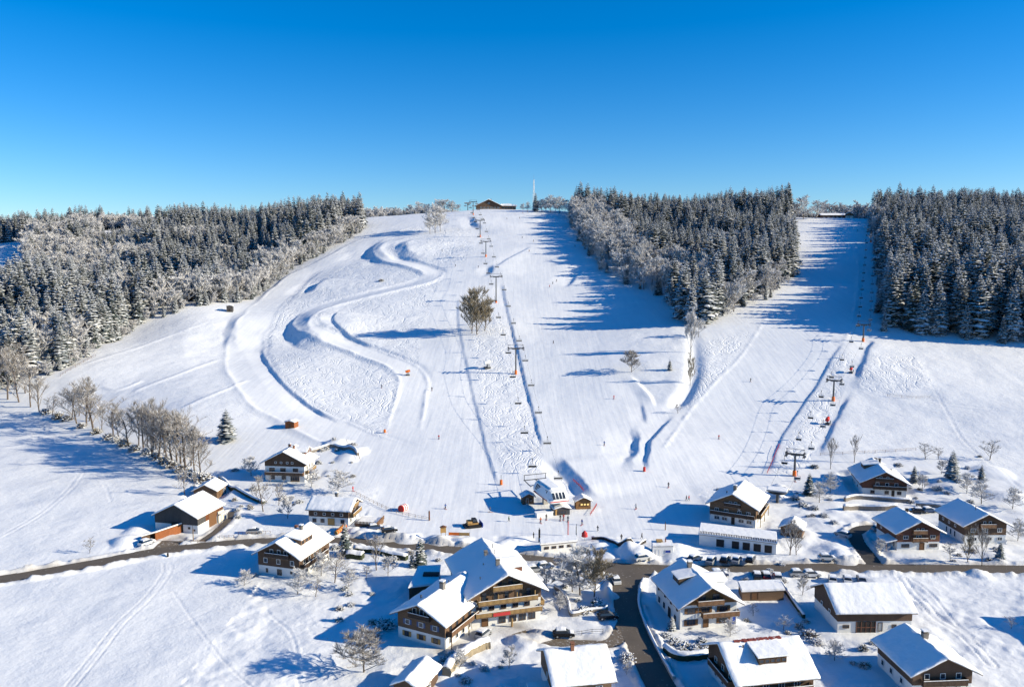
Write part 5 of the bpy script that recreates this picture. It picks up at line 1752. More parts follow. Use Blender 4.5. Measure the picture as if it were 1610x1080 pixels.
s0 = G(869, 800)
n1 = [(s0[0] + 0, s0[1] + 4, s0[2], 5.4)] + [tower_at(811, 588, 546), tower_at(780, 476, 434), tower_at(764, 404, 379), tower_at(755, 373, 346), tower_at(744, 338, 317)]
gtop = (xy(736, 925)[0], 925, float(hz(xy(736, 925)[0], 925)[0]), 8.0)
n1.append(gtop)
D1, N1, RZ1 = chairlift(n1, 3.9, 'main', 2.9, 33.0, ['lowest tower of the main chairlift, orange padded foot, mid slope', 'second tower of the main chairlift, beside the olive bare trees', 'third tower of the main chairlift, slim mast on the upper slope', 'fourth tower of the main chairlift, below the summit', 'top tower of the main chairlift on the hill crest'])
s2 = G(1222, 790)
n2 = [(s2[0], s2[1], s2[2], 3.6), tower_at(1249, 748, 711), tower_at(1310, 630, 596), tower_at(1357, 537, 509), tower_at(1369, 381, 362)]
g2 = G(1372, 349)
n2.append((g2[0], g2[1], g2[2], 6.5))
D2, N2, RZ2 = chairlift(n2, 3.0, 'second', 2.0, 27.0, ['lowest tower of the second chairlift near the red chalet', 'second tower of the second chairlift on the sunny slope', 'third tower of the second chairlift in the forest shadow', 'uppermost tower of the second chairlift between the trees'], 4.0)


def end_wheel(n, rz, arm, label, name='return_station'):
    t = thing(name, (n[0], n[1], n[2]), rz, label, 'lift station')
    m = MB(); m.tube((0, 0, -.6), (0, 0, n[3] + .4), .5, .4, 10); build(m, 'mast', M['metal_dark'], t)
    m = MB(); m.tube((0, 0, n[3] - .15), (0, 0, n[3] + .15), arm, arm, 24); build(m, 'bullwheel', M['metal_dark'], t)
    m = MB(); m.box(-arm * 1.05, arm * 1.05, -2.4, 2.4, n[3] + .45, n[3] + .8); build(m, 'canopy', M['metal_grey'], t)
    m = MB(); m.box(-arm, arm, -2.3, 2.3, n[3] + .802, n[3] + 1.05); build(m, 'snow_cap', M['roof_snow'], t)


end_wheel(n1[-1], RZ1, 3.9, 'dark top station of the main chairlift beside the summit lodge')
end_wheel(n2[-1], RZ2, 3.0, 'top turning wheel of the second chairlift at the forest corner')
end_wheel(n2[0], RZ2, 3.0, 'bottom turning wheel of the second chairlift behind the lodge')

# ---- bottom station: white streamlined housing on a stout column
st = thing('lift_station', (s0[0], s0[1] - 1.2, s0[2]), RZ1 + .26, 'white streamlined lift station with red stripe at the slope foot', 'lift station')
m = MB()
secs = [(-4.7, 2.7, 3.9, 5.0), (-3.3, 3.0, 3.4, 7.2), (-2.2, 3.1, 3.3, 7.5), (2.0, 3.1, 3.5, 7.6), (7.5, 2.9, 3.9, 7.4), (8.6, 2.5, 4.4, 7.0)]
prof = lambda hw, z0, z1: [(-hw * .72, z0), (hw * .72, z0), (hw, z0 + (z1 - z0) * .22), (hw, z0 + (z1 - z0) * .45), (hw * .68, z1 - .15), (hw * .5, z1), (-hw * .5, z1), (-hw * .68, z1 - .15), (-hw, z0 + (z1 - z0) * .45), (-hw, z0 + (z1 - z0) * .22)]
for y, hw, z0, z1 in secs:
    m.v += [(x, y, z) for x, z in prof(hw, z0, z1)]
for k in range(len(secs) - 1):
    for j in range(10):
        a = k * 10 + j; b = k * 10 + (j + 1) % 10; m.f.append((a, b, b + 10, a + 10)); m.m.append(0)
m.f.append(tuple(range(10))); m.f.append(tuple(50 + j for j in reversed(range(10)))); m.m += [0, 0]
st.scale = (1.12, 1.12, 1.0)
hb = build(m, 'housing', M['paint_white'], st, fix=True)
m = MB()
for k in range(9):
    m.quad([(-3.02 + .0, -1.6 + k * .9, 5.35), (-3.02, -1.05 + k * .9, 5.35), (-2.30, -1.05 + k * .9, 7.0), (-2.30, -1.6 + k * .9, 7.0)][::-1])
build(m, 'side_windows', M['glass'], st)
for k in range(4):
    x0 = -1.95 + k * 1.0
    m = MB(); m.quad([(x0, -4.66, 5.14), (x0 + .85, -4.66, 5.14), (x0 + .72, -3.56, 6.86), (x0 + .12, -3.56, 6.86)]); build(m, 'front_window', M['glass'], st)
m = MB(); m.box(-3.14, 3.14, -2.9, 7.0, 4.25, 4.5); m.prism([(-2.75, 4.25), (2.75, 4.25), (2.75, 4.5), (-2.75, 4.5)], -4.76, -2.9); build(m, 'red_stripe', M['paint_red'], st)
m = MB(); m.prism([(-1.5, 7.5), (1.5, 7.5), (1.35, 7.85), (-1.35, 7.85)], -1.8, 7.6); build(m, 'roof_snow', M['roof_snow'], st, fix=True)
m = MB(); m.box(-.8, .8, -3.1, -1.7, -.8, 3.5); m.box(-.7, .7, 5.0, 6.2, -.8, 3.9); build(m, 'column', M['concrete'], st)
m = MB()
for sx in (-1, 1):
    m.tube((sx * 3.4, 8.3, 5.4), (sx * 3.4, 13.5, 5.9), .14, .14, 6); m.tube((sx * 3.4, 13.5, 5.9), (sx * 3.4, 13.5, 7.6), .10, .10, 6); m.tube((sx * 2.6, 8.3, 5.9), (sx * 3.4, 8.3, 5.4), .10, .10, 6)
m.tube((-3.6, 13.5, 7.6), (3.6, 13.5, 7.6), .12, .12, 6); m.tube((-3.6, 13.5, 5.9), (3.6, 13.5, 5.9), .16, .16, 6); m.tube((0, 8, 6), (0, 13.5, 5.9), .14, .14, 6)
build(m, 'guide_frame', M['metal_dark'], st)
m = MB(); m.box(-.9, -.3, -3.9, -3.4, -.3, 1.6); m.box(.3, .8, -3.8, -3.4, -.3, 1.2); build(m, 'control_box', M['shutter_honey'], st)
m = MB(); m.box(-6.4, -1.6, -3.9, -2.2, -.3, 1.0); build(m, 'barrier_wall', M['paint_white'], st)
m = MB(); m.box(-6.5, -1.5, -4.0, -2.1, 1.0, 1.2); build(m, 'barrier_snow', M['roof_snow'], st)
sh = thing('shed', tuple(G(884, 810)), RZ1 + .1, 'low snow roofed shed tucked between lift station and ticket hut', 'shed')
House(sh, 5.6, 4.6, 2.3, 14, lower=None, upper='metal_dark', os=.3, of=.3, ob=.3, snow=.35).win('F', 0, .9, 2.6, 1.2, frame='frame_brown')

# ---- radio mast on the crest
mx, my = xy(839, 935)
t = thing('radio_mast', (mx, my, float(hz(mx, my)[0]) - .5), .3, 'tall slim lattice radio mast rising behind the hill crest', 'mast')
m = MB(); HM = 36.0
for k in range(4):
    an = k * math.pi / 2 + .78; m.tube((1.6 * math.cos(an), 1.6 * math.sin(an), 0), (.55 * math.cos(an), .55 * math.sin(an), HM), .16, .12, 5)
for q in range(16):
    z0, z1 = q * HM / 16, (q + 1) * HM / 16; r0 = 1.6 - 1.05 * z0 / HM; r1 = 1.6 - 1.05 * z1 / HM
    for k in range(4):
        a0 = k * math.pi / 2 + .78; a1 = a0 + math.pi / 2
        m.tube((r0 * math.cos(a0), r0 * math.sin(a0), z0), (r1 * math.cos(a1), r1 * math.sin(a1), z1), .07, .07, 3)
build(m, 'lattice', M['frame_white'], t)
m = MB(); m.tube((0, 0, HM), (0, 0, HM + 6), .14, .05, 6); build(m, 'antenna', M['metal_grey'], t)
# ------------------------------------------------------------------ village and slope trees
def height_m(g, px_h):
    return px_h / FOC * (g[1] * CP - (g[2] - CAMZ) * SP)


def bare(px, py, top, v, label, name='bare_tree', group=None, sxy=1.0, cat='tree', kit=None):
    g = G(px, py); hm = height_m(g, py - top)
    kit = kit or BAR
    ref = 14.0 * .92 if kit in (BAR, ROU) or len(kit) == 2 or v >= 2 and kit is not FRO else 16.0 * .92
    return put_tree(name, kit[v][1], kit[v][0], (g[0], g[1], g[2] - .1), (px * 1.7 + py) % 6.28, hm / ref, label, cat, group, sxy=sxy)


def bushy(px, py, r, v, label, name='shrub', group=None, fl=.8):
    g = G(px, py)
    t = thing(name, (g[0], g[1], g[2] - .1), (px * 2.3) % 6.28, label, 'shrub', group)
    t.scale = (r, r, r * fl)
    link('foliage', SHR[v], t)
    if SHR_STEM is not None:
        link('stems', SHR_STEM, t)
    return t


_m = MB()
for _k in range(7):
    _a = _k * .9; _m.tube((0, 0, -.15), (.45 * math.cos(_a), .45 * math.sin(_a), .7), .035, .015, 4)
SHR_STEM = _m.mesh('stems', M['bark'])


def fir(px, py, top, v, label, sxy=1.0, name='spruce_tree', group=None):
    g = G(px, py); hm = height_m(g, py - top)
    return put_tree(name, SPR[v], SPR_T, (g[0], g[1], g[2] - .1), px % 6.28, hm / 28.0, label, 'tree', group, sxy=sxy)


for i, (px, py, top, lab) in enumerate([(610, 905, 872, 'frosted garden tree in the shadow edge left of the annex'), (548, 925, 890, 'frosted garden tree in the middle of the hotel field garden'), (505, 905, 868, 'frosted tree at the right wall of the dark chalet'), (452, 815, 780, 'frosted tree behind the roof of the dark chalet'), (490, 765, 735, 'frosted tree right of the upper farmhouse'),
                                       (395, 748, 716, 'frosted tree left of the upper farmhouse'), (860, 925, 892, 'frosted tree beside the snow covered blue car'), (880, 960, 930, 'frosted small tree inside the hotel garden wall'), (1148, 1000, 972, 'frosted tree at the right corner of the white chalet'), (1262, 935, 905, 'frosted tree left of the long barn'),
                                       (1288, 790, 756, 'frosted tree on the bank left of the stone terraces'), (1305, 775, 742, 'frosted tree left of the red chalet roof'), (1450, 772, 744, 'frosted tree right of the red chalet'), (1520, 775, 742, 'frosted tree above the end chalet roof'), (1592, 800, 765, 'frosted tree right of the end chalet'), (1480, 745, 722, 'frosted low tree beside the blue green spruce'),
                                       (1600, 850, 815, 'frosted tree at the right picture edge by the road'), (722, 1050, 1018, 'frosted tree below the hotel corner'), (800, 1050, 1015, 'frosted tree left of the bottom house'), (1385, 870, 846, 'frosted sapling at the driveway mouth')]):
    g = G(px, py); q = ROU[2] if i % 3 else FRO[1]
    put_tree('frosted_garden_tree', q[1], q[0], (g[0], g[1], g[2] - .1), px * 1.3, height_m(g, py - top) / (12.9 if i % 3 else 14.7), lab, 'tree', None, sxy=.95)


# line of bare trees along the brook on the left
BROOK = [(62, 648, 596), (82, 654, 622), (113, 660, 600), (121, 666, 612), (136, 668, 597), (147, 675, 606), (160, 678, 640), (178, 690, 630), (187, 688, 640), (203, 702, 646), (218, 700, 634), (226, 708, 640), (240, 712, 632), (249, 722, 650), (262, 718, 640), (272, 729, 646), (284, 733, 650), (293, 745, 668), (306, 742, 672), (316, 750, 690), (124, 654, 606), (140, 662, 618), (232, 702, 640), (246, 706, 646), (258, 712, 648), (278, 724, 654), (288, 726, 662), (268, 716, 652), (240, 722, 668), (300, 732, 676)]
for i, (px, py, top) in enumerate(BROOK):
    bare(px, py, top, (0, 1, 2, 1, 0, 2)[i % 6], ('%s leafless tree from the left in the brookside row' % ORD[i]) if i < 20 else ('%s leafless tree of the second line behind the brookside row' % ORD[i - 20]), group='bare trees along the left brook', sxy=(1.1, 1.35, .95, 1.25)[i % 4])
for i, (px, py, r, v) in enumerate([(72, 650, 2.4, 0), (92, 658, 2.6, 2), (104, 661, 2.4, 0), (128, 672, 2.0, 0), (152, 681, 2.2, 2), (170, 690, 2.2, 0), (182, 694, 2.0, 3), (195, 700, 2.4, 2), (212, 708, 2.2, 0), (230, 714, 2.3, 3), (244, 721, 2.2, 0), (258, 728, 2.2, 2), (270, 734, 2.4, 0), (284, 741, 2.4, 0), (298, 750, 2.6, 1), (312, 754, 2.6, 3), (324, 756, 2.6, 0)]):
    bushy(px, py, r * 1.25, v, '%s low bush from the left in the undergrowth of the brookside row' % ORD[i], group='bushes along the left brook', fl=1.05)
for i, (px, py, top) in enumerate([(12, 628, 552), (30, 632, 560), (48, 640, 572), (0, 605, 540), (22, 612, 540), (40, 618, 556)]):
    bare(px, py, top, i % 3, '%s grey brown leafless tree of the copse at the left edge' % ORD[i], group='leafless copse at the left edge')
L = [
    (572, 1056, 982, 10, 'leafless tree alone in the shaded field below the hotel', 1.25),
    (526, 916, 866, 1, 'leafless garden tree at the front corner of the dark chalet', 1.1), (496, 938, 905, 2, 'small leafless tree in front of the dark chalet', 1.1), (468, 934, 892, 12, 'snowy leafless tree against the dark chalet wall', 1.0),
    (592, 896, 842, 0, 'tall leafless tree by the hedge below the road', 1.0), (576, 910, 888, 2, 'stunted fruit tree in the snowy garden beside the hotel field', 1.3),
    (414, 804, 744, 2, 'snow dusted leafless tree above the road, left of the long roofed farmhouse', .9), (438, 795, 758, 1, 'thin leafless tree left of the long roofed farmhouse', .9), (531, 776, 738, 12, 'spreading snowy apple tree between the two farmhouses', 1.2),
    (141, 869, 843, 2, 'small leafless tree alone at the roadside on the left', 1.0), (291, 778, 736, 1, 'leafless tree behind the small brown shed', 1.0), (305, 770, 742, 0, 'leafless sapling beside the small brown shed', .9),
    (912, 935, 856, 12, 'large snow laden bare tree by the junction', 1.15), (934, 938, 868, 11, 'dense twiggy bare tree beside the junction', 1.0), (900, 930, 880, 12, 'smaller snow laden tree left of the junction', 1.0),
    (1306, 737, 690, 0, 'slim leafless tree left of the red chalet', .75), (1343, 727, 686, 0, 'slim leafless tree directly behind the red chalet', .7),
    (1242, 872, 818, 0, 'bare tree forking before the small brown hut', 1.1), (1252, 872, 826, 1, 'second bare stem beside the forked tree by the garages', .9),
    (1455, 722, 696, 2, 'round leafless tree on the bank above the stone terraces', 1.4), (1475, 722, 702, 2, 'smaller round leafless tree on the bank above the terraces', 1.3), (1556, 723, 690, 2, 'leaning leafless tree by the field path on the right', 1.3),
    (1543, 792, 752, 12, 'snow flecked leafless tree in the garden of the end chalet', 1.0), (1521, 884, 838, 3, 'young olive brown tree before the end chalet', .8), (1544, 890, 832, 0, 'tall thin tree before the end chalet', .8),
    (1494, 882, 846, 4, 'snow covered young tree between the two brown chalets', .9), (1590, 988, 966, 4, 'small bare tree in the shadow at the right edge', 1.2), (1232, 990, 964, 4, 'little ball shaped tree in the shaded garden', 1.3),
    (1184, 968, 944, 4, 'pollarded little tree beside the low brown shed', 1.0), (1312, 1038, 1005, 12, 'snow covered fruit tree behind the dormer chalet', 1.1), (1408, 1022, 998, 4, 'low snowy fruit tree in the shaded yard', 1.2),
    (1085, 606, 562, 3, 'slender grey tree standing in the gully mouth', .6), (1066, 650, 634, 2, 'small scrubby tree at the end of the gully', 1.2), (985, 1060, 1036, 4, 'frosted young tree beside the side road', 1.0),
    (1560, 850, 815, 4, 'frosted tree against the end chalet wall', 1.0), (384, 920, 895, 12, 'frosted bush like tree left of the dark chalet', 1.3),
]
for px, py, top, v, lab, sxy in L:
    bare(px, py, top, v % 10, lab, sxy=sxy, kit=ROU if v >= 10 else BAR)
bare(993, 585, 548, 0, 'round leafless tree alone on the sunny slope edge', sxy=.95, kit=ROU)
for px, py, top, v, lab in ((742, 524, 470, 1, 'left stem of the olive brown tree clump beside the lift'), (750, 526, 458, 1, 'tallest of the olive brown tree clump beside the lift'), (762, 520, 474, 1, 'right stem of the olive brown tree clump beside the lift')):
    bare(px, py, top, v, lab, sxy=.9, kit=ROU)
for px, py, top, v, lab, sxy in [(676, 368, 330, 2, 'leftmost frosted tree of the group at the top of the runs', .7), (684, 366, 322, 2, 'tallest frosted tree of the group at the top of the runs', .75), (692, 364, 326, 0, 'rightmost frosted tree of the group at the top of the runs', .7),
                                 (1086, 556, 492, 2, 'tall frosted tree at the point of the wood', .6), (1098, 530, 500, 0, 'broad frosted tree at the point of the wood', .9), (982, 446, 418, 1, 'round frosted bush tree in the notch of the wood', 1.2),
                                 (1263, 345, 309, 1, 'large round frosted tree on the crest beside the second run', 1.2), (1283, 344, 316, 3, 'smaller frosted tree on the crest beside the second run', 1.2), (1250, 345, 320, 0, 'frosted tree at the top corner of the wood', 1.0),
                                 (866, 334, 308, 1, 'frosted tree on the crest right of the mast', 1.2), (880, 335, 310, 3, 'frosted tree on the crest next to the wood', 1.2), (852, 333, 314, 0, 'frosted tree at the foot of the mast', 1.2), (830, 332, 318, 0, 'small frosted tree on the crest left of the mast', .9),
                                 (415, 455, 424, 1, 'pale frosted tree by the grey hut at the forest edge', 1.1)]:
    bare(px, py, top, 3 if v != 2 else 2, lab, 'frosted_tree', sxy=sxy * .9, kit=FRO if 'point of the wood' in lab or 'grey hut' in lab else [FRO[3]] * 2 + [ROU[2]] * 2)
for i, (px, d_, hh) in enumerate([(596, 712, 9), (612, 716, 11), (628, 712, 9), (645, 716, 12), (658, 712, 14), (672, 714, 12), (688, 712, 16), (700, 714, 17), (712, 712, 13), (720, 712, 9), (845, 700, 12), (858, 698, 14), (873, 694, 15), (888, 690, 14), (822, 705, 8)]):
    bx_, by_ = xy(px, d_ * S); q = (ROU[2], FRO[3])[i % 2]
    put_tree('frosted_tree', q[1], q[0], (bx_, by_, float(hz(bx_, by_)[0]) - .2), px * 1.1, hh / (12.9, 14.7)[i % 2], '%s frosted tree from the left along the hill crest' % ORD[i], 'tree', 'frosted trees along the hill crest', sxy=1.1)
for px, top, v in ((1305, 312, 1), (1318, 308, 0), (1330, 313, 3), (1345, 312, 2), (1357, 314, 0), (1292, 316, 2)):
    bx_, by_ = xy(px, 705 * S); zz = float(hz(bx_, by_)[0])
    put_tree('frosted_tree', FRO[v][1], FRO[v][0], (bx_, by_, zz), px, 1.45, '%s frosted tree of the row behind the summit hut' % ORD[(1305, 1318, 1330, 1345, 1357, 1292).index(px)], 'tree', 'frosted trees behind the summit hut', sxy=1.1)
for px, py, top, v, lab, sxy in [(357, 693, 641, 3, 'dark spruce alone on the lower left meadow', 1.9), (661, 890, 842, 1, 'dark spruce with snow beside the hotel annex', 1.5), (543, 872, 818, 1, 'snowy spruce in front of the long roofed farmhouse', 1.25),
                                 (1497, 752, 706, 3, 'blue green spruce on the bank above the end chalet', 1.7), (1437, 758, 730, 3, 'small dark spruce right of the red chalet', 1.5), (1543, 754, 729, 3, 'small dark spruce by the field path', 1.5),
                                 (1272, 778, 742, 3, 'dark snowy spruce by the lowest second lift tower', 1.7), (1056, 990, 966, 2, 'little snowy spruce in the white chalet garden', 1.6), (1053, 582, 564, 1, 'little spruce alone beside the gully', 1.6),
                                 (1572, 878, 850, 3, 'dark spruce before the right corner of the end chalet', 1.6), (842, 333, 303, 4, 'spruce at the foot of the radio mast', 1.4), (648, 892, 866, 1, 'small spruce left of the dark spruce beside the annex', 1.4)]:
    fir(px, py, top, v, lab, sxy)
for px, py, r, v, lab in [(600, 442, 2.6, 0, 'scrub bush on the island inside the upper bend'), (588, 1000, 2.0, 0, 'leafless shrub at the shaded corner of the hotel'), (604, 985, 2.6, 1, 'dark snowy shrub left of the hotel lower wing'),
                          (700, 1040, 1.6, 0, 'leafless shrub at the hotel front corner'), (712, 1030, 1.5, 3, 'frosted shrub by the hotel path'), (1060, 1010, 1.7, 1, 'snow heaped shrub at the garden corner of the white chalet'), (1075, 1018, 1.8, 1, 'snow heaped shrub in the hedge below the white chalet'),
                          (1092, 1022, 1.7, 1, 'snow heaped shrub in the middle of that garden hedge'), (1106, 1020, 1.6, 1, 'snow heaped shrub at the far end of that garden hedge'), (1046, 1000, 1.4, 1, 'low snowy shrub beside the side road wall'),
                          (1272, 1000, 2.2, 0, 'bushy leafless shrub between barn and dormer chalet'), (1284, 1012, 1.8, 3, 'frosted shrub behind the dormer chalet'), (1262, 795, 1.9, 1, 'snowy shrub on the bank below the spruce'), (1280, 800, 1.8, 1, 'snowy shrub at the bank foot near the parked car'),
                          (1250, 785, 2.0, 1, 'snowy shrub beside the lift corridor'), (1295, 812, 1.8, 3, 'frosted shrub above the parked car'), (1310, 822, 1.5, 3, 'small frosted shrub above the driveway'), (1412, 732, 1.7, 0, 'leafless shrub behind the red chalet'),
                          (1376, 722, 1.2, 0, 'small leafless shrub behind the roof of the red chalet'), (1540, 718, 1.0, 2, 'olive shrub on the field edge at the right'), (1475, 770, 2.2, 3, 'frosted thicket left of the end chalet'), (1430, 790, 1.7, 0, 'leafless shrub at the corner of the red chalet'),
                          (1445, 800, 1.5, 2, 'brown shrub between red chalet and driveway chalet'), (940, 955, 2.4, 1, 'large snow laden evergreen shrub by the junction'), (918, 962, 2.0, 1, 'second snow laden evergreen shrub by the junction'), (555, 700, 1.8, 0, 'scrub above the upper farmhouse'),
                          (512, 706, 1.8, 1, 'snowy scrub on the bank beside the upper farmhouse'), (400, 905, 1.3, 3, 'frosted shrub at the left corner of the dark chalet'), (620, 880, 1.6, 1, 'snowy shrub in the hedge below the road'), (370, 740, 1.6, 0, 'dark shrub in the shadow left of the upper farmhouse'),
                          (400, 770, 2.0, 1, 'snowy thicket on the bank below the upper farmhouse'), (445, 785, 2.0, 3, 'frosted thicket above the long roofed farmhouse'), (470, 790, 1.6, 1, 'snowy shrub behind the long roofed farmhouse'), (985, 1035, 1.8, 3, 'frosted heap of twigs beside the hotel drive'),
                          (1530, 868, 1.4, 2, 'brown shrub below the end chalet'), (1280, 735, 1.8, 2, 'olive shrub on the right lift corridor edge'), (1130, 770, 1.1, 0, 'thin shrub at the left of the ski lodge'), (548, 858, 1.8, 1, 'snowy evergreen shrub at the foot of the snowy spruce'), (527, 862, 1.6, 1, 'snowy evergreen shrub by the road before the farmhouse')]:
    bushy(px, py, r, v, lab)


for k, (x0, y0, x1, y1, n, nm) in enumerate([(470, 745, 560, 765, 5, 'on the bank between the farmhouses'), (330, 775, 420, 815, 7, 'on the bank above the road bend'), (600, 865, 690, 890, 6, 'in the strip below the road'), (870, 905, 960, 950, 8, 'in the hotel garden by the junction'),
                                             (1160, 955, 1270, 1000, 5, 'in the shaded garden behind the white chalet'), (1250, 770, 1330, 815, 8, 'on the bank left of the red chalet'), (1430, 735, 1600, 790, 12, 'on the slope above the end chalet'), (1480, 862, 1600, 885, 6, 'in front of the end chalet'),
                                             (1270, 1005, 1380, 1050, 4, 'in the shaded yard below the long barn'), (530, 905, 620, 980, 7, 'in the snowy garden left of the hotel'), (700, 1035, 800, 1075, 6, 'in the yard below the hotel'), (1040, 985, 1110, 1030, 6, 'in the white chalet garden'),
                                             (1130, 870, 1240, 905, 5, 'along the road verge by the garages'), (500, 690, 570, 730, 6, 'on the bank behind the upper farmhouse'), (1165, 898, 1300, 915, 6, 'beside the cars below the road')]):
    rg_ = random.Random(k + 900)
    for q in range(n):
        bushy(rg_.uniform(x0, x1), rg_.uniform(y0, y1), rg_.uniform(.7, 1.5), rg_.choice((0, 1, 1, 2, 3)), 'small snow flecked shrub ' + nm, group='small shrubs ' + nm, fl=rg_.uniform(.7, 1.1))


# ------------------------------------------------------------------ hedges, walls, fences
def hedge(pts, w, hh, mat, name, label, cat, snow=.25, jag=.25):
    line = smooth_line(np.array([G(*p)[:2] for p in pts]), 5)
    rg = random.Random(int(pts[0][0]))
    zz = hz(line[:, 0], line[:, 1])
    t = np.gradient(line, axis=0); t /= np.linalg.norm(t, axis=1)[:, None]; n = np.stack([-t[:, 1], t[:, 0]], 1)
    body, top = MB(), MB()
    c = line.mean(0); z0 = float(zz.mean())
    root = thing(name, (c[0], c[1], z0), 0, label, cat)
    prof = [(-.5, -.3), (-.55, .4), (-.45, .95), (0, 1.0), (.45, .95), (.55, .4), (.5, -.3)]
    for mb, kind in ((body, 0), (top, 1)):
        pr = prof if kind == 0 else [(-.58, .88), (-.5, 1.0), (-.25, 1.0 + snow), (.25, 1.0 + snow), (.5, 1.0), (.58, .88)]
        k = len(pr)
        for i in range(len(line)):
            for a, b in pr:
                o = a * w + rg.uniform(-jag, jag) * .5 * w * (.5 if kind else 1)
                q = line[i] + n[i] * o - c
                mb.v.append((q[0], q[1], zz[i] - z0 + b * hh + rg.uniform(-jag, jag) * .3 * hh * (1 if b > .3 else 0)))
        for i in range(len(line) - 1):
            for j in range(k - 1):
                a = i * k + j; mb.f.append((a, a + k, a + k + 1, a + 1)); mb.m.append(0)
        mb.f.append(tuple(range(k))); mb.f.append(tuple((len(line) - 1) * k + j for j in reversed(range(k)))); mb.m += [0, 0]
    build(body, 'body', M[mat], root, fix=True); build(top, 'snow_cap', M['roof_snow'], root, True, fix=True)


# annex with roof terrace beside the hotel
aq = [at_z(px, py, 3.9)[:2] for px, py in ((643, 922), (689, 916), (692, 888), (658, 890))]
at_, aq_ = box_thing('hotel_annex', aq, 0, 3.5, 'low annex with blue shaded roof left of the hotel main wing', 'annex', 'timber_dark', .35, .3)
on_face(at_, aq_, 0, .35, 1.6, 1.2, 1.1); on_face(at_, aq_, 0, .7, 1.6, 1.2, 1.1)
m = MB(); c_ = at_z(678, 904, 3.9) - np.array([at_.location.x, at_.location.y, 0]); m.box(c_[0] - 1.9, c_[0] + 1.9, c_[1] - 1.0, c_[1] + 1.0, 3.6, 4.35); build(m, 'dark_opening', M['door_dark'], at_)  # solid dark box painted in for the shade inside the terrace opening
# neighbour just past the picture's right edge, whose shadow falls across the field
PLAN['house_next'] = (128.0, 150.0, 8.0, 14.0, 15.0, 5.6, 27.0, float(hz(128, 156)[0]))
h = new_house('house_next', 'chalet', 'chalet beyond the right edge casting its shadow over the field', hp=2.5, upper='timber_dark')
h.row('F', 1.4, (-3, 0, 3), 1.2, 1.1); h.row('F', 4.0, (-3, 0, 3), 1.1, 1.1); h.row('L', 1.4, (-4, 0, 4), 1.1, 1.1)

hedge([(702, 1062), (715, 1045), (735, 1030), (755, 1020), (768, 1016)], 1.6, 1.7, 'twig_olive', 'hedge', 'curved brown hedge with snow on top below the hotel', 'hedge', .3)
hedge([(556, 866), (585, 868), (612, 874), (640, 880)], 1.4, 1.3, 'hedge_leaf', 'hedge', 'dark evergreen hedge along the road above the hotel field', 'hedge')
hedge([(546, 876), (560, 877), (571, 878)], 1.8, 1.5, 'hedge_leaf', 'hedge', 'short clipped hedge block capped with snow in the garden', 'hedge', .35, .12)
hedge([(1045, 1022), (1062, 1034), (1085, 1036), (1112, 1033)], 1.2, 1.2, 'hedge_leaf', 'hedge', 'dark hedge enclosing the white chalet garden', 'hedge', .4)
hedge([(1328, 788), (1345, 784), (1380, 786), (1412, 789), (1432, 790)], .7, 1.3, 'stone', 'stone_wall', 'upper terraced stone wall below the red chalet', 'wall', .25, .12)
hedge([(1326, 802), (1350, 801), (1385, 802), (1410, 800)], .7, 1.5, 'stone', 'stone_wall', 'lower terraced stone wall below the red chalet', 'wall', .3, .15)
hedge([(872, 925), (885, 935), (893, 948), (897, 966), (905, 968), (930, 962), (955, 958)], .5, .9, 'stone', 'garden_wall', 'curving garden wall of the hotel by the side road', 'wall', .25, .1)
hedge([(1226, 918), (1238, 935), (1252, 955), (1264, 972)], .6, 1.0, 'hedge_leaf', 'garden_wall', 'dark snow capped garden boundary beside the shaded lawn', 'wall', .3, .15)
hedge([(1008, 920), (1004, 945), (1008, 965), (1020, 995), (1038, 1030), (1060, 1068)], .5, .7, 'concrete', 'garden_wall', 'low kerb wall along the side road by the white chalet', 'wall', .25, .06)
hedge([(488, 712), (520, 702), (550, 706), (563, 716)], .8, 1.2, 'stone', 'stone_wall', 'stone bank wall curving behind the upper farmhouse', 'wall', .4, .25)
hedge([(1440, 795), (1470, 797), (1492, 800)], .8, 1.1, 'stone', 'stone_wall', 'rough stone wall between the chalets on the right', 'wall', .3, .25)
hedge([(345, 752), (372, 770), (398, 785), (415, 792)], .9, 1.0, 'hedge_leaf', 'hedge', 'dark snowy hedge running down from the upper farmhouse', 'hedge', .3, .25)
hedge([(930, 848), (955, 850), (985, 851), (1015, 852)], .35, .9, 'door_dark', 'barrier', 'dark padded barrier along the lower edge of the slope', 'barrier', .12, .05)


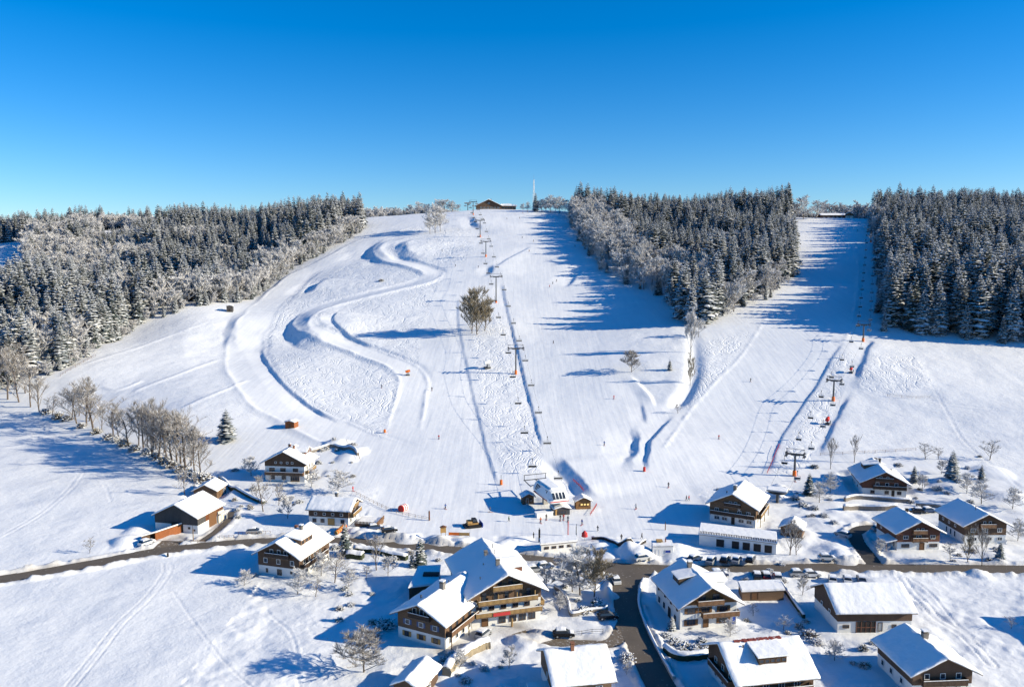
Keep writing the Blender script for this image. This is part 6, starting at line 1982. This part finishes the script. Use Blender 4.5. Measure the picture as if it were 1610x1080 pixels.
def fence(pts, label, mat='rail_brown', gap=2.6, hh=1.0, rails=2, name='fence', snow=False, netmat=None):
    line = smooth_line(np.array([G(*p)[:2] for p in pts]), 6)
    seg = np.hypot(*np.diff(line, axis=0).T); cum = np.concatenate([[0], np.cumsum(seg)])
    n = max(2, int(cum[-1] / gap) + 1)
    ss = np.linspace(0, cum[-1], n)
    P = np.stack([np.interp(ss, cum, line[:, 0]), np.interp(ss, cum, line[:, 1])], 1); Z = hz(P[:, 0], P[:, 1])
    root = thing(name, (P[0, 0], P[0, 1], Z[0]), 0, label, 'fence')
    pm = MB(); pm.tube((0, 0, -.4), (0, 0, hh), .06, .05, 6); pmesh = pm.mesh('post', M[mat])
    for i in range(n):
        link('post', pmesh, root, (P[i, 0] - P[0, 0], P[i, 1] - P[0, 1], Z[i] - Z[0]))
    for k in range(rails):
        r = MB(); hk = hh * (.92 - .45 * k)
        for i in range(n - 1):
            a = (P[i, 0] - P[0, 0], P[i, 1] - P[0, 1], Z[i] - Z[0] + hk); b = (P[i + 1, 0] - P[0, 0], P[i + 1, 1] - P[0, 1], Z[i + 1] - Z[0] + hk)
            r.tube(a, b, .04, .04, 4)
        build(r, 'rail', M[mat], root)
    if netmat:
        r = MB()
        for i in range(n - 1):
            a = Vector((P[i, 0] - P[0, 0], P[i, 1] - P[0, 1], Z[i] - Z[0])); b = Vector((P[i + 1, 0] - P[0, 0], P[i + 1, 1] - P[0, 1], Z[i + 1] - Z[0]))
            for q in range(3):
                f = (q + .5) / 3; c = a.lerp(b, f); r.box(c.x - .04, c.x + .04, c.y - .02, c.y + .02, c.z + .15, c.z + hh)
        build(r, 'netting', M[netmat], root)


fence([(560, 778), (585, 790), (612, 803), (640, 811), (674, 818)], 'dark wooden fence along the lower edge of the left run', gap=2.4, hh=1.1)
fence([(901, 756), (910, 764), (917, 772)], 'red safety netting beside the lift station bank', 'paint_red', 1.6, 0.9, 1, netmat='paint_red')
fence([(938, 795), (933, 803), (928, 810)], 'short red safety netting right of the ticket hut', 'paint_red', 1.5, 0.9, 1, netmat='paint_red')
fence([(1225, 700), (1216, 722), (1206, 745)], 'red safety netting at the edge of the second lift corridor', 'paint_red', 2.2, 0.8, 1, netmat='paint_red')
fence([(1290, 716), (1330, 714), (1380, 712), (1440, 708)], 'thin field fence behind the red chalet', gap=4.0, hh=1.1)
fence([(283, 853), (300, 852), (322, 852)], 'short plank fence before the grey barn', gap=1.6, hh=.7)
fence([(345, 846), (372, 843), (400, 840), (425, 838)], 'picket fence along the road bank left of the chalets', gap=1.2, hh=.8, rails=1)
fence([(900, 1000), (925, 996), (948, 995)], 'little garden fence by the hotel drive', 'metal_dark', 1.8, 1.0)
fence([(545, 695), (556, 705), (563, 716), (566, 724)], 'dark fence rounding the bank behind the upper farmhouse', gap=1.8, hh=1.2)
fence([(1395, 623), (1430, 626), (1462, 626)], 'wire fence line across the sunny right meadow', gap=5, hh=1.2)
fence([(95, 592), (118, 578), (150, 560)], 'dark pasture fence at the forest foot', gap=4, hh=1.3)


# ------------------------------------------------------------------ cars
def car_meshes(paint):
    b = MB()
    b.prism([(-2.1, .28), (2.1, .28), (2.12, .62), (2.0, .80), (1.15, .93), (-1.75, .98), (-2.1, .86)], -.86, .86)
    c = MB()
    v = []
    for z, x0, x1, y in ((.93, -1.80, 1.20, .82), (1.42, -1.45, .35, .66)):
        v += [(x0, -y, z), (x1, -y, z), (x1, y, z), (x0, y, z)]
    c.v = v; c.f = [(0, 1, 5, 4), (1, 2, 6, 5), (2, 3, 7, 6), (3, 0, 4, 7), (4, 5, 6, 7)]; c.m = [0] * 5
    r = MB(); r.prism([(-1.47, 1.42), (.37, 1.42), (.25, 1.49), (-1.35, 1.49)], -.67, .67)
    s = MB(); s.prism([(-1.5, 1.492), (.42, 1.492), (.3, 1.66), (-.5, 1.72), (-1.35, 1.66)], -.70, .70); s.prism([(1.2, .94), (2.0, .82), (1.9, .93), (1.3, 1.02)], -.72, .72)
    w = MB(); w.tube((0, -.11, 0), (0, .11, 0), .32, .32, 14)
    rim = MB(); rim.tube((0, -.12, 0), (0, .12, 0), .19, .19, 10)
    hl = MB(); hl.box(2.06, 2.14, -.16, .16, .60, .74)
    return dict(body=b.mesh('body', M[paint]), windows=c.mesh('windows', M['glass']), roof=r.mesh('roof', M[paint]), snow_cap=s.mesh('snow_cap', M['roof_snow']), wheel=w.mesh('wheel', M['rubber']), rim=rim.mesh('rim', M['metal_grey']), headlight=hl.mesh('headlight', M['frame_white']))


flat('car_black', (0.012, 0.013, 0.016), 0.25, spec=.5)
flat('car_white', (0.62, 0.63, 0.64), 0.3, spec=.5)
flat('car_blue', (0.03, 0.06, 0.14), 0.3, spec=.5)
flat('car_silver', (0.30, 0.31, 0.33), 0.3, spec=.5)
flat('car_red', (0.30, 0.02, 0.02), 0.3, spec=.5)
CARS = {k: car_meshes(k) for k in ('car_black', 'car_white', 'car_blue', 'car_silver', 'car_red')}


def car(px, py, deg, paint, label, snow=True, sc=1.08, group=None):
    g = G(px, py); k = CARS[paint]
    t = thing('parked_car', (g[0], g[1], g[2] + .02), R(deg), label, 'car', group); t.scale = (sc, sc, sc)
    link('body', k['body'], t); link('windows', k['windows'], t); link('roof', k['roof'], t)
    if snow:
        link('snow_cap', k['snow_cap'], t)
    for x in (-1.3, 1.3):
        for y in (-.80, .80):
            w = link('wheel', k['wheel'], t, (x, y, .32)); link('rim', k['rim'], w)
    for y in (-.6, .6):
        link('headlight', k['headlight'], t, (0, y, 0))


car(886, 1000, 3, 'car_black', 'black car parked below the hotel terrace')
car(955, 972, 8, 'car_black', 'dark car in the shade by the hotel garden wall', False)
car(967, 915, 100, 'car_white', 'white car waiting at the junction beside the bare tree')
car(857, 893, 20, 'car_blue', 'snow covered blue car beside the road right of the hotel')
car(231, 856, 60, 'car_white', 'white car half under the brown carport')
car(1325, 843, 130, 'car_silver', 'snowed in silver car at the driveway bend')
car(1383, 834, 5, 'car_silver', 'pale car at the end of the curved driveway')
car(1309, 914, 70, 'car_white', 'leftmost of three snowy cars behind the long barn'); car(1332, 914, 72, 'car_white', 'middle of three snowy cars behind the long barn'); car(1354, 914, 74, 'car_blue', 'rightmost of three snowy cars behind the long barn')
for i, (px, py, a, p_) in enumerate([(1092, 881, 40, 'car_blue'), (1118, 884, 60, 'car_silver'), (1140, 882, 60, 'car_black'), (1158, 883, 62, 'car_silver'), (1180, 882, 62, 'car_black')]):
    car(px, py, a, p_, ['snowy blue car at the left end of the garage forecourt', 'snowy silver car, second from left on the garage forecourt', 'black car in the middle of the garage forecourt', 'snowy silver car, second from right on the garage forecourt', 'black car at the right end of the garage forecourt'][i])
for i, (px, py, a, p_) in enumerate([(1190, 908, 80, 'car_black'), (1204, 908, 82, 'car_red'), (1222, 910, 80, 'car_silver')]):
    car(px, py, a, p_, ['black car parked below the road before the low shed', 'red car with snowy roof below the road', 'silver car below the road right of the red one'][i])
for px, py, a, p_, lab in [(1255, 905, 0, 'car_silver', 'silver car on the verge right of the red car'), (1275, 906, 4, 'car_white', 'white snowed car on the verge left of the long barn'), (840, 898, 15, 'car_silver', 'silver car behind the snow covered blue car'), (760, 1000, 60, 'car_silver', 'silver car close to the hotel terrace'),
                           (1300, 880, 0, 'car_white', 'white car on the road verge beyond the garages'), (1130, 905, 2, 'car_blue', 'blue car by the road above the white chalet'), (1010, 880, 20, 'car_white', 'white car beside the large snow pile'), (400, 838, 8, 'car_silver', 'silver car on the road bank above the dark chalet'), (590, 832, 20, 'car_blue', 'blue car parked above the road by the slope fence'), (612, 836, 20, 'car_black', 'black car parked above the road by the slope fence')]:
    car(px, py, a, p_, lab)
car(1460, 805, 10, 'car_blue', 'snow covered blue car between the brown chalets'); car(1440, 806, 170, 'car_black', 'dark snowed in car behind the driveway chalet')


# ------------------------------------------------------------------ slope equipment
def simple(name, px, py, label, cat, rz=0.0):
    g = G(px, py)
    return thing(name, (g[0], g[1], g[2]), rz, label, cat)


def snow_cannon(px, py, label, body='paint_white', rz=0.0, sc=1.0):
    t = simple('snow_cannon', px, py, label, 'snow cannon', rz); t.scale = (sc,) * 3
    m = MB(); m.box(-.9, .9, -.7, .7, .25, .5); m.box(-.9, .9, -.75, -.55, -.3, .3); m.box(-.9, .9, .55, .75, -.3, .3); m.tube((0, 0, .5), (0, 0, 1.5), .22, .18, 8); build(m, 'chassis', M['metal_dark'], t)
    m = MB(); m.tube((-.9, 0, 1.65), (.2, 0, 1.95), .62, .66, 16, 0, False); m.tube((.2, 0, 1.95), (1.1, 0, 2.2), .66, .5, 16, 0, False); m.tube((-.9, 0, 1.65), (-1.0, 0, 1.62), .62, .5, 16); build(m, 'barrel', M[body], t)
    m = MB(); m.tube((1.1, 0, 2.2), (1.2, 0, 2.23), .52, .52, 16); build(m, 'nozzle_ring', M['metal_grey'], t)
    m = MB(); m.box(-.2, .5, -1.1, -.72, .5, 1.4); build(m, 'control_box', M['metal_grey'], t)


snow_cannon(766, 579, 'white snow cannon with blue shadow beside the lowest tower', 'paint_white', .4, 1.7)
snow_cannon(641, 590, 'orange snow cannon at the edge of the ski cross bend', 'paint_orange', .2, 1.1)
snow_cannon(1301, 667, 'red snow cannon beside the second lift corridor', 'paint_red', 1.0, 1.2)
snow_cannon(1338, 586, 'red snow cannon higher up beside the second lift corridor', 'paint_red', 1.0, 1.1)


def padded_post(px, py, hh, label, mat, pole='metal_dark', ph=1.0, w=.35):
    t = simple('padded_post', px, py, label, 'post')
    m = MB(); m.tube((0, 0, -.4), (0, 0, hh), .08, .07, 6); build(m, 'pole', M[pole], t)
    m = MB(); m.tube((0, 0, .1), (0, 0, .1 + ph), w, w * .95, 10); build(m, 'padding', M[mat], t)


padded_post(788, 762, 3.6, 'orange padded post on the slope left of the station', 'paint_orange', ph=1.6, w=.5)
padded_post(1013, 741, 2.6, 'red padded post at the tip of the divided run', 'paint_red', ph=1.5, w=.5)
padded_post(605, 680, 1.6, 'small orange padded post in the tracked snow', 'paint_orange', ph=1.2, w=.5)
padded_post(675, 818, 3.2, 'brown marker post at the end of the slope fence', 'timber_red', ph=2.8, w=.25)
padded_post(893, 842, 6.5, 'tall thin post with red lower half before the station', 'paint_red', ph=4.2, w=.14)
padded_post(906, 850, 5.0, 'grey pole behind the long kiosk', 'metal_grey', ph=4.0, w=.18)
padded_post(1046, 833, 2.6, 'wooden post beside the white service cabin', 'rail_brown', ph=2.0, w=.15)
padded_post(264, 875, 1.2, 'short dark roadside post by the barn entrance', 'paint_black', ph=.9, w=.25)
padded_post(304, 850, 4.5, 'tall wooden pole in front of the grey barn', 'rail_honey', ph=3.5, w=.12)
padded_post(805, 985, 2.2, 'round wooden gatepost at the hotel drive', 'rail_honey', ph=1.8, w=.25)
padded_post(848, 852, 4.2, 'dark sign mast at the left end of the kiosk', 'paint_black', ph=3.6, w=.28)
# striped safety cushion
t = simple('safety_cushion', 633, 803, 'red and white striped safety cushion at the slope edge', 'cushion', R(60))
for k in range(6):
    m = MB(); m.tube((-.9 + k * .42, 0, .9), (-.5 + k * .42, 0, .9), 1.15, 1.15, 14); build(m, 'stripe', M['paint_red' if k % 2 == 0 else 'paint_white'], t)
# wooden info boards
t = simple('information_board', 697, 842, 'small wooden information board by the road above the hotel', 'sign', .2)
m = MB(); m.tube((-.6, 0, -.4), (-.6, 0, 2.6), .08, .08, 6); m.tube((.6, 0, -.4), (.6, 0, 2.6), .08, .08, 6); build(m, 'posts', M['rail_honey'], t)
m = MB(); m.box(-.8, .8, -.09, -.02, .9, 2.5); build(m, 'panel', M['shutter_honey'], t)
m = MB(); m.prism([(-1.0, 2.6), (0, 3.0), (1.0, 2.6)], -.4, .4); build(m, 'roof', M['timber_red'], t, fix=True)
t = simple('banner', 724, 842, 'long red and honey banner at the slope foot above the road', 'banner', -.08)
m = MB(); m.box(-3.4, -.4, -.04, .04, .1, .95); build(m, 'red_cloth', M['paint_orange'], t)
m = MB(); m.box(-.38, 2.6, -.04, .04, .1, .95); build(m, 'pale_cloth', M['shutter_honey'], t)
m = MB()
for x in (-3.4, -.4, 2.6): m.tube((x, .08, -.3), (x, .08, 1.1), .05, .05, 6)
build(m, 'stakes', M['metal_dark'], t)
t = simple('parasol', 919, 850, 'closed red parasol behind the kiosk', 'parasol')
m = MB(); m.tube((0, 0, -.3), (0, 0, 3.0), .05, .05, 6); build(m, 'pole', M['metal_grey'], t)
m = MB(); m.tube((0, 0, 1.3), (0, 0, 2.3), .9, .8, 12); m.tube((0, 0, 2.3), (0, 0, 3.0), .8, .1, 12); build(m, 'canopy', M['awning_red'], t)
t = simple('net_roll', 536, 838, 'orange rolled safety net on the bank above the road', 'net roll', R(70))
m = MB(); m.tube((-2.6, 0, .9), (2.2, 0, 1.5), .55, .7, 10); build(m, 'roll', M['shutter_honey'], t)
m = MB()
for k in range(5): m.tube((-2.2 + k, 0, .95 + k * .12), (-1.9 + k, 0, .98 + k * .12), .68 + .03 * k, .68 + .03 * k, 10)
build(m, 'strap', M['paint_orange'], t)

# ---- snow groomer
t = simple('snow_groomer', 744, 827, 'yellow and black snow groomer with blue blade at the slope foot', 'snow groomer', R(18)); t.scale = (.9,) * 3
for sy in (-1, 1):
    m = MB(); m.prism([(-2.2, .25), (-1.9, 0), (1.9, 0), (2.2, .25), (2.2, .6), (1.8, .85), (-1.8, .85), (-2.2, .6)], sy * 1.55 - .5, sy * 1.55 + .5); build(m, 'track', M['rubber'], t, fix=True)
m = MB(); m.box(-2.0, 1.6, -1.0, 1.0, .5, 1.35); m.box(-2.1, -.6, -1.2, 1.2, 1.352, 2.0); build(m, 'body', M['cloth_orange'] if 'cloth_orange' in M else M['shutter_honey'], t)
m = MB(); m.prism([(-.5, 1.36), (1.3, 1.36), (1.0, 2.6), (-.4, 2.7)], -1.0, 1.0); build(m, 'cab', M['paint_black'], t, fix=True)
m = MB(); m.prism([(-.35, 1.9), (1.0, 1.9), (.9, 2.5), (-.3, 2.55)], -1.02, 1.02); build(m, 'window', M['glass'], t, fix=True)
m = MB(); m.prism([(2.5, .0), (2.7, .0), (2.9, .6), (2.8, 1.4), (2.6, 1.4), (2.65, .6)], -2.1, 2.1); build(m, 'blade', M['door_blue'], t, fix=True)
m = MB(); m.box(1.6, 2.6, -.6, -.4, .4, .6); m.box(1.6, 2.6, .4, .6, .4, .6); build(m, 'blade_arms', M['metal_dark'], t)
m = MB(); m.box(-3.2, -2.2, -2.0, 2.0, .1, .5); build(m, 'tiller', M['paint_black'], t)


# ------------------------------------------------------------------ people
def person_mesh(pose):
    J = {  # name: (x, y, z, radius); facing -y
        'skier': dict(pel=(0, .05, .86, .15), sp=(0, -.02, 1.12, .16), ch=(0, -.10, 1.34, .17), nk=(0, -.14, 1.50, .065), hd=(0, -.17, 1.66, .105), ht=(0, -.16, 1.76, .08),
                      lk=(.12, -.16, .50, .085), la=(.12, .06, .10, .06), lt=(.12, -.12, .05, .05), rk=(-.12, -.16, .50, .085), ra=(-.12, .06, .10, .06), rt=(-.12, -.12, .05, .05),
                      ls=(.21, -.10, 1.40, .085), le=(.32, -.18, 1.14, .065), lh=(.28, -.44, 1.06, .05), rs=(-.21, -.10, 1.40, .085), re=(-.32, -.18, 1.14, .065), rh=(-.28, -.44, 1.06, .05)),
        'stand': dict(pel=(0, 0, .92, .15), sp=(0, 0, 1.16, .155), ch=(0, 0, 1.37, .17), nk=(0, 0, 1.52, .065), hd=(0, -.02, 1.67, .105), ht=(0, 0, 1.77, .08),
                      lk=(.11, -.02, .50, .085), la=(.12, .02, .09, .06), lt=(.13, -.15, .05, .05), rk=(-.11, -.02, .50, .085), ra=(-.12, .02, .09, .06), rt=(-.13, -.15, .05, .05),
                      ls=(.22, 0, 1.42, .085), le=(.29, .03, 1.13, .065), lh=(.28, -.08, .87, .05), rs=(-.22, 0, 1.42, .085), re=(-.29, .03, 1.13, .065), rh=(-.28, -.08, .87, .05)),
        'walk': dict(pel=(0, 0, .91, .15), sp=(0, -.02, 1.15, .155), ch=(0, -.04, 1.36, .17), nk=(0, -.06, 1.51, .065), hd=(0, -.08, 1.66, .105), ht=(0, -.06, 1.76, .08),
                     lk=(.10, -.20, .52, .085), la=(.11, -.22, .10, .06), lt=(.11, -.40, .06, .05), rk=(-.10, .08, .48, .085), ra=(-.11, .34, .14, .06), rt=(-.11, .22, .05, .05),
                     ls=(.22, -.04, 1.41, .085), le=(.28, .14, 1.15, .065), lh=(.27, .20, .92, .05), rs=(-.22, -.04, 1.41, .085), re=(-.28, -.14, 1.14, .065), rh=(-.25, -.36, 1.04, .05)),
    }[pose]
    E_ = [('pel', 'sp'), ('sp', 'ch'), ('ch', 'nk'), ('nk', 'hd'), ('hd', 'ht'), ('pel', 'lk'), ('lk', 'la'), ('la', 'lt'), ('pel', 'rk'), ('rk', 'ra'), ('ra', 'rt'), ('ch', 'ls'), ('ls', 'le'), ('le', 'lh'), ('ch', 'rs'), ('rs', 're'), ('re', 'rh')]
    names = list(J)
    me = bpy.data.meshes.new('body_' + pose)
    me.from_pydata([J[n][:3] for n in names], [(names.index(a), names.index(b)) for a, b in E_], [])
    o = bpy.data.objects.new('body_build', me); COL.objects.link(o)
    md = o.modifiers.new('skin', 'SKIN')
    for i, n in enumerate(names):
        r = J[n][3]; me.skin_vertices[0].data[i].radius = (r, r)
    me.skin_vertices[0].data[names.index('pel')].use_root = True
    ss = o.modifiers.new('sub', 'SUBSURF'); ss.levels = 1; ss.render_levels = 1
    dg = bpy.context.evaluated_depsgraph_get(); dg.update()
    out = bpy.data.meshes.new_from_object(o.evaluated_get(dg))
    bpy.data.objects.remove(o); bpy.data.meshes.remove(me)
    out.materials.clear()
    for n in ('paint_black', 'paint_red', 'skin'):
        out.materials.append(M[n])
    mi = []
    for p in out.polygons:
        z = p.center.z; x = abs(p.center.x)
        mi.append(2 if z > 1.53 else (1 if (z > .90 or x > .2 and z > .84) else 0))
    out.polygons.foreach_set('material_index', mi); out.polygons.foreach_set('use_smooth', [True] * len(mi)); out.update()
    return out


BODY = {k: person_mesh(k) for k in ('skier', 'stand', 'walk')}
for n, c in (('cloth_red', (.50, .03, .03)), ('cloth_black', (.02, .02, .024)), ('cloth_blue', (.03, .08, .28)), ('cloth_navy', (.02, .03, .07)), ('cloth_orange', (.60, .15, .03)), ('cloth_grey', (.14, .14, .15)), ('cloth_green', (.05, .14, .06)), ('cloth_white', (.6, .6, .6))):
    flat(n, c, .85)
_m = MB(); _m.tube((0, -.01, 1.66), (0, -.01, 1.80), .135, .10, 10); _m.tube((0, -.01, 1.80), (0, -.01, 1.84), .10, .04, 10); HELM = _m.mesh('helmet', M['paint_black'])
_m = MB(); _m.box(-.05, .05, -.95, .75, .012, .035); _m.prism([(-.05, .012), (.05, .012), (.05, .035), (-.05, .035)], -.95, -.951); _m.quad([(-.05, -.95, .02), (.05, -.95, .02), (.03, -1.1, .12), (-.03, -1.1, .12)]); SKI = _m.mesh('ski', M['paint_red'])
_m = MB(); _m.tube((0, 0, 0), (0, .55, -1.0), .014, .012, 5); POLE = _m.mesh('ski_pole', M['metal_dark'])


def person(px, py, deg, jacket, pants, pose, label, skis=True, helmet='paint_black'):
    g = G(px, py)
    t = thing('person', (g[0], g[1], g[2] + .04), R(deg), label, 'person')
    b = link('body', BODY[pose], t)
    for i, mt in ((0, pants), (1, jacket)):
        b.material_slots[i].link = 'OBJECT'; b.material_slots[i].material = M[mt]
    hd = link('helmet', HELM, t, (0, -.15 if pose == 'skier' else (-.06 if pose == 'walk' else 0), -.03))
    if skis:
        for sx in (-1, 1):
            link('ski', SKI, t, (sx * .12, 0, 0))
            link('ski_pole', POLE, t, (sx * .28, -.44 if pose == 'skier' else -.08, 1.08 if pose == 'skier' else .95))


for px, py, deg, ja, pa, po, lab, sk in [
    (679, 614, 10, 'cloth_black', 'cloth_black', 'skier', 'skier in black below the ski cross bend', True), (1051, 766, -20, 'cloth_black', 'cloth_navy', 'stand', 'skier in dark clothes standing at the foot of the second run', True),
    (1079, 787, 30, 'cloth_grey', 'cloth_black', 'walk', 'walker in grey, left of a pair below the second run', False), (1083, 787, 30, 'cloth_red', 'cloth_black', 'walk', 'walker in red jacket, right of a pair below the second run', False),
    (965, 627, 20, 'cloth_red', 'cloth_red', 'skier', 'skier in red alone on the wide sunny run', True), (859, 817, 0, 'cloth_black', 'cloth_black', 'stand', 'person in black queuing left of the lift station entrance', True),
    (881, 818, 0, 'cloth_black', 'cloth_grey', 'stand', 'person in black queuing in front of the lift station', True), (886, 817, 0, 'cloth_red', 'cloth_black', 'stand', 'person in red queuing in front of the lift station', True), (893, 820, 0, 'cloth_navy', 'cloth_black', 'stand', 'person in navy at the right end of the lift queue', True),
    (839, 846, 60, 'cloth_black', 'cloth_black', 'stand', 'person in black standing above the road beside the kiosk', False), (977, 849, 0, 'cloth_black', 'cloth_black', 'stand', 'person in black standing by the padded barrier', False), (1009, 847, 40, 'cloth_grey', 'cloth_black', 'walk', 'person in grey walking near the white service cabin', False),
    (821, 375, 0, 'cloth_black', 'cloth_black', 'skier', 'skier in black on the upper main run', True), (832, 396, 0, 'cloth_orange', 'cloth_black', 'skier', 'skier in orange jacket on the upper main run', True), (839, 380, 0, 'cloth_grey', 'cloth_black', 'skier', 'skier in grey on the upper main run', True),
    (904, 388, 0, 'cloth_navy', 'cloth_black', 'skier', 'skier in navy in the tree shadow of the upper run', True), (864, 452, 10, 'cloth_red', 'cloth_black', 'skier', 'skier in red in the middle of the main run', True), (869, 447, 10, 'cloth_black', 'cloth_black', 'skier', 'skier in black just above the red one', True), (875, 443, 10, 'cloth_grey', 'cloth_black', 'skier', 'skier in grey, uppermost of a trio on the main run', True),
    (716, 419, 0, 'cloth_black', 'cloth_black', 'stand', 'person in black at the rim of the upper bend', True), (695, 395, 0, 'cloth_black', 'cloth_grey', 'stand', 'person in dark clothes on the inner upper bend', True), (752, 421, 0, 'cloth_navy', 'cloth_black', 'skier', 'skier in navy left of the upper lift line', True),
    (797, 345, 0, 'cloth_grey', 'cloth_black', 'skier', 'skier in grey just below the summit lodge', True), (817, 344, 0, 'cloth_black', 'cloth_black', 'skier', 'skier in black just below the crest', True), (822, 336, 0, 'cloth_red', 'cloth_black', 'stand', 'person in red on the crest right of the lodge', True), (829, 334, 0, 'cloth_black', 'cloth_black', 'stand', 'person in black on the crest near the mast', True),
    (1350, 353, 0, 'cloth_black', 'cloth_black', 'skier', 'skier in black at the top of the second run', True), (1348, 364, 0, 'cloth_navy', 'cloth_black', 'skier', 'skier in navy in the shade of the second run', True), (1361, 379, 0, 'cloth_red', 'cloth_black', 'skier', 'skier in red beside the uppermost tower', True),
    (700, 800, 40, 'cloth_blue', 'cloth_black', 'skier', 'skier in blue gliding towards the lift queue', True), (770, 805, 80, 'cloth_grey', 'cloth_navy', 'skier', 'skier in grey coasting left of the small wooden hut', True), (800, 820, 90, 'cloth_green', 'cloth_black', 'walk', 'person in green walking left of the lift queue', False),
    (850, 822, 20, 'cloth_orange', 'cloth_black', 'stand', 'person in orange waiting behind the lift queue', True), (915, 825, -30, 'cloth_blue', 'cloth_grey', 'stand', 'person in blue right of the lift queue', True), (940, 835, -60, 'cloth_black', 'cloth_black', 'walk', 'person in black walking below the ticket hut', False),
    (1000, 800, -30, 'cloth_white', 'cloth_black', 'skier', 'skier in white jacket on the flat below the divided run', True), (950, 700, 10, 'cloth_blue', 'cloth_black', 'skier', 'skier in blue on the lower sunny run', True), (690, 690, 10, 'cloth_red', 'cloth_navy', 'skier', 'skier in red low on the left run', True), (600, 610, 20, 'cloth_navy', 'cloth_black', 'skier', 'skier in navy crossing the tracked snow', True),
    (1180, 600, 10, 'cloth_black', 'cloth_black', 'skier', 'skier in black on the sunny part of the second run', True), (1130, 690, 10, 'cloth_red', 'cloth_black', 'skier', 'skier in red low on the second run', True), (870, 540, 10, 'cloth_grey', 'cloth_black', 'skier', 'skier in grey right of the lowest main tower', True),
    (555, 772, 60, 'cloth_red', 'cloth_red', 'stand', 'child in red at the lower left edge of the run', True), (1250, 757, 0, 'cloth_black', 'cloth_black', 'stand', 'person in black at the foot of the lowest second lift tower', True)]:
    person(px, py, deg, ja, pa, po, lab, sk)
